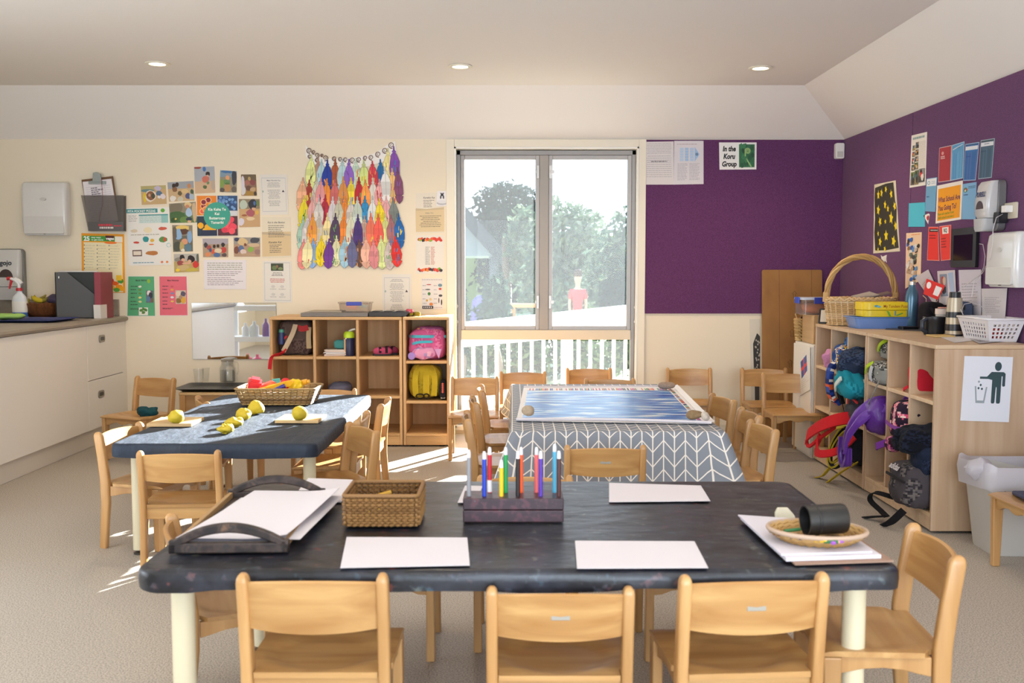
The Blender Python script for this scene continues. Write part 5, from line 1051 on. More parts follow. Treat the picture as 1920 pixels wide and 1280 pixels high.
for (y0, y1, _, fs) in ROWS[::1]:
    for (x, c) in fs:
        lay += 1; g = random.Random(int(x * 7 + y0)); hw = 9.6 if x < 742 else 8.0; dy = -22 if (x > 720 and y0 < 340) else (-8 if x < 590 and y0 < 300 else 0); sl = (x - 655) / 90 * 4
        a0, a1 = y0 + dy + g.uniform(-4, 4), y1 + (12 if y1 < 500 else 0) + dy * 0.8 + g.uniform(-3, 3); h = a1 - a0
        if x == 747: a1 = 466; h = a1 - a0; hw = 9
        prof = [(0.0, 0.10), (0.10, 0.14), (0.14, 0.35), (0.17, 0.22), (0.22, 0.5), (0.4, 0.92), (0.58, 1.0), (0.74, 0.92), (0.78, 0.62), (0.80, 0.95), (0.92, 0.62), (1.0, 0.06)]
        l = 0.0075 + 0.0004 * ((4 - ROWS.index((y0, y1, _, fs))) * 3 + (lay % 3))
        m = MB(); Lp = [(x - hw * q * (1 + 0.12 * g.uniform(-1, 1)) + sl * v, a0 + v * h) for v, q in prof]; Rp = [(x + hw * q * (1 + 0.12 * g.uniform(-1, 1)) + sl * v, a0 + v * h) for v, q in prof]
        K = len(prof); vs = [ckp(px, py, l) for px, py in Lp + Rp] + [ckp(px, py, l - 0.0008) for px, py in Lp + Rp]
        def shade(cc, k): r_ = lin(cc); return tuple(max(0, min(1, v * k)) for v in r_)
        m.add(vs, [(k, k + 1, K + k + 1, K + k) for k in range(K - 1)] + [(2 * K + k, 3 * K + k, 3 * K + k + 1, 2 * K + k + 1) for k in range(K - 1)], [shade(c, g.uniform(0.82, 1.15)) for k in range(K - 1)] * 2)
        m.add(vs, [(k, 2 * K + k, 2 * K + k + 1, k + 1) for k in range(K - 1)] + [(K + k, K + k + 1, 3 * K + k + 1, 3 * K + k) for k in range(K - 1)], c)
        def stroke(pa, pb, wd, cc):
            d = Vector((pb[0] - pa[0], pb[1] - pa[1])); d.normalize(); nx_, ny_ = -d.y * wd, d.x * wd
            m.add([ckp(pa[0] + nx_, pa[1] + ny_, l + 0.0002), ckp(pb[0] + nx_, pb[1] + ny_, l + 0.0002), ckp(pb[0] - nx_, pb[1] - ny_, l + 0.0002), ckp(pa[0] - nx_, pa[1] - ny_, l + 0.0002)], [(0, 1, 2, 3)], cc)
        stroke((x, a0 + 0.05 * h), (x + sl, a0 + 0.95 * h), 0.35, shade(c, 0.55))
        for k in range(K - 1): stroke(Lp[k], Lp[k + 1], 0.3, shade(c, 0.4)); stroke(Rp[k], Rp[k + 1], 0.3, shade(c, 0.4))
        ac = g.choice(['e8d040', 'd05a5a', '4a7ab0', '6aa05a', '8a5aa0', 'e89a50', shade(c, 0.6), shade(c, 0.7), shade(c, 1.2)])
        for k in range(g.choice([2, 4, 7])):
            v = g.uniform(0.3, 0.85); u = g.uniform(-0.6, 0.6) * hw; stroke((x + u + sl * v, a0 + v * h), (x + u * 0.6 + g.uniform(-2, 2) + sl * v, a0 + (v + 0.12) * h), g.uniform(0.4, 1.3), ac)
        m.build('feather', PRINT, ck)
# ================================================================ on the kitchen worktop
ZK = 0.9055
t = thing('spray_bottle', 'spray bottle with red trigger on the worktop beside the wooden bowl', 'spray bottle', tuple(onZ(38, 597, ZK)))
m = MB(); m.lathe([(0, 0), (0.05, 0), (0.054, 0.01), (0.054, 0.13), (0.045, 0.16), (0.022, 0.185), (0.018, 0.20), (0, 0.20)], sy=0.7); m.build('bottle', flat('d9dde2', 0.25), t, smooth=50)
m = MB(); m.lathe([(0.0545, 0.012), (0.0547, 0.04), (0.0546, 0.045)], sy=0.7, ends=False); m.lathe([(0.0546, 0.05), (0.0547, 0.12), (0.0546, 0.125)], sy=0.7, ends=False, col='e6e2da'); m.c = [c or '3f6ab0' for c in m.c]; m.build('label', PRINT, t, smooth=60)
m = MB(); m.lathe([(0, 0.20), (0.022, 0.20), (0.022, 0.222), (0, 0.222)], n=18); m.build('collar', flat('c8343c', 0.4), t, smooth=40)
m = MB(); m.tube([(0, 0, 0.22), (0, 0, 0.25), (-0.02, 0, 0.275), (-0.06, 0, 0.29)], [0.014, 0.016, 0.018, 0.012], 10, flat=0.8); m.tube([(0.02, 0, 0.25), (0.0, 0, 0.27), (-0.03, 0, 0.285)], 0.016, 8); m.build('head', flat('e8e6e4', 0.35), t, smooth=60)
m = MB(); m.tube([(-0.05, 0, 0.285), (-0.06, 0, 0.255), (-0.07, 0, 0.215)], [0.012, 0.009, 0.006], 8); m.tube([(-0.055, 0, 0.29), (-0.085, 0, 0.288)], 0.012, 8); m.build('trigger', flat('cf2c3a', 0.4), t, smooth=60)
bp_ = onZ(80, 593, ZK); bp_.y = 7.36; bp_.x = onY(80, 590, 7.36).x
bw = thing('fruit_bowl', 'wooden fruit bowl with bananas on the kitchen worktop', 'bowl', (bp_.x, bp_.y, ZK))
m = MB(); m.lathe([(0, 0), (0.08, 0), (0.14, 0.04), (0.17, 0.11), (0.163, 0.11), (0.13, 0.045), (0.07, 0.012), (0, 0.012)], n=40); m.build('bowl', wood('4f2c18', '8a5530', rough=0.35, scale=14), bw, smooth=50)
def banana(loc, rz, label):
    m = MB(); pts = [Vector((0.075 * math.sin(a), 0, 0.075 * (1 - math.cos(a)) )) for a in [-1.1 + 2.2 * k / 9 for k in range(10)]]
    M_ = TR(loc, rz, 0.5); m.tube([M_ @ p for p in pts], [0.004, 0.012, 0.016, 0.018, 0.018, 0.018, 0.017, 0.015, 0.010, 0.005], 7, col='cdb52c'); m.c[-30:] = ['8a7a2a'] * 30
    m.build('banana', vcol(0.5), smooth=60, label=label, cat='banana', group='bananas in the bowl')
banana((bp_.x + 0.0, bp_.y - 0.03, ZK + 0.125), 0.8, 'banana on top of the fruit bowl pointing right'); banana((bp_.x - 0.03, bp_.y, ZK + 0.13), 1.4, 'banana in the middle of the fruit bowl'); banana((bp_.x - 0.12, bp_.y, ZK + 0.10), 2.0, 'banana at left rim of the fruit bowl')
m = MB(); m.blob((bp_.x + 0.10, bp_.y, ZK + 0.135), (0.06, 0.045, 0.035), 1, 10, 0.012, 22, 4); m.build('produce_bag', flat('4b4058', 0.5), smooth=60, label='dark purple vegetable bag at right rim of the fruit bowl', cat='bag')
t = thing('magazine_file', 'dark grey magazine file holder with slanted side on the worktop', 'magazine file', (onY(150, 594, 7.3).x, 7.3, ZK), 0.0)
hw_, hh = 0.148, 0.335
GREYP = flat('57585a', 0.6, bump=0.05)
for yy in (-0.06, 0.045):
    m = MB(); m.prism([(-hw_, 0), (hw_, 0), (hw_, 0.165), (-hw_ + 0.085, hh), (-hw_, hh)], 1, yy, yy + 0.006); m.build('side_panel', GREYP, t, bevel=0.001)
for xx in (-hw_, hw_ - 0.006):
    m = MB(); m.box(xx, xx + 0.006, -0.06, 0.051, 0, hh if xx < 0 else 0.165); m.build('end_panel', GREYP, t)
m = MB(); m.box(-hw_, hw_, -0.06, 0.051, 0, 0.005); m.build('base', GREYP, t)
m = MB(); m.tube([(-hw_ + 0.03, -0.061, hh - 0.03), (-hw_ + 0.03, -0.0615, hh - 0.045)], 0.006, 8); m.build('rivet', STEEL, t)
tx = t.location.x
for k, (c, y0, nm) in enumerate((('232827', -0.045, 'black folder standing in front of the magazine file'), ('e4e0dc', -0.015, 'white paper bundle standing in the magazine file'))):
    m = MB(); m.box(tx - hw_ + 0.012, tx + hw_ - 0.012 + 0.004 * k, 7.3 + y0, 7.3 + y0 + 0.022, ZK + 0.006, ZK + 0.336 + 0.008 * k); m.build('folder', flat(c, 0.5), bevel=0.002, label=nm, cat='folder', group='files in the magazine holder')
m = MB(); m.box(tx + hw_ + 0.004, tx + hw_ + 0.052, 7.2, 7.42, ZK, ZK + 0.335); m.build('ring_binder', flat('8a3440', 0.5), bevel=0.003, label='dark red binder standing right of the grey magazine file', cat='binder')
m = MB(); m.prism([(7.19, 0), (7.3, 0), (7.3, 0.1), (7.185, 0.1)], 0, tx + hw_ + 0.006, tx + hw_ + 0.056, M=Matrix.Translation((0, -0.012, ZK))); m.build('paper_packet', flat('d8d2cc', 0.7), label='white paper packet in front of the dark red binder', cat='paper packet')
a_ = onZ(0, 600, ZK); c_ = onZ(132, 597, ZK)
t = thing('serving_tray', 'dark blue plastic tray lying on the worktop', 'tray', (-3.36, 6.82, ZK))
m = MB(); R = []
for o_, z in ((0.0, 0.002), (0.0, 0.0), (0.03, 0.014), (0.045, 0.016), (0.045, 0.019), (0.028, 0.017), (0.0, 0.004)):
    R.append([Vector((x, y, z)) for x, y in rrect(-0.27 - o_, 0.27 + o_, -0.18 - o_, 0.18 + o_, 0.05)])
m.ring(R[1:] + [R[0]]); m.build('tray', flat('27326e', 0.4), t, smooth=50)
pc = onZ(6, 594, ZK)
m = MB(); m.blob((-3.50, 6.92, ZK + 0.030), (0.10, 0.07, 0.022), 0.8, 12, 0.016, 16, 3); m.build('cloth', flat('9fc86a', 0.9), smooth=60, label='crumpled lime green cloth at left on the blue tray', cat='cloth')
# ================================================================ weaving
def woven(m, cx, cy, z0, h, rx, ry, fl=1.1, power=4.0, rows=9, stakes=36, r=0.004, cols=('a9865a', 'c2a070', '8f6d44'), seed=1, open_=0.0, stake_r=0.003):
    """wicker wall: rows weave in and out of upright stakes on a superellipse footprint growing by fl to the rim"""
    g = random.Random(seed); rc = min(rx, ry) * (1.0 if power < 3 else min(1, 1.6 / power)); circ = []
    if power < 3: circ = [(rx * math.cos(2 * PI * k / 240), ry * math.sin(2 * PI * k / 240)) for k in range(241)]
    else:
        Q = rrect(-rx, rx, -ry, ry, rc, 8); circ = Q + [Q[0]]
    cum = [0.0]
    for k in range(len(circ) - 1): cum.append(cum[-1] + math.hypot(circ[k + 1][0] - circ[k][0], circ[k + 1][1] - circ[k][1]))
    def P(a, k, off=0):
        s = 1 + (fl - 1) * k; d = (a / (2 * PI) % 1.0) * cum[-1]; i = 0
        while i < len(cum) - 2 and cum[i + 1] < d: i += 1
        f = (d - cum[i]) / max(1e-9, cum[i + 1] - cum[i]); x = circ[i][0] + (circ[i + 1][0] - circ[i][0]) * f; y = circ[i][1] + (circ[i + 1][1] - circ[i][1]) * f
        tx, ty = circ[i + 1][0] - circ[i][0], circ[i + 1][1] - circ[i][1]; L = math.hypot(tx, ty) or 1
        return Vector((cx + x * s + ty / L * off, cy + y * s - tx / L * off, z0 + h * k))
    n = stakes * 2
    for j in range(rows):
        k = (j + 0.5) / rows
        m.tube([P(2 * PI * i / n, k, r * 1.0 * (1 if (i + j) % 2 else -1)) for i in range(n)], [r * g.uniform(0.85, 1.1) for _ in range(n)], 5, col=g.choice(cols), loop=True)
    for i in range(stakes): m.tube([P(2 * PI * (i + 0.25) / stakes, k) for k in (0, 0.5, 1)], stake_r, 4, col=cols[2])
    bl = len(m.v); N = 48
    m.add([P(2 * PI * i / N, 0) for i in range(N)] + [P(2 * PI * i / N, 0) + Vector((0, 0, 0.004)) for i in range(N)], [tuple(range(N))[::-1], tuple(range(N, 2 * N))] + [(i, (i + 1) % N, N + (i + 1) % N, N + i) for i in range(N)], cols[2])
    return P
def rim(m, P, r, col, n=72): m.tube([P(2 * PI * i / n, 1) for i in range(n)], r, 7, col=col, loop=True)
WICK = vcol(0.6, 0.1, 400)
# ================================================================ playdough table
ZD = 0.5215
c = onZ(517, 760, ZD); c.y += 0.10
bk = thing('wicker_basket', 'low rectangular wicker basket of plastic toys on the playdough table', 'basket', (c.x, c.y, ZD))
bx, by = 0.185, 0.115
m = MB(); P = woven(m, 0, 0, 0.004, 0.088, bx, by, 1.18, 7, 11, 40, 0.0038, ('98784e', 'b39566', '6d5234'), 3); m.build('basket_wall', WICK, bk, smooth=60)
m = MB(); rim(m, P, 0.006, 'a08258'); m.build('rim', WICK, bk, smooth=60)
def toy(nm, label, fn, col, cat='toy', mat=None):
    m = MB(); fn(m); return m.build(nm, mat or flat(col, 0.35), smooth=45, label=label, cat=cat, group='plastic toys in the wicker basket')
X, Y, Z = c.x, c.y, ZD
toy('toy_block', 'red plastic toy at left rim of the wicker toy basket', lambda m: (m.box(-0.035, 0.035, -0.03, 0.03, -0.03, 0.03, M=TR((X - 0.135, Y - 0.02, Z + 0.10), 0.3, 0.3, 0.2)), m.box(-0.022, 0.022, -0.02, 0.02, 0.03, 0.045, M=TR((X - 0.135, Y - 0.02, Z + 0.10), 0.3, 0.3, 0.2))), 'e03a44')
toy('toy_scoop', 'red plastic scoop lying second from left in the wicker toy basket', lambda m: m.prism(rrect(-0.045, 0.045, -0.02, 0.02, 0.012), 1, -0.03, 0.03, M=TR((X - 0.065, Y - 0.02, Z + 0.095), 0.4, 0.0, -0.3)), 'e0402f')
toy('toy_cutter', 'teal plastic cutter at the back of the wicker toy basket', lambda m: (m.tube([(X - 0.05, Y + 0.05, Z + 0.11), (X - 0.01, Y + 0.06, Z + 0.118)], [0.018, 0.014], 10), m.blob((X + 0.0, Y + 0.05, Z + 0.105), (0.04, 0.02, 0.012), 0.6, 8)), '3fa8a0')
toy('toy_knife', 'long yellow toy knife across the front of the wicker toy basket', lambda m: m.prism([(-0.12, -0.012), (0.09, -0.016), (0.12, 0.004), (0.09, 0.016), (-0.12, 0.008)], 1, -0.008, 0.008, M=TR((X - 0.02, Y - 0.075, Z + 0.098), 0.12, 0.2, -0.22)), 'f2b52a')
toy('toy_spoon', 'red plastic spoon with round head in the wicker toy basket', lambda m: (m.blob((X + 0.04, Y - 0.03, Z + 0.112), (0.03, 0.016, 0.032), 1, 10), m.tube([(X + 0.03, Y - 0.03, Z + 0.09), (X + 0.0, Y - 0.06, Z + 0.07)], 0.008, 8)), 'd8262c')
toy('toy_peeler', 'dark purple toy peeler leaning on the red spoon in the toy basket', lambda m: m.tube([(X - 0.01, Y - 0.10, Z + 0.085), (X + 0.045, Y - 0.075, Z + 0.105)], [0.008, 0.013], 10), '3f3590')
toy('toy_mould', 'bright yellow scalloped toy mould in the wicker toy basket', lambda m: m.blob((X + 0.085, Y - 0.01, Z + 0.10), (0.045, 0.035, 0.035), 0.9, 12, 0.01, 60, 3), 'f3cf20')
toy('toy_roller', 'yellow toy rolling pin end at right of the wicker toy basket', lambda m: (m.cyl((X + 0.09, Y + 0.02, Z + 0.105), (X + 0.15, Y + 0.01, Z + 0.118), 0.016), m.cyl((X + 0.15, Y + 0.01, Z + 0.118), (X + 0.165, Y + 0.008, Z + 0.12), 0.010)), 'f0ae2c')
toy('play_mat', 'pale plastic mat under the toys in the wicker basket', lambda m: m.prism(rrect(-0.155, 0.155, -0.085, 0.085, 0.02), 2, 0, 0.012, M=TR((X, Y, Z + 0.05))), 'd8cfc0')
LB = wood('c9a26c', 'e0c08e', rough=0.5, axis=0, scale=6)
def board(px, py, hx, hy, rz, label):
    p = onZ(px, py, ZD); m = MB(); m.box(-hx, hx, -hy, hy, 0, 0.016, M=TR((p.x, p.y, ZD + 0.001), rz)); m.build('wooden_board', LB, bevel=0.002, label=label, cat='board', group='wooden boards for playdough'); return p
board(330, 794, 0.105, 0.105, 0.02, 'square wooden board at left on the playdough table under a dough ball'); board(565, 788, 0.105, 0.10, -0.02, 'square wooden board at right on the playdough table under a dough ball')
DOUGH = flat('cdb42c', 0.6, bump=0.2, bscale=60)
def dough(px, py, r, label, seed, dz=0.0, e=1.0, amp=0.006, fr=30, sq=None):
    p = onZ(px, py, ZD + dz); m = MB(); m.blob((p.x, p.y, ZD + dz + r[2] * 0.93), r, e, 16, amp, fr, seed, squash=sq); m.build('playdough', DOUGH, smooth=180, label=label, cat='playdough', group='yellow playdough lumps')
dough(331, 793, (0.036, 0.034, 0.033), 'yellow playdough ball on the left wooden board', 1, 0.017)
dough(562, 787, (0.036, 0.034, 0.035), 'yellow playdough ball on the right wooden board', 2, 0.017, amp=0.003)
dough(480, 776, (0.040, 0.036, 0.038), 'tallest cone shaped playdough lump right in front of the toy basket', 3, sq=lambda p: Vector((p.x * (1 - 0.35 * (p.z / 0.04)), p.y * (1 - 0.35 * (p.z / 0.04)), p.z)))
dough(458, 787, (0.038, 0.036, 0.030), 'rounded playdough lump beside the cone shaped lump', 4, amp=0.008)
dough(439, 799, (0.046, 0.030, 0.022), 'flat pinched playdough lump in the middle of the lump row', 5, amp=0.012, fr=40)
dough(424, 812, (0.038, 0.032, 0.022), 'knobbly playdough lump nearest the camera at end of the lump row', 6, amp=0.013, fr=45)
# ================================================================ drinks on the low side table
p = onZ(420, 719, 0.41); tx_, ty_ = -2.09, 7.12
t = thing('side_table', 'low light wooden table against back wall holding the drinks tray', 'table', (tx_, ty_, 0))
m = MB(); m.box(-0.26, 0.30, -0.15, 0.36, 0.375, 0.395); m.build('table_top', LB, t, bevel=0.004)
m = MB(); m.box(-0.22, 0.26, -0.13, -0.115, 0.03, 0.375); m.build('front_panel', wood('b78c58', 'caa274', axis=0), t)
for ax in (-0.235, 0.275):
    for ay in (-0.13, 0.33): m = MB(); m.box(ax - 0.02, ax + 0.02, ay - 0.02, ay + 0.02, 0, 0.375); m.build('leg', BEECH, t)
zt = 0.396
t = thing('drinks_tray', 'black plastic tray with glasses and water jug on the side table', 'tray', (-2.07, 7.18, zt)); m = MB(); R = []
for o_, z in ((0.0, 0.0), (0.03, 0.016), (0.05, 0.02), (0.05, 0.023), (0.028, 0.02), (0.0, 0.004)):
    R.append([Vector((x, y, z)) for x, y in rrect(-0.28 - o_, 0.28 + o_, -0.16 - o_, 0.16 + o_, 0.04)])
m.ring(R); m.build('tray', flat('1f1c1a', 0.35), t, smooth=50)
CLEAR = glassy('fbfcfc', 0.06, 0.14, 'clear_glass', 1.0); WATER = glassy('f4f8fa', 0.04, 0.10, 'water', 1.0)
def tumbler(px, py, label):
    q = onZ(px, py, zt + 0.004); t = thing('drinking_glass', label, 'glass', (q.x, q.y, zt + 0.0045), group='clear tumblers on the drinks tray')
    m = MB(); m.lathe([(0, 0), (0.030, 0), (0.034, 0.04), (0.036, 0.07), (0.039, 0.11), (0.0365, 0.11), (0.0335, 0.07), (0.031, 0.04), (0.027, 0.006), (0, 0.006)], n=24); m.build('glass', CLEAR, t, smooth=50)
tumbler(373, 718.5, 'clear plastic tumbler at the front left of the drinks tray'); tumbler(388, 715, 'clear plastic tumbler behind the other tumbler on the drinks tray')
q = onZ(427, 717, zt + 0.004); t = thing('water_jug', 'clear glass water jug with lid half full on the drinks tray', 'jug', (q.x, q.y, zt + 0.0045))
m = MB(); m.lathe([(0, 0), (0.056, 0), (0.058, 0.01), (0.058, 0.11), (0.045, 0.14), (0.043, 0.165), (0.0405, 0.165), (0.0425, 0.138), (0.0555, 0.108), (0.0555, 0.008), (0, 0.008)], n=32); m.build('glass', CLEAR, t, smooth=50)
m = MB(); m.lathe([(0, 0.009), (0.0548, 0.009), (0.0548, 0.095), (0, 0.095)], n=32); m.build('water', WATER, t, smooth=50)
m = MB(); m.lathe([(0, 0.162), (0.046, 0.162), (0.047, 0.18), (0.03, 0.185), (0, 0.185)], n=28); m.build('lid', glassy('e6e2dc', 0.35, 0.12, 'lid_plastic', 0.95), t, smooth=50)
m = MB(); m.tube([(0.044, 0, 0.158), (0.075, 0, 0.155), (0.082, 0, 0.14), (0.082, 0, 0.09), (0.074, 0, 0.06)], 0.006, 8); m.build('handle', CLEAR, t, smooth=60)
# ================================================================ front table
ZF = FT[4] + 0.002
def paper(q, label, n=1, col='d8d3da'):
    s_ = Sheet(*[onZ(a, b, ZF) for a, b in q], col=col, th=0.0012, lift=0.0028); return s_.build('paper_sheet', label, 'paper', 'blank white paper sheets on the black table', PAPER)
paper([(650, 1009), (876, 1010), (881, 1062), (638, 1067)], 'blank white paper sheet at near edge behind the leftmost front chair')
paper([(1078, 1016), (1302, 1017), (1328, 1067), (1082, 1068)], 'blank white paper sheet at near edge between the block and right stack')
paper([(1142, 907), (1314, 912), (1332, 941), (1142, 943)], 'blank white paper sheet at far edge right of the marker block')
paper([(578, 898), (662, 901), (640, 944), (547, 938)], 'blank white paper sheet at far edge behind the arched tray')
paper([(872, 912), (905, 913), (893, 945), (858, 944)], 'blank white paper sheet mostly hidden behind the marker block')
# paper tray with arched handles
DW, t_, b_, o_ = new_mat('paint_stained_wood')
x_ = t_.nodes.new('ShaderNodeTexCoord'); n_ = t_.nodes.new('ShaderNodeTexNoise'); n_.inputs['Scale'].default_value = 22; n_.inputs['Detail'].default_value = 5; t_.links.new(x_.outputs['Object'], n_.inputs['Vector'])
r_ = t_.nodes.new('ShaderNodeValToRGB'); E = r_.color_ramp.elements; E[0].position = 0.3; E[0].color = lin('1c1616') + (1,); E[1].position = 0.72; E[1].color = lin('6e5340') + (1,)
for ps, cc in ((0.45, '2a201e'), (0.55, '443630'), (0.62, '2e2a2a')): e = E.new(ps); e.color = lin(cc) + (1,)
t_.links.new(n_.outputs['Fac'], r_.inputs[0]); t_.links.new(r_.outputs[0], b_.inputs['Base Color']); b_.inputs['Roughness'].default_value = 0.55
A = [onZ(*q, ZF) for q in ((327, 1036), (556, 1028), (585, 938), (440, 938))]
cx_, cy_ = sum(a.x for a in A) / 4, sum(a.y for a in A) / 4; wy = 0.17; rzt = -0.03
tr_ = thing('paper_tray', 'paint stained wooden tray with two arched handles holding white paper', 'tray', (cx_, (A[0].y + A[3].y) / 2, ZF + 0.002), 0.03)
lx = (A[1].x - A[0].x) / 2; dy_ = (A[3].y - A[0].y) / 2 + 0.005
m = MB(); m.box(-lx + 0.02, lx - 0.02, -dy_, dy_, 0.0, 0.010); m.build('base', DW, tr_)
for sy in (-1, 1):
    m = MB(); out = []
    for k in range(15):
        u = -1 + 2 * k / 14; out.append((u * lx, 0.026 + 0.050 * (1 - u * u)))
    inn = [(u * lx * 0.88, 0.014 + 0.038 * (1 - u * u)) for u in [1 - 2 * k / 14 for k in range(15)]]
    y0, y1 = sy * dy_ - 0.010, sy * dy_ + 0.010
    R = []
    for k in range(15):    # arched rail
        o2, i2 = out[k], inn[14 - k]; R.append([Vector((o2[0], y0, o2[1])), Vector((o2[0], y1, o2[1])), Vector((i2[0], y1, min(i2[1], o2[1] - 0.010))), Vector((i2[0], y0, min(i2[1], o2[1] - 0.010)))])
    m.ring(R); m.box(-lx, lx, y0, y1, 0.0, 0.027)
    for e_ in (-1, 1): m.box(e_ * lx - 0.02 if e_ > 0 else -lx, lx if e_ > 0 else -lx + 0.02, y0, y1, 0.0, 0.034)
    m.build('end_handle', DW, tr_, bevel=0.004, smooth=40)
for sx_ in (-1, 1):
    m = MB(); m.box(sx_ * (lx - 0.012) - 0.006, sx_ * (lx - 0.012) + 0.006, -dy_ + 0.01, dy_ - 0.01, 0.008, 0.026); m.build('side_rail', wood('a07a4c', 'bf9a68', axis=1), tr_, bevel=0.002)
g = random.Random(4)
for k in range(5):
    q = [(-lx + 0.03, -dy_ + 0.014), (lx - 0.03 + 0.012 * k, -dy_ + 0.014), (lx - 0.02 + 0.014 * k, dy_ - 0.02), (-lx + 0.03 + 0.01 * k, dy_ - 0.02)]; ox, oy, a = (0.02 * (k % 3), 0.004 * k, g.uniform(-0.06, 0.06)) if k < 4 else (-0.004, 0.0, -0.05)
    m = MB(); z0 = 0.014 + 0.005 * k; nx = 8; vs = []
    for j in range(nx + 1):
        for i in range(nx + 1):
            u, v = i / nx, j / nx; x0_ = q[0][0] * (1 - u) * (1 - v) + q[1][0] * u * (1 - v) + q[2][0] * u * v + q[3][0] * (1 - u) * v; y0_ = q[0][1] + (q[3][1] - q[0][1]) * v
            xr, yr = x0_ * math.cos(a) - y0_ * math.sin(a) + ox, x0_ * math.sin(a) + y0_ * math.cos(a) + oy
            vs.append(Vector((cx_ + xr, tr_.location.y + yr * 0.96, ZF + z0 + 0.02 * (max(0, u - 0.6) ** 2) * (k > 2) * 4 + 0.004 * math.sin(v * 3 + k))))
    m.add(vs + [v_ - Vector((0, 0, 0.0012)) for v_ in vs], [f for j in range(nx) for i in range(nx) for f in ((j * (nx + 1) + i, j * (nx + 1) + i + 1, (j + 1) * (nx + 1) + i + 1, (j + 1) * (nx + 1) + i), ((nx + 1) ** 2 + j * (nx + 1) + i, (nx + 1) ** 2 + (j + 1) * (nx + 1) + i, (nx + 1) ** 2 + (j + 1) * (nx + 1) + i + 1, (nx + 1) ** 2 + j * (nx + 1) + i + 1))])
    m.build('paper_sheet', PAPER, smooth=60, label=('topmost white paper sheet curling in the arched wooden tray' if k == 4 else 'white paper sheet under the topmost one in the arched wooden tray'), cat='paper', group='paper in the arched tray')
# brown wicker box
A = [onZ(*q, ZF) for q in ((642, 992), (785, 992), (790, 940))]
bk = thing('wicker_basket', 'square brown wicker basket on the black front table left of the markers', 'basket', ((A[0].x + A[1].x) / 2, A[0].y + 0.10, ZF + 0.002))
m = MB(); bw_ = (A[1].x - A[0].x) / 2
P = woven(m, 0, 0, 0.004, 0.085, bw_ - 0.004, 0.092, 1.02, 12, 12, 44, 0.0038, ('805c34', '966e40', '624424'), 5); m.build('basket_wall', WICK, bk, smooth=60)
m = MB(); rim(m, P, 0.006, '8a653c'); m.build('rim', WICK, bk, smooth=60)
for k, (a_, b_2, cc) in enumerate((((-0.05, -0.04), (0.03, 0.02), 'e0b824'), ((-0.02, 0.03), (0.06, -0.02), '2c2c30'), ((0.0, -0.06), (0.07, 0.05), '30303a'), ((-0.06, 0.03), (0.01, 0.06), 'c89a2a'))):
    m = MB(); bx_, by_ = bk.location.x, bk.location.y; m.cyl((bx_ + a_[0], by_ + a_[1], ZF + 0.025 + 0.009 * k), (bx_ + b_2[0], by_ + b_2[1], ZF + 0.04 + 0.009 * k), 0.007, n=10)
    m.build('crayon', flat(cc, 0.5), label=('yellow crayon inside the brown wicker basket, front one', 'black crayon inside the brown wicker basket, left one', 'dark grey crayon inside the brown wicker basket, right one', 'ochre crayon inside the brown wicker basket, rear one')[k], cat='crayon', group='crayons in the brown wicker basket')
# marker block
A = [onZ(*q, ZF) for q in ((868, 981), (1057, 981))]
mbk = thing('marker_block', 'dark paint spotted wooden block holding upright marker pens', 'pen holder', ((A[0].x + A[1].x) / 2, A[0].y + 0.055, ZF + 0.002))
hw2 = (A[1].x - A[0].x) / 2
PW, t_, b_, o_ = new_mat('spotted_dark_wood'); x_ = t_.nodes.new('ShaderNodeTexCoord'); n_ = t_.nodes.new('ShaderNodeTexNoise'); n_.inputs['Scale'].default_value = 40; n_.inputs['Detail'].default_value = 3; t_.links.new(x_.outputs['Object'], n_.inputs['Vector'])
r_ = t_.nodes.new('ShaderNodeValToRGB'); E = r_.color_ramp.elements; E[0].position = 0.0; E[0].color = lin('2a1c24') + (1,); E[1].position = 0.78; E[1].color = lin('6f8a7a') + (1,)
for ps, cc in ((0.5, '3a242c'), (0.6, '52303a'), (0.68, '5a2c34'), (0.72, '2f6a68')): e = E.new(ps); e.color = lin(cc) + (1,)
t_.links.new(n_.outputs['Fac'], r_.inputs[0]); t_.links.new(r_.outputs[0], b_.inputs['Base Color']); b_.inputs['Roughness'].default_value = 0.4
for nm, z0, z1 in (('lower_plank', 0, 0.0345), ('upper_plank', 0.0355, 0.068)): m = MB(); m.box(-hw2, hw2, -0.052, 0.052, z0, z1); m.build(nm, PW, mbk, bevel=0.003)
zt2 = ZF + 0.070
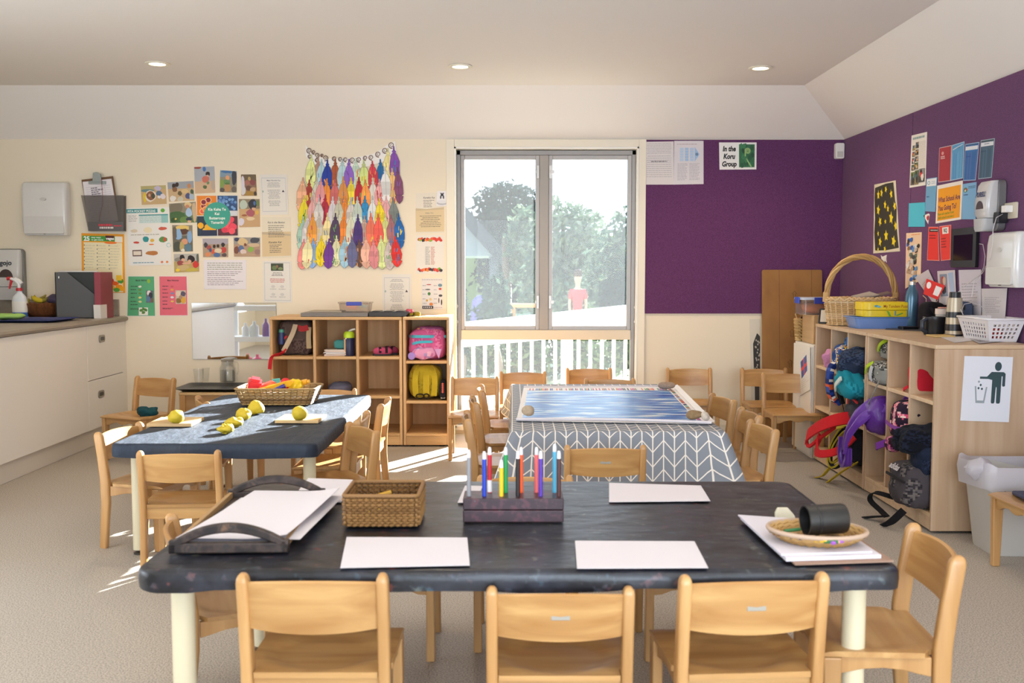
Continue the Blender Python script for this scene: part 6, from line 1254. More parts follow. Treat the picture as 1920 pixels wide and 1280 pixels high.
for (px, top, c1, c2, row, nm) in ((879, 843, '8e8e92', None, 0, 'grey'), (908, 846, '2340b4', None, 0, 'blue'), (918, 838, 'c02034', 'e4dede', 1, 'red'), (940, 862, 'eec31c', None, 0, 'yellow'), (948, 838, '1f9a50', None, 1, 'green'), (971, 845, '201c20', None, 0, 'black'), (977, 838, 'ee5a24', None, 1, 'orange'), (1006, 838, 'ea6f72', None, 1, 'pink'), (1014, 845, '5636a4', None, 0, 'purple'), (1040, 832, '5ab4d8', None, 1, 'light blue'), (1048, 845, '4f2c2a', None, 0, 'brown')):
    yy = mbk.location.y + (-0.020 if row == 0 else 0.026); q = onY(px, top, yy)
    t = thing('marker_pen', nm + ' marker pen standing in the dark wooden block', 'marker', (q.x, yy, ZF + 0.022), group='markers in the wooden block'); H = q.z - (ZF + 0.022)
    m = MB(); m.lathe([(0, 0), (0.0062, 0), (0.0062, H - 0.022), (0, H - 0.022)], n=14)
    m.build('barrel', flat(c1, 0.35), t, smooth=40)
    m = MB(); m.lathe([(0, H - 0.022), (0.0058, H - 0.022), (0.0055, H - 0.008), (0.0035, H), (0, H)], n=14); m.build('tip_plug', flat('dcdadd', 0.4), t, smooth=40)
    if c2: m = MB(); m.lathe([(0.0064, 0.05), (0.0066, 0.05), (0.0066, 0.085), (0.0064, 0.085)], n=14, ends=False); m.build('white_band', flat(c2, 0.4), t)
# right paper stack, woven dish, pot, pencils
St = [onZ(*q, ZF) for q in ((1388, 978), (1560, 990), (1652, 1052), (1474, 1058))]
m = MB(); ca = sum(St, Vector()) / 4
for k, (sc, dz, nm, cc, lab) in enumerate(((1.03, 0.0, 'cardboard_sheet', '9a7d6c', 'thin brown cardboard under the white paper stack at right'), (1.0, 0.0045, 'paper_stack', 'd8d3dc', 'stack of white paper under the woven dish'), (0.96, 0.014, 'paper_stack', 'd6d2de', 'top white paper layer directly beneath the woven dish'))):
    off = Vector((0.02, -0.012, 0)) if k == 0 else Vector((-0.012 * (k - 1), 0.008 * (k - 1), 0)); th = 0.004 if k == 0 else 0.009 if k == 1 else 0.004
    v0 = [ca + (p - ca) * sc + off + Vector((0, 0, 0.003 + dz)) for p in St]; m = MB(); m.add(v0 + [p + Vector((0, 0, th)) for p in v0], [(0, 1, 2, 3), (7, 6, 5, 4), (0, 4, 5, 1), (1, 5, 6, 2), (2, 6, 7, 3), (3, 7, 4, 0)])
    m.build(nm, flat(cc, 0.8), label=lab, cat='paper' if k else 'cardboard', group='paper stack at right of the black table')
ZS = ZF + 0.022
dp = onZ(1531, 1014, ZS); ds = thing('woven_dish', 'oval woven dish of coloured pencils on the white paper stack', 'dish', (dp.x, dp.y, ZS), -0.22)
m = MB(); g = random.Random(8)
for k in range(9):
    f = 0.35 + 0.65 * k / 8; z = 0.006 + 0.022 * max(0, (k - 4) / 4) ** 1.3; m.tube([(0.118 * f * math.cos(2 * PI * i / 48), 0.088 * f * math.sin(2 * PI * i / 48), z + 0.002 * (1 if i % 2 else -1)) for i in range(48)], 0.0062, 6, col=g.choice(['b08850', 'c09a62', '9a7442', 'b0906a']), loop=True)
m.lathe([(0, 0.003), (0.05, 0.003), (0.05, 0.008), (0, 0.008)], sx=1.0, sy=0.75, col='a8824e'); m.build('weave', WICK, ds, smooth=60)
m = MB(); m.tube([(0.121 * math.cos(2 * PI * i / 48), 0.091 * math.sin(2 * PI * i / 48), 0.031) for i in range(48)], 0.006, 7, col='b9a08c', loop=True); m.build('rim', WICK, ds, smooth=60)
pp = onZ(1545, 1008, ZS + 0.01)
pot = thing('black_pot', 'black paint pot lying on its side in the woven dish', 'pot', (pp.x, pp.y, ZS + 0.058)); pot.rotation_euler = (0, PI / 2 - 0.02, 0.12)
m = MB(); m.lathe([(0, -0.052), (0.036, -0.052), (0.038, -0.045), (0.038, 0.02), (0.040, 0.022), (0.040, 0.026), (0.038, 0.028), (0.038, 0.052), (0.034, 0.052), (0.034, -0.04), (0, -0.04)], n=32, M=Matrix.Rotation(PI, 4, 'X')); m.build('shell', flat('1b1a1b', 0.45), pot, smooth=40)
for k, (ax, ay, bx2, by2, cc, nm) in enumerate(((1470, 995, 1500, 992, '3a7a4a', 'green'), (1452, 1000, 1478, 1004, '6a2a30', 'maroon'), (1528, 1013, 1550, 1014, 'e0b428', 'yellow'), (1560, 1018, 1598, 1010, 'a05ac0', 'purple'), (1482, 1007, 1512, 1010, '2c3a66', 'navy'), (1545, 1015, 1572, 1016, '2f6a3c', 'dark green'))):
    a_, b_3 = onZ(ax, ay, ZS + 0.024), onZ(bx2, by2, ZS + 0.026); t = thing('coloured_pencil', nm + ' pencil lying in the woven dish', 'pencil', tuple(a_), group='pencils in the woven dish'); m = MB(); d = b_3 - a_; m.tube([(0, 0, 0), d], 0.0045, 6); m.build('shaft', flat(cc, 0.45), t)
    m = MB(); m.tube([d, d * 1.12], [0.0045, 0.001], 6); m.build('point', flat('d0a878', 0.6), t)
q = onZ(1473, 976, ZF); m = MB(); m.prism([(-0.028, 0), (0.028, 0), (0.028, 0.012), (0.008, 0.036), (-0.020, 0.036), (-0.028, 0.022)], 1, 0, 0.012, M=TR((q.x, q.y, ZF + 0.002), 0, -0.25)); m.build('block_eraser', flat('d8d0ba', 0.5), bevel=0.003, label='small cream faceted block behind the woven dish on the black table', cat='block')
# ================================================================ chevron table
ZV = VT[4] + 0.003
seam, t_, b_, o_ = new_mat('sea_print'); x_ = t_.nodes.new('ShaderNodeTexCoord'); mp_ = t_.nodes.new('ShaderNodeMapping'); mp_.inputs['Scale'].default_value = (2.2, 13, 2); t_.links.new(x_.outputs['Object'], mp_.inputs[0])
n_ = t_.nodes.new('ShaderNodeTexNoise'); n_.inputs['Scale'].default_value = 2.0; n_.inputs['Detail'].default_value = 7; n_.inputs['Distortion'].default_value = 0.5; t_.links.new(mp_.outputs[0], n_.inputs['Vector'])
r_ = t_.nodes.new('ShaderNodeValToRGB'); E = r_.color_ramp.elements; E[0].position = 0.34; E[0].color = lin('0a4fae') + (1,); E[1].position = 0.66; E[1].color = lin('f2f5f8') + (1,)
for ps, cc in ((0.45, '1f74cc'), (0.54, '4f9adc'), (0.60, 'd4e4f0')): e = E.new(ps); e.color = lin(cc) + (1,)
t_.links.new(n_.outputs['Fac'], r_.inputs[0]); t_.links.new(r_.outputs[0], b_.inputs['Base Color']); b_.inputs['Roughness'].default_value = 0.3; b_.inputs['Specular IOR Level'].default_value = 0.7
C4 = [onZ(*q, ZV) for q in ((982, 727), (1266, 726), (1334, 796), (968, 790))]
po = thing('sea_poster', 'unrolled blue sea poster held flat by stones on chevron table', 'poster', tuple(sum(C4, Vector()) / 4))
L1 = po.location.copy()
s_ = Sheet(*C4, col='efebea', lift=0.003); s_.n = Vector((0, 0, 1)); 
g = random.Random(5)
for k in range(90):
    u = 0.04 + 0.92 * k / 90
    if g.random() < 0.8: s_.mb.add([s_.at(a, b, 0.0046) for a, b in ((u, 0.05), (u + 0.008 * g.uniform(0.5, 1), 0.05), (u + 0.008, 0.12), (u, 0.12))], [(3, 2, 1, 0)], g.choice(['d04040', '3a9a8a', 'e07a3a', '4a6ab0', '303030', 'c04a8a', '4a9a4a', 'e8e4e0']))
for k in range(60):
    v = 0.1 + 0.85 * k / 60
    if g.random() < 0.8: s_.mb.add([s_.at(a, b, 0.0046) for a, b in ((0.945, v), (0.965, v), (0.965, v + 0.012), (0.945, v + 0.012))], [(3, 2, 1, 0)], g.choice(['d04040', '3a9a8a', 'e07a3a', '4a6ab0', '303030', 'c04a8a']))
s_.mb.v = [v - L1 for v in s_.mb.v]; s_.mb.build('sheet', PRINT, po)
m = MB(); m.add([s_.at(a, b, 0.005) - L1 for a, b in ((0.03, 0.13), (0.935, 0.13), (0.94, 0.96), (0.03, 0.96))] + [s_.at(a, b, 0.0045) - L1 for a, b in ((0.03, 0.13), (0.935, 0.13), (0.94, 0.96), (0.03, 0.96))], [(3, 2, 1, 0), (4, 5, 6, 7)]); m.build('picture', seam, po)
for a_, b_4, r0 in ((3, 2, 0.009), (0, 1, 0.006)):
    m = MB(); pa, pb = C4[a_] - L1, C4[b_4] - L1; m.tube([pa + (pb - pa) * k / 10 + Vector((0, 0, r0 + 0.002 + 0.006 * math.sin(k * PI / 10) * (a_ == 3))) for k in range(11)], r0, 10, flat=0.8); m.build('rolled_edge', flat('d8d2d8', 0.6), po, smooth=60)
m = MB(); pa, pb = C4[1] - L1, C4[2] - L1; m.strap([pa + (pb - pa) * k / 10 + Vector((0, 0, 0.012)) for k in range(11)], (1, 0, 0.4), 0.03, 0.002); m.build('curled_edge', flat('efeceb', 0.6), po)
def stone(px, py, r, cc, label, seed, z=0.006):
    q = onZ(px, py, ZV + 0.01); m = MB(); m.blob((q.x, q.y, ZV + z + r[2] * 0.95), r, 0.95, 14, 0.010, 16, seed); m.build('stone', flat(cc, 0.8, bump=0.3, bscale=80, var=0.3), smooth=180, label=label, cat='stone', group='stones holding the sea poster')
stone(990, 784, (0.028, 0.026, 0.026), 'b3a18a', 'small pale stone on near left corner of the sea poster', 1, 0.022)
stone(1250, 730, (0.048, 0.035, 0.022), '9a8474', 'flat brown stone on far right corner of the sea poster', 2, 0.014)
stone(1303, 790, (0.040, 0.03, 0.024), '8d7454', 'dark brown stone on near right corner of the sea poster', 3, 0.022)
stone(1322, 791, (0.02, 0.025, 0.02), 'c9bdb0', 'small pale stone right of the dark brown stone on sea poster', 4, 0.02)
# ================================================================ bags and clothes
CLOTH = vcol(0.9, 0.3, 260, 0.12, 0.03)
def spots(base, cols, fr, th, seed=0):
    def f(p):
        q = noise.noise(p * fr + Vector((seed, seed * 2, 0)))
        if q > th: return cols[int(abs(noise.noise(p * fr * 0.6 + Vector((9, seed, 3)))) * 997) % len(cols)]
        return base
    return f
def soft(name, label, cat, c, r, col=None, colfn=None, e=0.6, amp=0.012, fr=14, seed=1, n=28, M=None, group=None, parent=None, mat=None):
    m = MB(); m.blob(c if parent is None else c, r, e, n, amp, fr, seed, M, col, colfn)
    return m.build(name, mat or CLOTH, parent, smooth=70, label=label, cat=cat, group=group)
def bag(name, label, loc, r, rz=0, col='555555', colfn=None, e=0.5, amp=0.01, seed=1, cat='bag', group=None, fr=12, n=32):
    """bag Empty at its base with a body; returns the Empty; local frame: x width, y depth, z up"""
    t = thing(name, label, cat, loc, rz, group); m = MB(); m.blob((0, 0, r[2]), r, e, n, amp, fr, seed, None, col, colfn); m.build('body', CLOTH, t, smooth=70); return t
def smooth_path(pts, k=6):
    P = [Vector(p) for p in pts]; n = len(P)
    if n < 3: return P
    out = []
    for i in range(n - 1):
        p0, p1, p2, p3 = P[max(i - 1, 0)], P[i], P[i + 1], P[min(i + 2, n - 1)]
        for q in range(k): u = q / k; out.append(0.5 * (2 * p1 + (p2 - p0) * u + (2 * p0 - 5 * p1 + 4 * p2 - p3) * u * u + (3 * p1 - p0 - 3 * p2 + p3) * u ** 3))
    return out + [P[-1]]
def strap(t, name, pts, wd, width, col, th=0.004, lab=None): m = MB(); pts = smooth_path(pts); m.strap(pts, wd, width, th, col); return m.build(name, CLOTH, t, label=lab)
zA = 0.096
def bxz(px, py, y=7.10): return onY(px, py, y)
# back shelf, wide unit: top row floor z 0.645, middle 0.365
z1 = 0.6465
c = bxz(550, 660, 7.20)
t = bag('backpack', 'grey brown backpack with cream straps in top left cubby of the wide back shelf', (-1.56, 7.22, z1), (0.122, 0.11, 0.125), 0, '5a4a44', spots('5a4a44', ['4a3a38', '66544c'], 9, 0.05), 0.5, 0.012, 3)
strap(t, 'shoulder_strap', [(0.01, -0.10, 0.22), (-0.005, -0.125, 0.16), (-0.04, -0.13, 0.09), (-0.075, -0.125, 0.03)], (1, 0, 0.3), 0.034, 'cfb898', 0.008); strap(t, 'shoulder_strap', [(0.105, -0.09, 0.20), (0.105, -0.115, 0.13), (0.108, -0.12, 0.05)], (1, 0, 0), 0.034, 'bda680', 0.008)
strap(t, 'buckle_strap', [(-0.055, -0.132, 0.05), (-0.09, -0.135, 0.015), (-0.125, -0.20, 0.006), (-0.145, -0.208, -0.02), (-0.155, -0.209, -0.09)], (0.6, 0, 0.8), 0.024, 'c82a30', 0.005); strap(t, 'top_trim', [(0.02, -0.095, 0.20), (0.06, -0.11, 0.19), (0.10, -0.10, 0.20)], (0, 0, 1), 0.04, 'b03a3c', 0.008); strap(t, 'side_trim', [(-0.12, -0.08, 0.09), (-0.07, -0.115, 0.12), (-0.05, -0.12, 0.14)], (0, 0, 1), 0.014, 'c83a38', 0.006)
m = MB(); m.lathe([(0, 0), (0.022, 0), (0.024, 0.05), (0.02, 0.085), (0, 0.085)], (-0.09, -0.11, 0.08), 16); m.build('bottle_body', flat('2a3a6c', 0.4), t, smooth=50); m = MB(); m.lathe([(0, 0.085), (0.021, 0.085), (0.018, 0.105), (0, 0.112)], (-0.09, -0.11, 0.08), 16); m.build('bottle_cap', flat('4fa08a', 0.4), t, smooth=50)
m = MB()
for k in range(7): m = MB(); g = random.Random(k); m.box(-0.085, 0.085, -0.06, 0.06, 0, 0.0055, M=TR((-1.255 + 0.006 * (k % 3), 7.12, z1 + 0.0062 * k), g.uniform(-0.1, 0.1))); m.build('paper_booklet', flat(['e2d2c6', 'd8c8c0', 'e8dcd0', 'cfd4dc', 'e2d0c0', 'dccbc0', 'e6d8cc'][k], 0.7), label='paper booklet in the stack beside the lime lidded bottle' if k < 6 else 'topmost paper booklet under the teal pouch beside the lime lidded bottle', cat='booklet', group='paper booklets in the back shelf')
soft('pencil_pouch', 'teal zipped pouch on the paper stack in the wide back shelf', 'pouch', (-1.215, 7.14, z1 + 0.078), (0.062, 0.03, 0.032), '4f9490', None, 0.5, 0.004)
q = bxz(655, 666, 7.09); t = thing('drink_bottle', 'navy animal print bottle with lime lid in the wide back shelf', 'bottle', (q.x, 7.09, z1))
m = MB(); m.lathe([(0, 0), (0.038, 0), (0.040, 0.01), (0.040, 0.12), (0.036, 0.128), (0, 0.128)], n=36)
m.c = [spots('252748', ['e6ded4', 'd9a85a', 'c9b8b0', 'e0d8d0'], 42, 0.22, 4)(sum((m.v[k] for k in f), Vector()) / len(f)) for f in m.f]; m.build('body', vcol(0.35), t, smooth=50)
m = MB(); m.lathe([(0, 0.128), (0.038, 0.128), (0.038, 0.155), (0.028, 0.172), (0, 0.175)], n=28); m.build('lid', flat('b9d62a', 0.35), t, smooth=45); m = MB(); m.tube([(0, 0, 0.172), (0.02, 0, 0.185), (0.045, 0, 0.19)], 0.008, 8); m.build('spout', flat('d8d4cc', 0.4), t, smooth=60)
def shoe(loc, rz, label, base, accent):
    t = thing('sandal', label, 'sandal', loc, rz, 'pink black sandals'); m = MB(); m.blob((0, 0, 0.03), (0.07, 0.032, 0.03), 0.8, 12, 0.004, 30, 2, None, base); m.build('upper', CLOTH, t, smooth=60)
    m = MB(); m.prism([(0.072 * math.cos(2 * PI * k / 20), 0.034 * math.sin(2 * PI * k / 20)) for k in range(20)], 2, 0, 0.012); m.build('sole', flat('2a2428', 0.7), t)
    for xx in (-0.02, 0.025): strap(t, 'strap', [(xx, -0.033, 0.02), (xx, -0.02, 0.055), (xx, 0.02, 0.055), (xx, 0.033, 0.02)], (1, 0, 0), 0.018, accent, 0.004)
shoe((-0.925, 7.10, z1), 0.2, 'front pink and black sandal in third cubby of the back shelf', 'b84a6c', '2a2228'); shoe((-0.885, 7.19, z1), -0.3, 'rear pink and black sandal in third cubby of the back shelf', '9a3a58', '2a2228')
soft('cloth_bundle', 'grey cloth bundle in middle row of the wide back shelf', 'cloth', (-1.24, 7.17, 0.365 + 0.043), (0.085, 0.09, 0.042), '6c6c80', None, 0.8, 0.012)
# narrow unit
t = bag('backpack', 'pink backpack with turquoise trim in top of the narrow shelf', (-0.605, 7.18, 0.617), (0.132, 0.12, 0.112), 0, 'e0699c', spots('e0699c', ['d85a90', 'e884ae'], 14, 0.1), 0.5, 0.012, 5)
strap(t, 'zip_trim', [(-0.132, -0.06, 0.165), (-0.08, -0.122, 0.168), (0.02, -0.126, 0.168), (0.132, -0.07, 0.165)], (0, 0, 1), 0.020, '58b4c4', 0.008); strap(t, 'carry_handle', [(-0.10, -0.125, 0.115), (-0.06, -0.140, 0.128), (0.01, -0.142, 0.132), (0.04, -0.128, 0.13)], (0, 0, 1), 0.018, '4fb8cc', 0.008)
m = MB(); m.blob((0.01, 0.0, 0.215), (0.105, 0.09, 0.022), 0.8, 14, 0.008, 20, 3, None, None, spots('a05a8c', ['d89a50', '8a4a80', 'b86a98'], 16, 0.05)); m.build('top_pocket', CLOTH, t, smooth=70)
m = MB(); m.blob((-0.02, -0.118, 0.05), (0.085, 0.02, 0.042), 0.7, 12, 0.01, 22, 6, None, None, spots('e49cc0', ['b89ac8', 'f0b4cc', 'd87aac'], 18, 0.0)); m.build('front_pocket', CLOTH, t, smooth=70)
m = MB(); m.prism([(0.055, 0.08), (0.105, 0.08), (0.085, 0.012)], 1, -0.135, -0.120, None); m.c = ['d8a4d0'] * len(m.f); m.build('hanging_flap', CLOTH, t)
m = MB(); m.lathe([(0, -0.008), (0.026, -0.008), (0.027, 0), (0.026, 0.008), (0, 0.008)], n=20, M=TR((-0.108, -0.13, 0.03), 0, PI / 2)); m.c = ['a884d0'] * len(m.f); m.build('round_tag', vcol(0.4), t, smooth=40)
t = bag('backpack', 'mustard yellow backpack in the middle of the narrow shelf', (-0.625, 7.18, 0.332), (0.115, 0.115, 0.125), 0, 'b9a02c', spots('b9a02c', ['a88e26', 'c4ac38'], 9, 0.05), 0.55, 0.016, 8, fr=10)
for xx, w2 in ((-0.065, 0.04), (0.015, 0.045), (0.075, 0.04)): strap(t, 'shoulder_strap', [(xx * 0.5, -0.075, 0.235), (xx * 0.9, -0.118, 0.19), (xx, -0.128, 0.12), (xx * 0.9, -0.122, 0.03)], (1, 0, 0), w2, 'c0a62e', 0.012)
m = MB(); m.tube([(-0.03 + 0.028 * math.cos(a), -0.135, 0.028 + 0.016 * math.sin(a)) for a in [2 * PI * k / 14 for k in range(14)]], 0.005, 6, col='2a2420', loop=True); m.build('buckle', CLOTH, t, smooth=60); m = MB(); m.tube([(0.015 + 0.02 * math.cos(a), -0.135, 0.028 + 0.016 * math.sin(a)) for a in [2 * PI * k / 14 for k in range(14)]], 0.005, 6, col='2a2420', loop=True); m.build('buckle', CLOTH, t, smooth=60)
t = bag('lunch_bag', 'black rounded lunch bag with red lettering beside the yellow backpack', (-0.492, 7.10, 0.332), (0.030, 0.07, 0.072), 0, '26242a', None, 0.7, 0.004, 2)
m = MB()
s_ = Sheet(Vector((-0.02, -0.066, 0.125)), Vector((0.018, -0.066, 0.125)), Vector((0.018, -0.066, 0.05)), Vector((-0.02, -0.066, 0.05)), lift=0.004); s_.n = Vector((0, -1, 0)); s_.mb = MB()
for k in range(5): s_.star(0.5, 0.1 + 0.19 * k, 0.28, 'd8604a', 4, 0.5)
s_.mb.build('lettering', PRINT, t)
s_ = Sheet(Vector((-0.015, -0.062, 0.04)), Vector((0.015, -0.062, 0.04)), Vector((0.015, -0.062, 0.012)), Vector((-0.015, -0.062, 0.012)), col='c9c0b4', lift=0.006); s_.n = Vector((0, -1, 0)); s_.mb.build('care_label', PRINT, t)
# on top of the back shelf
zt = 0.926
a_, b_ = bxz(567, 594, 7.1), bxz(692, 594, 7.1)
m = MB(); m.box(a_.x, b_.x, 7.04, 7.30, zt, zt + 0.028); m.build('flat_case', flat('77726e', 0.6), bevel=0.003, label='long flat grey case on top of the wide back shelf', cat='case')
m = MB(); m.box(a_.x + 0.05, a_.x + 0.28, 7.1, 7.28, zt + 0.029, zt + 0.039); m.build('folded_board', flat('a89a88', 0.7), label='thin beige board lying on the flat grey case', cat='board')
a2, b2 = bxz(692, 594, 7.1), bxz(768, 594, 7.1); t = thing('plastic_tray', 'black plastic tray with ribs on top of the back shelf', 'tray', ((a2.x + b2.x) / 2 + 0.006, 7.15, zt)); hw3 = (b2.x - a2.x) / 2
m = MB(); m.prism([(-hw3, 0.0), (hw3 - 0.03, 0.0), (hw3, 0.035), (-hw3, 0.035)], 1, -0.1, 0.1); m.build('body', flat('262426', 0.3), t, bevel=0.003)
for k in range(3): m = MB(); m.box(-hw3 + 0.02 + 0.085 * k, -hw3 + 0.075 + 0.085 * k, -0.08, 0.08, 0.035, 0.040); m.build('lid_rib', flat('343234', 0.25), t, bevel=0.002)
t = thing('storage_box', 'clear plastic storage box with blue clip on top of the back shelf', 'storage box', (bxz(667, 585, 7.18).x, 7.185, zt + 0.0285)); BXM = glassy('e8e2dc', 0.22, 0.12, 'clear_plastic', 0.97)
m = MB(); R = []
for z, s_ in ((0, 0.92), (0.062, 1.0)): R.append([Vector((x, y, z)) for x, y in rrect(-0.112 * s_, 0.112 * s_, -0.075 * s_, 0.075 * s_, 0.015)])
m.ring(R); m.build('box', BXM, t); m = MB(); m.prism(rrect(-0.118, 0.118, -0.08, 0.08, 0.015), 2, 0.062, 0.073); m.build('lid', BXM, t, bevel=0.002); m = MB(); m.box(-0.055, 0.055, -0.088, -0.080, 0.048, 0.075); m.build('clip', flat('3a46a8', 0.35), t, bevel=0.003)
g = random.Random(9)
for k, (px, dz, cc, nm) in enumerate(((762, 0.0, '3a3428', 'dark'), (770, 0.0, 'c8b43a', 'yellow'), (768, 0.022, 'c85a6a', 'pink'), (776, 0.0, '4a4a2c', 'olive'), (783, 0.0, '8a7a2c', 'brown yellow'))):
    q = bxz(px, 592, 7.12 + 0.02 * (k % 2)); soft('toy_car', nm + ' small toy in the heap at right of the black plastic tray', 'toy', (q.x, q.y, zt + 0.016 + dz), (0.022, 0.016, 0.015), cc, None, 0.6, 0.006, 40, k, 10, group='small toys on the back shelf')
s_ = Sheet(Vector((-0.62, 7.25, zt)), Vector((-0.46, 7.25, zt)), Vector((-0.44, 7.06, zt)), Vector((-0.64, 7.06, zt)), col='e8e4e0', lift=0.001); s_.n = Vector((0, 0, 1)); s_.build('paper_sheet', 'white papers lying at right end on top of the narrow back shelf', 'paper')
# ================================================================ right wall posters
WR = 'sheets on the right purple wall'
s_ = Rsheet([(1710, 254), (1739, 247), (1736, 347), (1706, 352)], col='eae3d8'); s_.lines(0.1, 0.9, 0.05, 0.12, 1, '8aa0a0', 0.6, 0.1); s_.lines(0.56, 0.95, 0.16, 0.66, 22, 'b5b0a8', 0.3, 0.1)
g = random.Random(21)
for (u0, v0, u1, v1) in ((0.1, 0.2, 0.28, 0.30), (0.3, 0.15, 0.52, 0.27), (0.1, 0.32, 0.28, 0.42), (0.3, 0.29, 0.52, 0.40), (0.1, 0.44, 0.28, 0.55), (0.3, 0.42, 0.52, 0.52), (0.1, 0.57, 0.28, 0.68), (0.3, 0.54, 0.52, 0.67), (0.08, 0.71, 0.32, 0.96), (0.34, 0.69, 0.58, 0.96), (0.6, 0.67, 0.95, 0.93)):
    s_.snap(u0, v0, u1, v1, [(0.5, g.choice(['7a8a5a', '8a8a8a', '5a6a4a', 'a09080'])), (1, g.choice(['6a6258', '8a7a5a', '4a4a4a']))], [(0.4, 0.4, 0.25, 0.25, g.choice(['c83a3a', 'd8a050', '2a2a34', '4a6a8a'])), (0.65, 0.65, 0.25, 0.25, g.choice(['d8b088', '3a3430', 'c0a040', 'e0d8d0'])), (0.4, 0.2, 0.15, 0.12, HR)])
s_.build('wall_notice', 'tall newsletter with photo column, top left of the right wall sheets', 'notice', WR)
def sheet(q, col, label, fn=None, name='wall_notice', cat='notice', bd=None, x=None):
    s_ = Rsheet(q, col=bd or col, **({'x': x} if x else {}))
    if bd: s_.rect(0.03, 0.02, 0.97, 0.98, col)
    if fn: fn(s_)
    return s_.build(name, label, cat, WR)
def streaks(cols):
    def f(s_):
        g = random.Random(len(cols) * 7)
        for k in range(9): u = 0.05 + 0.1 * k; s_.rect(u, 0.22 + 0.06 * g.random(), min(0.95, u + 0.1), 0.97, g.choice(cols))
    return f
sheet([(1762, 277), (1785, 272), (1783, 339), (1760, 342)], 'a82c38', 'dark red folder, leftmost of the upper row of four on right wall', lambda s_: (s_.ell(0.3, 0.18, 0.1, 0.05, 'd89a9a'), s_.lines(0.15, 0.5, 0.26, 0.36, 2, 'e0c0c0', 0.6, 0.2)), bd='d0b8b8')
sheet([(1786, 272), (1809, 265), (1806, 334), (1783, 339)], '5a9ac8', 'light blue sheet, second in the upper row of four on right wall', lambda s_: (streaks(['5a9ac8', '4f90c2', '66a4ce'])(s_), s_.lines(0.1, 0.7, 0.1, 0.16, 1, '4a6a80', 0.6), s_.quad([(0.1, 0.12), (0.9, 0.05), (0.9, 0.08), (0.1, 0.16)], 'b8d0e0')), bd='b8d0e0')
sheet([(1811, 270), (1837, 266), (1830, 338), (1807, 339)], '2f6fae', 'royal blue sheet with white heading, third in upper row of four on right wall', lambda s_: (streaks(['2f6fae', '2a66a4', '3f80ba', '4a6aa8'])(s_), s_.rect(0.05, 0.08, 0.95, 0.18, 'e0e4ea'), s_.rect(0.05, 0.03, 0.95, 0.06, '3a5a80'), s_.lines(0.1, 0.5, 0.34, 0.38, 1, '1f4a90', 0.6)), bd='a8c0d8')
sheet([(1840, 263), (1866, 259), (1860, 333), (1835, 336)], '4a6478', 'slate teal sheet with white heading, rightmost of the upper row on right wall', lambda s_: (streaks(['4a6478', '3f5a70', '54707f', '486a80'])(s_), s_.rect(0.05, 0.07, 0.95, 0.17, 'e2e4e8'), s_.rect(0.05, 0.02, 0.95, 0.05, '3a4a50'), s_.lines(0.3, 0.7, 0.1, 0.13, 1, '5a6a90', 0.7), s_.lines(0.08, 0.5, 0.28, 0.32, 1, '2a4468', 0.6)), bd='a8b8c4')
sheet([(1738, 335), (1758, 332), (1754, 397), (1735, 396)], '6fa4c8', 'pale blue pocket with white top, left of the orange school sign', lambda s_: (s_.rect(0.05, 0.02, 0.95, 0.24, 'e4e4e6'), s_.ell(0.25, 0.14, 0.14, 0.06, '8ab0b8'), s_.ell(0.25, 0.14, 0.08, 0.035, 'e4e4e6'), s_.lines(0.5, 0.9, 0.1, 0.2, 2, 'a0b0c0', 0.4), s_.lines(0.1, 0.45, 0.54, 0.6, 1, '2a5a8a', 0.6)))
sheet([(1705, 381), (1735, 379), (1735, 425), (1704, 425)], '4fb8d0', 'plain turquoise sheet, left of the orange school sign')
def school(s_):
    s_.rect(0.06, 0.1, 0.94, 0.94, 'f0a010'); s_.text('What School Are', 0.5, 0.46, 0.135, '6a2a4c', bold=0.03, maxw=0.85); s_.text('You Going To?', 0.08, 0.68, 0.135, '6a2a4c', 'l', 0.03, maxw=0.72)
    s_.text('Please tell a teacher if your', 0.08, 0.80, 0.065, '5a8a1a', 'l', 0.02, maxw=0.78); s_.text("child's school is not here :)", 0.09, 0.90, 0.065, '5a8a1a', 'l', 0.02, maxw=0.74)
sheet([(1758, 348), (1806, 338), (1803, 411), (1755, 419)], 'efe6dc', 'orange sign asking What School Are You Going To, on right wall', school, 'wall_sign', 'sign')
sheet([(1806, 345), (1832, 341), (1830, 411), (1804, 411)], '7fb2da', 'pale blue sheet with school crest, right of the orange sign', lambda s_: (s_.ell(0.22, 0.18, 0.15, 0.07, '3f7a4a'), s_.ell(0.26, 0.17, 0.08, 0.035, 'd04a3a'), s_.ell(0.2, 0.2, 0.06, 0.03, 'e0d8c8'), s_.lines(0.42, 0.95, 0.09, 0.17, 2, '2a4a70', 0.4, 0.1), s_.lines(0.1, 0.5, 0.3, 0.35, 1, '1f4a80', 0.6)))
sheet([(1732, 404), (1742, 400), (1744, 402), (1741, 420), (1740, 430), (1735, 434)][:4], 'efe8e4', 'small red and white paper cutout beside the turquoise sheet', lambda s_: (s_.ell(0.5, 0.66, 0.3, 0.3, 'c8262f'), s_.ell(0.45, 0.3, 0.25, 0.12, 'f0e0d8'), s_.ell(0.6, 0.92, 0.2, 0.06, '3a6a3c')), 'paper_cutout', 'cutout')
s_ = Rsheet([(1700, 437), (1729, 435), (1727, 525), (1698, 541)], col='e8c8a8'); s_.lines(0.35, 0.95, 0.03, 0.06, 1, 'e08a4a', 0.6, 0.1); g = random.Random(31)
for k in range(46): s_.ell(0.12 + 0.74 * g.random(), 0.12 + 0.8 * g.random(), 0.10, 0.045, g.choice(['4a4a4a', 'c8b8a8', '3a3430', 'e0dcd4', '5a8ac0', '8a6a48', '2f5fae', 'b89a80', '6a7a6a', 'd8d0c8']), 8, jit=0.5)
s_.build('wall_poster', 'narrow photo collage with orange border low on the right wall', 'poster', WR)
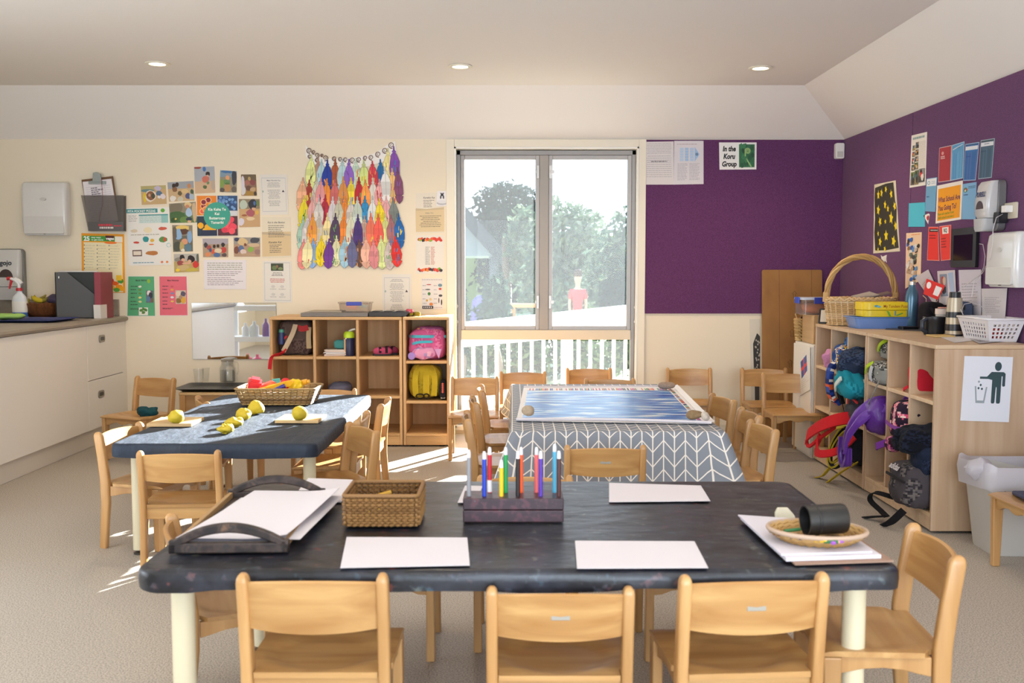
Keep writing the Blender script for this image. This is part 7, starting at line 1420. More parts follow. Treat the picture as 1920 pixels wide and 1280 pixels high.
sheet([(1742, 425), (1760, 425), (1762, 489), (1739, 488)], 'e0352c', 'red sheet with black heading, left one of the two red sheets', lambda s_: (s_.rect(0.1, 0.06, 0.98, 0.15, '241c1c'), s_.lines(0.2, 0.95, 0.09, 0.13, 1, 'e8e0dc', 0.6, 0.05), s_.lines(0.12, 0.75, 0.24, 0.4, 2, '6a1a1c', 0.35, 0.2)), bd='e89a90')
sheet([(1762, 424), (1784, 421), (1783, 487), (1765, 489)], 'e2382e', 'red sheet with white crest, right one of the two red sheets', lambda s_: (s_.rect(0.25, 0.05, 0.8, 0.24, 'e8e4e0'), s_.text('RQ', 0.52, 0.19, 0.10, '2a2428', maxw=0.44, bold=0.04), s_.lines(0.12, 0.6, 0.36, 0.68, 4, '6a1a1c', 0.3, 0.2)), bd='e89a90')
# star painting: irregular painted sheet
s_ = Rsheet([(1640, 346), (1680, 338), (1688, 471), (1638, 475)], col='d9cfb8'); s_.quad([(0.04, 0.05), (0.55, 0.02), (0.9, 0.02), (0.93, 0.28), (0.98, 0.4), (0.93, 0.62), (0.97, 0.95), (0.5, 0.97), (0.08, 0.96), (0.03, 0.7), (0.06, 0.5), (0.02, 0.2)], '3c3a30')
g = random.Random(17)
for (u, v, r_, sq) in ((0.2, 0.16, 0.10, 1.6), (0.35, 0.14, 0.09, 1.6), (0.55, 0.10, 0.09, 1.3), (0.78, 0.18, 0.10, 1.5), (0.2, 0.38, 0.12, 1.4), (0.5, 0.32, 0.09, 1.6), (0.62, 0.38, 0.08, 1.5), (0.9, 0.36, 0.10, 1.5), (0.28, 0.55, 0.11, 1.4), (0.5, 0.56, 0.07, 1.2), (0.74, 0.52, 0.13, 1.6), (0.9, 0.64, 0.10, 1.6), (0.52, 0.76, 0.13, 1.4), (0.2, 0.72, 0.06, 1.6), (0.28, 0.84, 0.10, 1.6), (0.8, 0.85, 0.13, 1.4), (0.2, 0.95, 0.06, 1.4), (0.46, 0.95, 0.07, 1.4)): s_.star(u, v, r_ * 0.66, 'e8cf1c', 5, 0.5, g.uniform(-0.4, 0.4), sq * 0.8)
s_.build('star_painting', 'dark painting covered in yellow stars on the right purple wall', 'painting')
s_ = Rsheet([(1652, 478), (1663, 476), (1663, 492), (1654, 492)], col='e6e0d6'); s_.n = s_.n; s_.mb = MB()
s_.up(); s_.mb.add([s_.at(u, v) for u, v in ((0, 0), (0.25, 0.25), (0.5, 0.2), (1, 0.1), (0.9, 0.6), (1, 1), (0.6, 0.75), (0.45, 1), (0.3, 0.7), (0.05, 0.55))] + [s_.at(u, v, 0.0) for u, v in ((0, 0), (0.25, 0.25), (0.5, 0.2), (1, 0.1), (0.9, 0.6), (1, 1), (0.6, 0.75), (0.45, 1), (0.3, 0.7), (0.05, 0.55))], [tuple(range(10)), tuple(range(10, 20))[::-1]] + [(k, 10 + k, 10 + (k + 1) % 10, (k + 1) % 10) for k in range(10)], 'e6e0d6')
s_.build('paper_cutout', 'small white animal paper cutout under the star painting', 'cutout')
# dispensers, tablet, socket on the right wall; frame turned so local -y points into the room
def RM(px, py, x=XR - 0.013): p = onX(px, py, x); return TR((XR - 0.013, p.y, p.z), -PI / 2)
a_, b_ = onX(1818, 340, 2.42), onX(1886, 436, 2.42); c1, c2 = onX(1848, 433, 2.40), onX(1921, 540, 2.40)
soap(RM(1872, 434), 0.155, 0.26, 0.10, 'grey PURELL hand sanitiser dispenser on the right purple wall', 'PURELL', '2a3a6a', '6f6c6c', 'c9c6c4')
p_ = onX(1908, 538, XR); towel_dispenser((0, 0, 0), 0.30, 0.27, 0.10, TR((XR - 0.0135, p_.y - 0.03, p_.z), -PI / 2), 'white paper towel dispenser on right wall above the white basket')
t = thing('tablet_frame', 'black tablet screen mounted on the right purple wall', 'tablet'); t.matrix_world = RM(1811, 501)
m = MB(); m.prism(rrect(-0.15, 0.15, 0, 0.215, 0.008), 1, -0.02, -0.001); m.build('case', flat('1d1e22', 0.45), t, bevel=0.002); m = MB(); m.box(-0.115, 0.115, -0.0215, -0.0195, 0.038, 0.178); m.build('screen', flat('0c0b12', 0.12), t)
t = thing('power_socket', 'white wall socket with plugged chargers near right edge of the photo', 'socket'); t.matrix_world = RM(1898, 406)
m = MB(); m.prism(rrect(-0.06, 0.06, -0.01, 0.07, 0.006), 1, -0.012, -0.001); m.build('plate', flat('d8cdb8', 0.4), t, bevel=0.002); m = MB(); m.box(-0.015, 0.03, -0.05, -0.012, 0.02, 0.055); m.build('plug', WHITEP, t, bevel=0.003); m = MB(); m.box(-0.075, -0.02, -0.06, -0.012, -0.03, 0.025); m.build('charger', BLACKP, t, bevel=0.003)
def cable(name, label, pts, r, col): m = MB(); m.tube(pts, r, 6); return m.build(name, flat(col, 0.5), smooth=180, label=label, cat='cable', group='cables on the right wall')
def rp(px, py, d): return onX(px, py, XR - d)
cable('power_cable', 'white cable running from the wall socket down past the towel dispenser', [rp(1880, 401, 0.06), rp(1868, 408, 0.10), rp(1862, 430, 0.12), rp(1861, 455, 0.125), rp(1856, 485, 0.12), rp(1842, 512, 0.07), rp(1810, 535, 0.08), rp(1796, 548, 0.10), rp(1797, 572, 0.14), rp(1806, 590, 0.14)], 0.002, 'cfc8c8')
cable('power_cable', 'white cable looping from the tablet down to the shelf top', [rp(1836, 457, 0.02), rp(1843, 458, 0.03), rp(1847, 480, 0.03), rp(1845, 500, 0.03), rp(1838, 515, 0.04), rp(1826, 530, 0.06), rp(1822, 556, 0.10)], 0.002, 'dcd6d6')
cable('power_cable', 'thin grey cable arching into the white basket', [rp(1806, 592, 0.13), rp(1803, 582, 0.13), rp(1808, 570, 0.13), rp(1822, 567, 0.12), rp(1836, 571, 0.11), rp(1846, 580, 0.1), rp(1850, 592, 0.1)], 0.002, 'b8b0b4')
# clear plastic wall pockets with papers above the near shelf
SLV = glassy('f0eef0', 0.25, 0.18, 'sleeve_plastic', 0.97)
for q, lab, cc in (([(1716, 520), (1741, 505), (1757, 540), (1755, 575), (1718, 575)][:4], 'folded clear bag of papers against the right wall behind the steel blue bottle', 'cfc8d0'), ([(1758, 508), (1791, 506), (1794, 570), (1762, 572)], 'clear wall pocket holding a photo brochure on right wall', 'd8d0d2'), ([(1798, 506), (1840, 505), (1840, 590), (1802, 592)], 'shiny clear sleeve with typed sheet on the right wall behind the flask', 'd4d0da'), ([(1841, 541), (1889, 540), (1885, 596), (1842, 596)], 'crumpled clear packet standing against right wall below the towel dispenser', 'd8d2d4')):
    xx = XR - 0.02; s_ = Sheet(*[onX(a, b, xx) for a, b in (q if len(q) == 4 else q[:4])], col=cc, lift=0.001)
    if 'brochure' in lab: s_.snap(0.12, 0.1, 0.55, 0.75, [(1, '8a96a8')], [(0.4, 0.4, 0.3, 0.3, 'b85a4a'), (0.5, 0.7, 0.3, 0.2, '4a4448'), (0.6, 0.3, 0.2, 0.2, 'd8b8a0')]); s_.quad([(0.6, 0.08), (0.9, 0.06), (0.97, 0.9), (0.7, 0.9)], 'a8c0dc')
    else: s_.lines(0.12, 0.85, 0.3, 0.85, 9, 'a8a4ac', 0.3, 0.4)
    s_.build('paper_pocket', lab, 'paper pocket', 'clear pockets on the right wall', mat=vcol(0.22, 0, 150, 0.8))
# ================================================================ on top of the right shelves
ZR = 0.9055
WK2 = ('d9b98c', 'cba673', 'e2c8a0')
bx_, by_ = 2.215, 6.325
t = thing('picnic_basket', 'large wicker basket with tall hoop handle on the far right shelf', 'basket', (bx_, by_, ZR))
m = MB(); P = woven(m, 0, 0, 0.004, 0.165, 0.20, 0.12, 1.12, 2, 13, 30, 0.0058, WK2, 7, stake_r=0.005); m.build('basket_wall', WICK, t, smooth=60)
m = MB(); n = 80
for ph in range(2): m.tube([P(2 * PI * i / n, 1) + Vector((0, 0, 0.008 * math.sin(i * 1.6 + ph * PI))) for i in range(n)], 0.008, 6, col=WK2[ph], loop=True)
m.build('braided_rim', WICK, t, smooth=60)
m = MB()
for ph in range(5):
    pts = []
    for k in range(60):
        a = PI * k / 59; ctr = Vector((0.218 * math.cos(a), 0, 0.165 + 0.27 * math.sin(a) ** 0.9)); tw = ph * 2 * PI / 5 + k * 0.22
        nr = Vector((math.cos(a), 0, math.sin(a))); pts.append(ctr + (nr * math.cos(tw) + Vector((0, 1, 0)) * math.sin(tw)) * 0.0125)
    m.tube(pts, 0.0085, 6, col=('b8935c', 'c9a56e', 'a8824c', 'c29c64', 'b58f58')[ph])
m.build('hoop_handle', WICK, t, smooth=60)
for sx_ in (-1, 1): m = MB(); m.tube([(sx_ * 0.221, 0, 0.15), (sx_ * 0.219, 0, 0.21)], 0.021, 10, col='c8a068'); m.build('handle_binding', WICK, t, smooth=40)
m = MB(); m.box(-0.06, 0.08, -0.05, 0.05, 0, 0.004, M=TR((bx_ + 0.02, by_, ZR + 0.185), 0.3, 0.2, -0.2)); m.build('paper_pad', flat('a79c92', 0.7), label='grey paper pad sticking out of the large wicker basket', cat='paper', group='papers in the large basket')
m = MB(); m.box(-0.07, 0.09, -0.05, 0.05, 0, 0.004, M=TR((bx_ + 0.10, by_ + 0.02, ZR + 0.185), -0.1, 0.1, -0.25)); m.build('paper_pad', flat('6f5a54', 0.7), label='brown paper pad at right in the large wicker basket', cat='paper', group='papers in the large basket')
t = thing('storage_box', 'clear lidded box with blue clips behind the large wicker basket', 'storage box', (2.13, 6.80, 0.955))
m = MB(); m.prism(rrect(-0.17, 0.17, -0.10, 0.10, 0.02), 2, 0, 0.10); m.build('box', BXM, t); m = MB(); m.prism(rrect(-0.178, 0.178, -0.108, 0.108, 0.02), 2, 0.10, 0.115); m.build('lid', flat('c4ccdc', 0.35), t, bevel=0.003)
m = MB(); m.box(-0.10, 0.10, -0.12, -0.109, 0.075, 0.118); m.build('clip', flat('2f3fa8', 0.35), t, bevel=0.003); m = MB(); m.box(-0.187, -0.179, -0.05, 0.05, 0.075, 0.118); m.build('clip', flat('3a5ac8', 0.35), t, bevel=0.003)
m = MB(); m.blob((0, 0, 0.045), (0.14, 0.08, 0.04), 0.5, 10, 0.01, 20, 3); m.build('orange_contents', flat('d8804a', 0.7), t, smooth=60)
t = thing('white_cabinet', 'low white cabinet with a taped drawing between cardboard and shelves', 'cabinet', (2.0, 6.79, 0))
m = MB(); m.box(0, 0.46, -0.205, 0.22, 0, 0.76); m.build('carcass', flat('e2dcd2', 0.5), t, bevel=0.004); m = MB(); m.box(-0.012, 0, -0.2, 0.215, 0.02, 0.745); m.build('door', flat('e6e0d6', 0.5), t, bevel=0.003)
s_ = Sheet(*[onX(a, b, 1.985) for a, b in ((1497, 672), (1520, 650), (1520, 730), (1500, 742))], col='e4e0d8', lift=0.002); s_.quad([(0.2, 0.15), (0.7, 0.1), (0.75, 0.5), (0.25, 0.6)], '3a5a9a'); s_.quad([(0.42, 0.13), (0.5, 0.13), (0.53, 0.55), (0.45, 0.55)], 'd84a4a'); s_.quad([(0.22, 0.33), (0.72, 0.28), (0.72, 0.36), (0.23, 0.41)], 'd84a4a'); s_.lines(0.1, 0.9, 0.65, 0.9, 5, 'b8a890', 0.15, 0.5); s_.build('flag_drawing', 'drawing of a blue and red crossed flag on the white cabinet', 'drawing')
m = MB(); m.box(2.02, 2.30, 6.66, 6.92, 0.7605, 0.954); m.build('wooden_crate', wood('c29a66', 'd6b080', axis=1), bevel=0.004, label='small wooden box under the clear lidded box beside shelf end', cat='crate')
t = thing('wall_basket', 'tall tan rattan basket with loop on the white cabinet', 'basket', (2.045, 6.97, 0.7605))
m = MB(); P = woven(m, 0, 0, 0.003, 0.15, 0.045, 0.035, 1.25, 6, 13, 16, 0.0048, ('c2a06a', 'd2b27c', 'b08e58'), 9); m.build('basket_wall', WICK, t, smooth=60); m = MB(); rim(m, P, 0.006, 'c09c66', 40); m.tube([(-0.045, 0, 0.15), (-0.06, 0, 0.19), (-0.05, 0, 0.2), (-0.02, 0, 0.18), (0.0, 0.03, 0.15)], 0.004, 6, col='c8a878'); m.build('rim', WICK, t, smooth=60)
soft('dark_ball', 'dark soft ball resting in the tan rattan basket', 'ball', (2.055, 6.97, 0.92), (0.03, 0.025, 0.022), '2a2428', None, 1, 0.004)
t = thing('photo_easel', 'small black framed card standing at the far end of the shelf top', 'frame', (2.045, 6.49, ZR), -0.5)
m = MB(); m.prism(rrect(-0.045, 0.045, 0, 0.105, 0.008), 1, -0.005, 0.005, M=Euler((-0.35, 0, 0)).to_matrix().to_4x4()); m.build('frame', flat('1c1f24', 0.4), t, bevel=0.002); m = MB(); m.box(-0.033, 0.033, -0.0065, -0.0045, 0.012, 0.093, M=Euler((-0.35, 0, 0)).to_matrix().to_4x4()); m.build('card', flat('cfc6b8', 0.6), t)
t = thing('blue_tray', 'light blue plastic tray under the yellow puzzle box', 'tray', (2.235, 6.055, ZR)); m = MB(); R = []
for z, s_ in ((0, 0.86), (0.062, 0.97), (0.066, 1.03), (0.070, 1.03), (0.066, 0.95), (0.006, 0.83)): R.append([Vector((x, y, z)) for x, y in rrect(-0.185 * s_, 0.185 * s_, -0.105 * s_, 0.105 * s_, 0.025)])
m.ring(R); m.build('tray', flat('6f8ec8', 0.35), t, smooth=40)
t = thing('puzzle_box', 'rounded yellow puzzle box resting in the light blue tray', 'box', (2.255, 6.05, ZR + 0.0705))
m = MB(); m.prism(rrect(-0.15, 0.15, -0.09, 0.09, 0.05), 2, 0, 0.040); m.build('base', flat('e2c41c', 0.4), t, bevel=0.003); m = MB(); m.prism(rrect(-0.153, 0.153, -0.093, 0.093, 0.05), 2, 0.041, 0.088); l_ = m.build('lid', flat('e8c81e', 0.4), t, bevel=0.003)
s_ = Sheet(Vector((-0.11, -0.0932, 0.086)), Vector((0.145, -0.0932, 0.086)), Vector((0.145, -0.0932, 0.045)), Vector((-0.11, -0.0932, 0.045)), lift=0.0006, th=0); s_.n = Vector((0, -1, 0)); s_.mb = MB(); s_.text('My Tandem Puzzle', 0.62, 0.72, 0.42, 'b0581c', bold=0.01, maxw=0.62); s_.ell(0.14, 0.5, 0.05, 0.16, '4a90a8'); s_.ell(0.2, 0.6, 0.05, 0.16, '7ab0b8'); s_.mb.build('lettering', PRINT, l_)
s_ = Sheet(Vector((-0.06, -0.0904, 0.04)), Vector((0.1, -0.0904, 0.04)), Vector((0.1, -0.0904, 0.0)), Vector((-0.06, -0.0904, 0.0)), lift=0.0006, th=0); s_.n = Vector((0, -1, 0)); s_.mb = MB(); s_.quad([(0.3, 0.1), (0.38, 0.1), (0.48, 0.9), (0.4, 0.9)], '6aa83a'); s_.quad([(0.6, 0.1), (0.66, 0.1), (0.66, 0.8), (0.6, 0.8)], '6a8a9a'); s_.quad([(0.66, 0.7), (0.9, 0.35), (0.92, 0.5), (0.68, 0.85)], '5aa04a'); s_.mb.build('picture', PRINT, t)
m = MB(); m.box(-0.05, 0.05, -0.03, 0.03, 0, 0.02, M=TR((2.335, 5.86, ZR + 0.0005), 0.1)); m.build('black_case', BLACKP, bevel=0.005, label='small flat black case in front of the light blue tray', cat='case')
t = thing('steel_bottle', 'steel blue metal drink bottle standing on the right shelves', 'bottle', (2.40, 5.98, ZR)); m = MB(); m.lathe([(0, 0), (0.036, 0), (0.038, 0.006), (0.038, 0.19), (0.032, 0.225), (0.019, 0.25), (0.019, 0.262), (0, 0.262)], n=36); m.build('body', flat('4a6f86', 0.3, 0.4, coat=0.3), t, smooth=50); m = MB(); m.lathe([(0, 0.262), (0.021, 0.262), (0.021, 0.282), (0, 0.284)], n=28); m.build('cap', flat('b9b0a6', 0.3, 0.8), t, smooth=40)
m = MB(); m.tube([(2.44, 6.0, ZR + 0.25), (2.455, 6.0, ZR + 0.36)], 0.005, 6); m.build('pencil', flat('e08a6a', 0.5), label='orange pencil upright behind the steel blue bottle', cat='pencil') if False else None
t = thing('name_tag', 'red and white tag card hanging by a cord beside the steel bottle', 'tag', (2.43, 5.78, ZR + 0.19)); M_ = TR((0, 0, 0), -0.9, -0.1, 0.25); s_ = Sheet(*[M_ @ Vector((x, 0, z)) for x, z in ((-0.06, 0.10), (0.06, 0.09), (0.045, 0.0), (-0.05, 0.01))], col='d8281f', lift=0.001); s_.ell(0.2, 0.35, 0.13, 0.22, 'f0e8e4'); s_.rect(0.58, 0.2, 0.92, 0.8, 'ece4e0'); s_.build('card', None, None, parent=t); m = MB(); m.tube([M_ @ Vector(p) for p in ((-0.05, 0, 0.0), (-0.02, -0.01, -0.01), (0.0, -0.02, -0.06), (0.02, -0.02, -0.09), (0.035, -0.01, -0.04), (0.045, 0, 0.0))], 0.0025, 6); m.build('cord', flat('c8a890', 0.7), t, smooth=180)
t = bag('camera_pouch', 'black camera pouch with strap between steel bottle and white cup', (2.42, 5.74, ZR), (0.065, 0.055, 0.085), 0.3, '1f1c20', None, 0.5, 0.006, 3, 'pouch'); strap(t, 'carry_strap', [(-0.05, -0.05, 0.14), (-0.02, -0.07, 0.08), (0.0, -0.075, 0.02), (0.06, -0.07, 0.006)], (1, 0.2, 0), 0.02, '2a272c', 0.004)
t = thing('drinking_cup', 'white cup with pink lid near the black pouch', 'cup', (2.42, 5.585, ZR)); m = MB(); m.lathe([(0, 0), (0.034, 0), (0.040, 0.105), (0, 0.105)], n=28); m.build('cup', flat('b8b6b4', 0.4), t, smooth=50); m = MB(); m.lathe([(0, 0.105), (0.043, 0.105), (0.042, 0.135), (0, 0.138)], n=28); m.build('lid', flat('e0cfc4', 0.4), t, smooth=40); m = MB(); m.lathe([(0, 0.138), (0.03, 0.1385), (0.028, 0.143), (0, 0.143)], n=24); m.build('lid_top', flat('dc9a8c', 0.4), t)
t = thing('cool_bag', 'dark navy pouch with grip hole behind the black cup', 'bag', (2.43, 5.40, ZR), -0.5)
m = MB(); m.prism([(-0.075, 0), (0.075, 0), (0.065, 0.16), (0.05, 0.18), (-0.035, 0.185), (-0.05, 0.17)], 1, -0.035, 0.035); m.build('body', flat('333f5c', 0.6), t, bevel=0.012); m = MB(); m.prism(rrect(-0.02, 0.03, 0.135, 0.165, 0.008), 1, -0.0365, -0.03); m.build('grip_hole', flat('14141a', 0.7), t); m = MB(); m.box(-0.02, 0.035, -0.037, -0.034, 0.03, 0.10); m.build('white_patch', flat('c4d0e8', 0.6), t)
q = onZ(1757, 624, ZR); t = thing('leather_cup', 'black ribbed cup with side handle on the near right shelf', 'cup', (2.30, 5.42, ZR)); m = MB(); m.lathe([(0, 0), (0.05, 0), (0.054, 0.02), (0.056, 0.075), (0.058, 0.08), (0.058, 0.098), (0.052, 0.098), (0.05, 0.02), (0, 0.02)], n=36); m.build('shell', flat('1c1a1d', 0.35), t, smooth=40); m = MB(); m.tube([(-0.05, -0.02, 0.085), (-0.075, -0.03, 0.075), (-0.076, -0.03, 0.03), (-0.05, -0.02, 0.015)], 0.012, 8); m.build('handle', flat('2c3440', 0.35), t, smooth=60)
t = thing('vacuum_flask', 'tall beige flask with black bands beside the white basket', 'flask', (2.355, 5.295, ZR))
for nm, z0, z1_, r0, r1_, cc, me in (('base_ring', 0, 0.012, 0.044, 0.044, '22242c', 0), ('lower_band', 0.012, 0.03, 0.0445, 0.0445, 'b8a890', 0.3), ('black_band', 0.03, 0.065, 0.045, 0.045, '1f1e22', 0), ('middle_band', 0.065, 0.10, 0.0435, 0.043, 'b9aa92', 0.3), ('black_band', 0.10, 0.13, 0.0425, 0.042, '1f1e22', 0), ('upper_body', 0.13, 0.205, 0.0415, 0.036, 'b9ab94', 0.3), ('stopper', 0.205, 0.235, 0.03, 0.028, '161618', 0)):
    m = MB(); m.lathe([(0, z0), (r0, z0), (r1_, z1_), (0, z1_)], n=32); m.build(nm, flat(cc, 0.35, me), t, smooth=40)
# white perforated basket
t = thing('plastic_basket', 'white plastic basket with slotted sides on near end of right shelves', 'basket', (2.405, 5.0, ZR))
def slotted(m, a, b, c, d, cols_, rows, sl, col=None):
    """panel with slots: a bottom-left, b bottom-right, c top-right, d top-left"""
    f = lambda u, v: a * (1 - u) * (1 - v) + b * u * (1 - v) + c * u * v + d * (1 - u) * v
    us = [0.0]; vs = [0.0]
    for k in range(cols_): c0 = 0.10 + 0.8 * k / cols_; us += [c0 + 0.8 / cols_ * 0.22, c0 + 0.8 / cols_ * 0.78]
    for k in range(rows): c0 = 0.12 + 0.70 * k / rows; vs += [c0 + 0.7 / rows * 0.18, c0 + 0.7 / rows * 0.82]
    us.append(1.0); vs.append(1.0)
    sk = lambda u, v: f(min(1, max(0, u + (sl * (v - 0.5) * 0.12 if 0 < u < 1 else 0))), v)
    for j in range(len(vs) - 1):
        for i in range(len(us) - 1):
            if i % 2 and j % 2: continue
            m.add([sk(us[i], vs[j]), sk(us[i + 1], vs[j]), sk(us[i + 1], vs[j + 1]), sk(us[i], vs[j + 1])], [(0, 1, 2, 3)], col)
m = MB(); bw2, bd2, tw2, td2, hh2 = 0.066, 0.135, 0.092, 0.165, 0.112; B4 = [Vector((sx_ * bw2, sy_ * bd2, 0.0)) for sx_, sy_ in ((-1, -1), (1, -1), (1, 1), (-1, 1))]; T4 = [Vector((sx_ * tw2, sy_ * td2, hh2)) for sx_, sy_ in ((-1, -1), (1, -1), (1, 1), (-1, 1))]
for k, (nc, nr_) in enumerate(((6, 4), (9, 4), (6, 4), (9, 4))): slotted(m, B4[k], B4[(k + 1) % 4], T4[(k + 1) % 4], T4[k], nc, nr_, 1 if k % 2 == 0 else 0)
m.add(B4, [(3, 2, 1, 0)]); o_ = m.build('basket_shell', flat('e0dcde', 0.4), t); so = o_.modifiers.new('solid', 'SOLIDIFY'); so.thickness = 0.003
m = MB(); m.tube([T4[k % 4] for k in range(4)], 0.006, 8, loop=True); m.build('rim', flat('e6e2e4', 0.4), t, smooth=60)
for k, (dx, dy, cc, nm) in enumerate(((-0.02, -0.08, 'b03a34', 'red'), (0.02, 0.0, '3a3c58', 'navy'), (-0.015, 0.08, '6a6470', 'grey'))): soft('small_pouch', nm + ' small pouch lying inside the white slotted basket', 'pouch', (2.405 + dx, 5.0 + dy, ZR + 0.035), (0.035, 0.045, 0.03), cc, None, 0.6, 0.005, 20, k, 10, group='pouches in the white basket')
s_ = Sheet(*[onZ(a, b, ZR) for a, b in ((1668, 607), (1716, 604), (1742, 622), (1660, 618))], col='4a474c', lift=0.001, th=0.003); s_.n = Vector((0, 0, 1)); s_.build('grey_folder', 'flat dark grey folder lying on the right shelves before the bottle', 'folder')
m = MB(); m.box(-0.055, 0.055, -0.05, 0.05, 0, 0.010, M=TR((2.26, 5.24, ZR + 0.0005), 0.05)); m.build('notebook', flat('c8a86c', 0.6), bevel=0.002, label='thin tan notebook lying before the black ribbed cup', cat='notebook')
for k, (q, lab) in enumerate((([(1762, 632), (1800, 628), (1838, 637), (1790, 643)], 'white sheet lying flat on the near right shelf, left one'), ([(1812, 633), (1850, 632), (1880, 641), (1836, 645)], 'patterned sheet lying flat on the near right shelf, under the white basket'))):
    s_ = Sheet(*[onZ(a, b, ZR) for a, b in q], col=('dcd6d4', 'b8b4b8')[k], lift=0.001 + 0.002 * k); s_.n = Vector((0, 0, 1)); s_.l = 0.0025 + 0.002 * k
    if k: s_.lines(0.1, 0.9, 0.15, 0.9, 6, '4a484c', 0.4, 0.3)
    s_.build('paper_sheet', lab, 'paper', 'loose sheets on the right shelves')
# ================================================================ bags in the right cubbies (local frame of cubby: room is -x)
def RC(y, z, d=0.10): return (XS + d, y, z)      # d: distance of the centre behind the shelf front
z0_, z1_, z2_ = 0.0965, 0.3665, 0.6365
soft('soft_toy', 'pink soft toy poking out of top far cubby on right', 'toy', RC(6.30, z2_ + 0.055, 0.045), (0.06, 0.045, 0.055), 'c88ab0', None, 0.8, 0.02, 25, 2)
t = bag('backpack', 'blue patterned backpack spilling from the upper cubby of the far right shelf', RC(6.09, z2_, 0.11), (0.13, 0.11, 0.085), 0, None, spots('2f4f8a', ['d8c82a', '3a6ab8', 'e0dcd8', '1f2c5a', 'd88a5a'], 16, 0.02, 3), 0.6, 0.02, 5)
m = MB(); m.blob((0.0, -0.02, 0.185), (0.07, 0.055, 0.05), 0.8, 12, 0.01, 20, 7, None, None, spots('3a74b4', ['d8d22a', 'e0e0e0', '2a3a6a'], 20, 0.0, 5)); m.build('cap', CLOTH, t, smooth=70)
m = MB(); pts = [(-0.09, -0.02, 0.06), (-0.15, -0.02, 0.03), (-0.165, -0.02, -0.06), (-0.15, -0.02, -0.15), (-0.10, -0.02, -0.20)]
m.strap(smooth_path(pts), (0, 1, 0), 0.075, 0.03); m.c = [spots('2a4494', ['d8603a', '3a5cb0', 'e8e0d8', '1f2f6a'], 18, -0.1, 8)(sum((m.v[k] for k in f), Vector()) / len(f)) for f in m.f]; m.build('shoulder_strap', CLOTH, t, bevel=0.01)
strap(t, 'side_strap', [(-0.06, -0.06, 0.02), (-0.12, -0.07, -0.08), (-0.10, -0.075, -0.19)], (0, 1, 0), 0.05, '1c1a1e', 0.02)
strap(t, 'webbing_tail', [(-0.10, -0.075, -0.19), (-0.085, -0.08, -0.27), (-0.10, -0.08, -0.32)], (0.3, 1, 0), 0.02, '2c2c30', 0.004); m = MB(); m.box(-0.12, -0.07, -0.10, -0.06, -0.34, -0.30); m.c = ['1a1a1c'] * 6; m.build('buckle', CLOTH, t, bevel=0.005); strap(t, 'webbing_tail', [(-0.105, -0.08, -0.33), (-0.13, -0.05, -0.42)], (0.3, 1, 0), 0.022, '55585c', 0.004)
soft('denim_jacket', 'dark blue denim jacket stuffed in upper cubby beside the patterned backpack', 'jacket', RC(5.79, z2_ + 0.085, 0.06), (0.15, 0.125, 0.08), None, spots('2a3448', ['222a3c', '35425c'], 10, 0.05), 0.7, 0.03, 11, 4)
t = thing('teal_bag', 'teal drawstring bag with pale stripe hanging out under the denim jacket', 'bag', RC(5.74, z2_, 0.05)); m = MB(); m.blob((-0.09, 0.0, -0.03), (0.07, 0.13, 0.075), 0.7, 16, 0.025, 14, 6, Euler((0.5, 0, 0)).to_matrix().to_4x4(), None, spots('1f8494', ['1a7484', '2a94a4'], 10, 0.05)); m.build('body', CLOTH, t, smooth=70)
strap(t, 'pale_stripe', [(-0.155, 0.06, -0.08), (-0.165, 0.02, -0.045), (-0.16, -0.05, -0.0)], (0, 0.5, 1), 0.025, 'd0dcd4', 0.01)
t = bag('backpack', 'dark grey backpack with red zip in middle cubby of far right shelf', RC(5.765, z1_, 0.12), (0.14, 0.115, 0.11), 0, '3a373c', spots('3a373c', ['322f34', '444147'], 8, 0.05), 0.5, 0.014, 6)
strap(t, 'red_zip', [(-0.142, 0.10, 0.16), (-0.15, 0.03, 0.165), (-0.15, -0.04, 0.15), (-0.14, -0.10, 0.13)], (0, 0, 1), 0.012, 'c83a3c', 0.008); strap(t, 'zip_pull', [(-0.152, 0.02, 0.165), (-0.158, 0.015, 0.11)], (0, 1, 0), 0.014, 'c03a3a', 0.006)
m = MB(); m.blob((-0.13, 0.0, 0.06), (0.03, 0.09, 0.05), 0.6, 12, 0.006, 20, 3, None, '46444a'); m.build('front_pocket', CLOTH, t, smooth=70)
t = thing('red_harness_bag', 'red spotted bag strap looping out of the lower middle of far right shelf', 'bag', RC(5.80, z1_, 0.0)); 
for nm, pts, w_2 in (('shoulder_strap', [(0.06, -0.12, 0.02), (-0.05, -0.05, 0.03), (-0.15, 0.05, -0.02), (-0.19, 0.20, -0.10), (-0.19, 0.26, -0.15)], 0.075), ('shoulder_strap', [(-0.19, 0.26, -0.15), (-0.20, 0.17, -0.175), (-0.16, 0.09, -0.11), (-0.10, 0.0, -0.03)], 0.02), ('waist_strap', [(-0.15, 0.12, -0.10), (-0.19, 0.06, -0.17), (-0.19, -0.02, -0.185), (-0.12, -0.11, -0.15), (-0.04, -0.15, -0.06)], 0.045)):
    m = MB(); m.strap(smooth_path(pts), (0.3, 0.4, 1), w_2, 0.012); m.c = ['c8262c'] * len(m.f); m.build(nm, CLOTH, t)
t = bag('yellow_trim_bag', 'black bag with yellow piping and yellow straps spilling from bottom far right shelf', RC(5.80, z0_ + 0.02, 0.09), (0.13, 0.13, 0.10), 0, '26242a', None, 0.7, 0.015, 4)
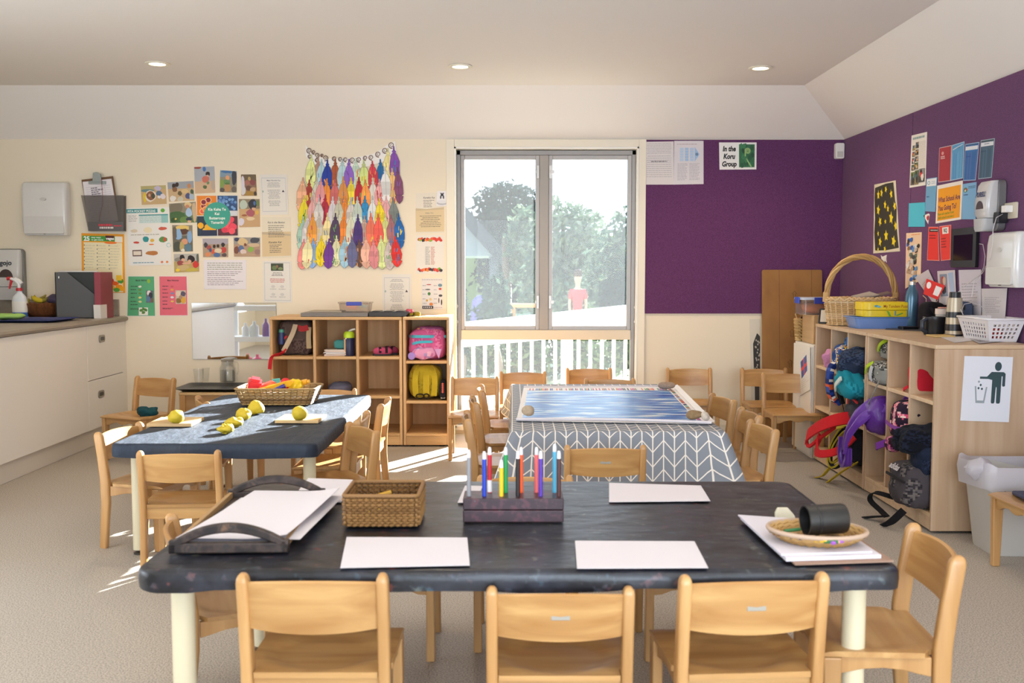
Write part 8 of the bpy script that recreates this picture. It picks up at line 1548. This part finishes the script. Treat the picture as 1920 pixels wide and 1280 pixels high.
for k, rr in enumerate((0.12, 0.095)):
    m = MB(); ct = Vector((-0.15 - 0.01 * k, 0.0, 0.105)); m.tube([ct + Vector((0.05 * math.sin(a), rr * 1.1 * math.cos(a), rr * math.sin(a))) for a in [2 * PI * i / 30 for i in range(30)]], 0.014 if k == 0 else 0.006, 8, col='232126' if k == 0 else 'c8b83a', loop=True); m.build('rim_hoop' if k == 0 else 'yellow_piping', CLOTH, t, smooth=70)
m = MB(); m.tube([Vector((-0.165 + 0.05 * math.sin(a), 0.134 * math.cos(a), 0.105 + 0.123 * math.sin(a))) for a in [2 * PI * i / 30 for i in range(30)]], 0.006, 6, col='c8b83a', loop=True); m.build('yellow_piping', CLOTH, t, smooth=70)
strap(t, 'yellow_strap', [(-0.06, -0.01, 0.12), (-0.16, 0.03, 0.03), (-0.22, 0.10, -0.085), (-0.24, 0.17, -0.113)], (0.8, 0.6, 0), 0.036, 'c8aa20', 0.004); strap(t, 'yellow_strap', [(-0.08, -0.09, 0.03), (-0.16, -0.06, -0.03), (-0.22, 0.02, -0.113)], (0.8, 0.6, 0), 0.036, 'c8aa20', 0.004)
strap(t, 'yellow_strap', [(-0.10, 0.05, 0.22), (-0.16, 0.11, 0.19), (-0.19, 0.17, 0.13)], (0.2, 0.6, 0.6), 0.02, 'c4b440', 0.004)
for k, (dz, dx, lab) in enumerate(((0.0, 0.03, 'camouflage lunch bag with lime trim, lower one in near shelf top cubby'), (0.125, 0.10, 'camouflage lunch bag with lime trim, upper one in near shelf top cubby'))):
    t = bag('lunch_bag', lab, RC(5.41, z2_ + dz, dx + 0.05), (0.115, 0.125, 0.062 - 0.004 * k), 0.1 * k, None, spots('8a8a84', ['2f2e30', '5a5a56', 'b8b6b0', '6f6e6a'], 17, -0.02, 3 + k), 0.45, 0.008, 4 + k); strap(t, 'lime_trim', [(-0.118, 0.09, 0.05), (-0.124, 0.05, 0.09), (-0.10, 0.02, 0.115)], (0, 1, 1), 0.02, 'a8c030', 0.006)
    if k == 0: strap(t, 'loose_cord', [(-0.11, -0.10, 0.03), (-0.14, -0.11, -0.03), (-0.13, 0.0, -0.11)], (0, 1, 0.5), 0.006, '8a8a80', 0.004); strap(t, 'silver_tape', [(-0.123, -0.02, 0.10), (-0.128, -0.01, 0.05), (-0.12, 0.0, 0.02)], (0, 1, 0), 0.03, 'c4c6c8', 0.006)
t = bag('red_bag', 'small bright red bag in top middle cubby of near right shelf', RC(5.02, z2_, 0.11), (0.09, 0.045, 0.07), 0, 'd02a3c', None, 0.3, 0.004, 2); strap(t, 'carry_strap', [(-0.092, 0.02, 0.03), (-0.10, 0.06, 0.01), (-0.08, 0.10, 0.006)], (0, 0, 1), 0.014, 'd02a3c', 0.004)
t = thing('purple_jacket', 'shiny purple jacket hanging out of the middle cubby of near right shelf', 'jacket', RC(5.43, z1_, 0.0)); m = MB(); m.blob((0.05, -0.02, 0.10), (0.12, 0.11, 0.09), 0.8, 16, 0.035, 11, 3, None, '5a2a8c'); m.build('body', vcol(0.4, 0.3, 60, 0.6), t, smooth=70)
def drape(m, pts, wd, widths, col, folds=3, amp=0.012, th=0.008, na=16, seed=0):
    # hanging cloth: smooth curve, folded cross-section
    P = [Vector(p) for p in pts]; n = len(P); R = []; N = 8 * (n - 1)
    for k in range(N + 1):
        f = k / N * (n - 1); i = min(int(f), n - 2); u = f - i
        p0, p1, p2, p3 = P[max(i - 1, 0)], P[i], P[i + 1], P[min(i + 2, n - 1)]
        p = 0.5 * (2 * p1 + (p2 - p0) * u + (2 * p0 - 5 * p1 + 4 * p2 - p3) * u * u + (3 * p1 - p0 - 3 * p2 + p3) * u ** 3)
        d = ((p2 - p0) * (1 - u) + (p3 - p1) * u).normalized(); x = Vector(wd); x = (x - d * x.dot(d)).normalized(); y = d.cross(x)
        w2 = widths[i] * (1 - u) + widths[i + 1] * u; ring = []
        for s_ in (1, -1):
            for q in range(na + 1):
                a = (q / na - 0.5) * s_; o = amp * math.sin(a * folds * 2 * PI + seed + k * 0.08) + 0.5 * amp * noise.noise(Vector((a * 8, k * 0.25, seed)))
                ring.append(p + x * (a * w2) + y * (o * w2 / 0.16 + th * s_ * 0.5))
        R.append(ring)
    m.ring(R, True, col)
SHINY = vcol(0.4, 0.2, 60, 0.6)
m = MB(); drape(m, [(0.06, -0.10, 0.17), (-0.02, -0.05, 0.165), (-0.09, 0.02, 0.09), (-0.125, 0.08, -0.02), (-0.13, 0.11, -0.12)], (0.25, 1, 0.45), [0.12, 0.16, 0.17, 0.14, 0.11], '63309c', 2, 0.012, 0.012, 18, 1); m.build('hanging_front', SHINY, t, smooth=70)
m = MB(); drape(m, [(-0.128, 0.145, -0.05), (-0.13, 0.15, -0.14), (-0.125, 0.125, -0.20), (-0.122, 0.085, -0.19), (-0.12, 0.07, -0.10)], (1, 0, 0.1), [0.05, 0.05, 0.05, 0.045, 0.03], '5a2a90', 2, 0.005, 0.02, 10, 2); m.build('hanging_loop', SHINY, t, smooth=70)
t = bag('floral_backpack', 'floral pink and black backpack with purple loop in near right shelf', RC(5.08, z1_, 0.085), (0.125, 0.10, 0.115), 0, None, spots('2c2030', ['e0a0a8', 'd8607c', 'e8c8bc', 'c84a70', 'e89aa4'], 24, 0.02, 4), 0.55, 0.012, 4, n=28)
strap(t, 'top_handle', [(-0.05, 0.03, 0.225), (-0.05, 0.0, 0.245), (-0.05, -0.05, 0.24)], (1, 0, 0), 0.03, '7a4aa0', 0.006); strap(t, 'purple_piping', [(-0.126, 0.09, 0.10), (-0.134, 0.03, 0.095), (-0.134, -0.04, 0.09), (-0.12, -0.09, 0.09)], (0, 0, 1), 0.016, '8a4a9c', 0.008)
strap(t, 'purple_strap', [(-0.10, -0.02, 0.03), (-0.15, 0.02, 0.0), (-0.17, 0.09, -0.03), (-0.16, 0.12, -0.04)], (0, 0.3, 1), 0.035, '7a3aa0', 0.008)
m = MB(); m.blob((-0.13, -0.03, 0.005), (0.04, 0.05, 0.04), 0.7, 12, 0.008, 20, 5, None, None, spots('3a2030', ['c86a90', '8a3a70', 'e0a8b0'], 30, 0.0, 6)); m.build('hanging_pouch', CLOTH, t, smooth=70)
soft('navy_jacket', 'dark navy fleece jacket bulging from the middle near cubby', 'jacket', RC(4.82, z1_ + 0.065, 0.03), (0.15, 0.112, 0.072), None, spots('14161e', ['0f1118', '1c2030'], 12, 0.05), 0.75, 0.03, 13, 5, group='dark jackets in the near right shelf')
soft('navy_jacket', 'navy trouser leg hanging below the fleece jacket over the adidas bag', 'jacket', RC(4.79, z1_ - 0.02, 0.0), (0.05, 0.085, 0.085), None, spots('1f2638', ['1a2030', '283046'], 12, 0.05), 0.7, 0.016, 14, 9, group='dark jackets in the near right shelf')
m = MB(); m.box(XS - 0.04, XS + 0.12, 4.73, 4.9, 0, 0.006, M=TR((0, 0, z1_ + 0.155), 0, -0.12, 0)); m.build('folded_paper', flat('d8cfc8', 0.7), label='white folded paper on top of the navy fleece jacket', cat='paper')
t = bag('backpack', 'grey camouflage adidas backpack leaning out of bottom near cubby', RC(4.845, z0_, 0.02), (0.135, 0.13, 0.108), 0, None, spots('4a4448', ['3a363a', '5f585a', '6f6864', '2f2c30'], 11, -0.05, 5), 0.5, 0.012, 6, n=26)
s_ = Sheet(*[Vector(p) for p in ((-0.098, 0.11, 0.204), (-0.098, -0.11, 0.204), (-0.130, -0.11, 0.162), (-0.130, 0.11, 0.162))], lift=0.026, th=0); s_.n = Vector((-0.8, 0, 0.6)); s_.mb = MB(); s_.text('adidas', 0.5, 0.8, 0.62, 'c8c2c4', bold=0.03, maxw=0.95); s_.mb.build('lettering', PRINT, t)
strap(t, 'top_flap', [(-0.132, 0.115, 0.145), (-0.143, 0.03, 0.15), (-0.143, -0.06, 0.148), (-0.132, -0.118, 0.142)], (0, 0, 1), 0.012, '2c292c', 0.008)
strap(t, 'webbing_strap', [(-0.10, 0.09, 0.02), (-0.18, 0.14, 0.035), (-0.19, 0.17, -0.01), (-0.16, 0.10, -0.05), (-0.16, 0.02, -0.06)], (1, 0.3, 0.3), 0.03, '1a181a', 0.004); strap(t, 'webbing_strap', [(-0.16, 0.03, -0.06), (-0.20, 0.08, -0.075), (-0.235, 0.13, -0.093)], (1, -0.3, 0), 0.034, '1a181a', 0.004); strap(t, 'webbing_strap', [(-0.12, -0.09, 0.0), (-0.17, -0.07, -0.06), (-0.20, -0.03, -0.093)], (1, -0.3, 0), 0.036, '1a181a', 0.004)
m = MB(); m.box(XS + 0.05, XS + 0.16, 5.30, 5.38, z0_, z0_ + 0.004); m.build('paper_scrap', flat('d8d0c4', 0.7), label='pale paper scrap in bottom far cubby of the near right shelf', cat='paper')
# litter sign on the shelf end
ye = 4.68
s_ = Sheet(*[onY(a, b, ye) for a, b in ((1808, 667), (1899, 669), (1891, 791), (1800, 788))], col='e2e4ea', lift=0.002); GC = '3c5254'
s_.ell(0.71, 0.15, 0.07, 0.07 * 0.74 * 1.35, GC, 24); s_.quad([(0.58, 0.235), (0.83, 0.235), (0.87, 0.26), (0.87, 0.45), (0.83, 0.46), (0.81, 0.44), (0.81, 0.30), (0.79, 0.30), (0.79, 0.70), (0.77, 0.72), (0.72, 0.72), (0.705, 0.70), (0.70, 0.47), (0.685, 0.47), (0.675, 0.70), (0.66, 0.72), (0.61, 0.72), (0.60, 0.70), (0.60, 0.36), (0.52, 0.345), (0.345, 0.345), (0.345, 0.31), (0.49, 0.31)], GC)
s_.quad([(0.25, 0.46), (0.28, 0.46), (0.31, 0.68), (0.44, 0.68), (0.48, 0.47), (0.51, 0.47), (0.465, 0.72), (0.285, 0.72)], '9aa4a8')
for (u, v) in ((0.33, 0.39), (0.37, 0.44), (0.33, 0.49), (0.40, 0.50)): s_.quad([(u - 0.025, v), (u, v - 0.022), (u + 0.025, v), (u, v + 0.022)], GC if v > 0.42 else '9aa4a8')
s_.build('litter_sign', 'laminated sign of a figure dropping litter in a bin on shelf end', 'sign', mat=vcol(0.2, 0, 150, 0.7))
# ================================================================ cardboard panel, wall print
m = MB(); b0, b1, t0, t1 = onZ(1427, 846, 0.0), onZ(1532, 846, 0.0), None, None
xa_, xb_ = 1.89, 2.345; HB = wood('8d6234', 'a2743f', rough=0.75, axis=2, scale=12, vary=0.0, stretch=2)
t = thing('hardboard_sheet', 'tall brown hardboard sheet with arrows leaning in the corner', 'panel', (xa_, 7.44, 0)); t.rotation_euler = (-0.09, 0, 0)
m = MB(); m.prism(rrect(0, xb_ - xa_, 0.0, 1.262, 0.015), 1, -0.006, 0.006); m.build('board', HB, t)
for xx in (0.13, 0.375): m = MB(); m.box(xx - 0.001, xx + 0.001, -0.0068, -0.0058, 0.0, 1.26); m.build('fold_line', flat('5a3c20', 0.8), t)
for (xx, zz) in ((0.245, 1.07), (0.225, 0.78), (0.21, 0.55)):
    m = MB(); o1 = [(0, 0.032), (0.018, 0.01), (0.008, 0.01), (0.008, -0.025), (-0.008, -0.025), (-0.008, 0.01), (-0.018, 0.01)]; m.tube([(xx + a, -0.0068, zz + b) for a, b in o1], 0.0014, 4, loop=True); m.build('arrow_mark', flat('4a331c', 0.8), t)
s_ = Bsheet([(1405, 598), (1425, 598), (1425, 760), (1409, 762)], col='dcd4c4'); s_.quad([(0.3, 0.28), (0.7, 0.16), (1, 0.2), (1, 0.65), (0.35, 0.66)], '3a3634'); g = random.Random(3)
for k in range(26): u, v = 0.4 + 0.5 * g.random(), 0.22 + 0.4 * g.random(); s_.rect(u, v, u + 0.12, v + 0.02, 'b8b0a4')
s_.rect(0.4, 0.72, 0.9, 0.95, '4a4440'); s_.build('wall_print', 'black and white print on the wall half hidden by the cardboard panel', 'print')
# rubbish bin
t = thing('rubbish_bin', 'pale grey rubbish bin with white liner beside the shelf end', 'bin', (2.285, 4.42, 0)); m = MB(); R = []
for z, s_ in ((0.0, 0.78), (0.01, 0.80), (0.36, 0.98), (0.372, 1.04), (0.385, 1.04)): R.append([Vector((x, y, z)) for x, y in rrect(-0.21 * s_, 0.21 * s_, -0.145 * s_, 0.145 * s_, 0.05)])
R += [[Vector((x, y, z)) for x, y in rrect(-0.21 * s_, 0.21 * s_, -0.145 * s_, 0.145 * s_, 0.05)] for z, s_ in ((0.385, 0.98), (0.03, 0.76))]
m.ring(R); m.build('bin', flat('c4bfb8', 0.45), t, smooth=45)
m = MB(); R = []; N = 56
for k, (z, s_) in enumerate(((0.30, 1.06), (0.36, 1.10), (0.402, 1.07), (0.398, 0.97), (0.30, 0.94), (0.12, 0.80))):
    Q = rrect(-0.21 * s_, 0.21 * s_, -0.145 * s_, 0.145 * s_, 0.05, 13); R.append([Vector((x * (1 + 0.03 * noise.noise(Vector((x * 30, y * 30, k)))), y * (1 + 0.03 * noise.noise(Vector((x * 30, y * 30, k + 9)))), z + (0.035 if k < 3 else 0.012) * noise.noise(Vector((x * 14, y * 14, k * 0.3))))) for x, y in Q])
m.ring(R, closed_ends=False); m.build('liner', glassy('eceaf0', 0.7, 0.12, 'liner_film', 0.98), t, smooth=70)
m = MB(); m.blob((-0.215, -0.05, 0.38), (0.06, 0.06, 0.045), 1, 14, 0.02, 22, 5); m.build('liner_knot', glassy('eceaf0', 0.7, 0.12, 'liner_film', 0.98), t, smooth=70)
s_ = Sheet(*[Vector(p) for p in ((-0.15, -0.142, 0.31), (-0.09, -0.142, 0.31), (-0.09, -0.135, 0.235), (-0.15, -0.135, 0.235))], lift=0.004, th=0); s_.n = Vector((0, -1, -0.1)).normalized(); s_.mb = MB(); s_.rect(0.15, 0.08, 0.95, 0.75, '6f6a66'); s_.rect(0.25, 0.15, 0.85, 0.68, 'c4bfb8'); s_.rect(0.45, 0.82, 0.75, 0.98, '8a8580'); s_.mb.build('bin_mark', PRINT, t)
# folder and papers on the chair at the right edge
zc = 0.319
m = MB(); m.prism(rrect(2.10, 2.40, 3.90, 4.14, 0.02), 2, zc, zc + 0.012); m.build('navy_folder', flat('2c3350', 0.5), bevel=0.002, label='navy folder on the chair cut off by right edge of the photo', cat='folder')
for k, (cc, nm) in enumerate((('d8b0a0', 'peach'), ('e4e4ea', 'white'))):
    m = MB(); m.box(-0.07, 0.07, -0.05, 0.05, 0, 0.012, M=TR((2.24 + 0.03 * k, 4.04 - 0.02 * k, zc + 0.0125 + 0.0125 * k), 0.3 * k)); m.build('booklet', flat(cc, 0.7), label=nm + ' booklet lying on the navy folder on the right edge chair', cat='booklet', group='booklets on the right edge chair')
# dark teal garment on the chair beside the cupboards
soft('teal_garment', 'dark teal garment lying on the seat of chair beside kitchen cupboards', 'garment', (-2.41, 6.53, 0.322), (0.06, 0.05, 0.03), '1f4a52', None, 0.8, 0.02, 22, 2)
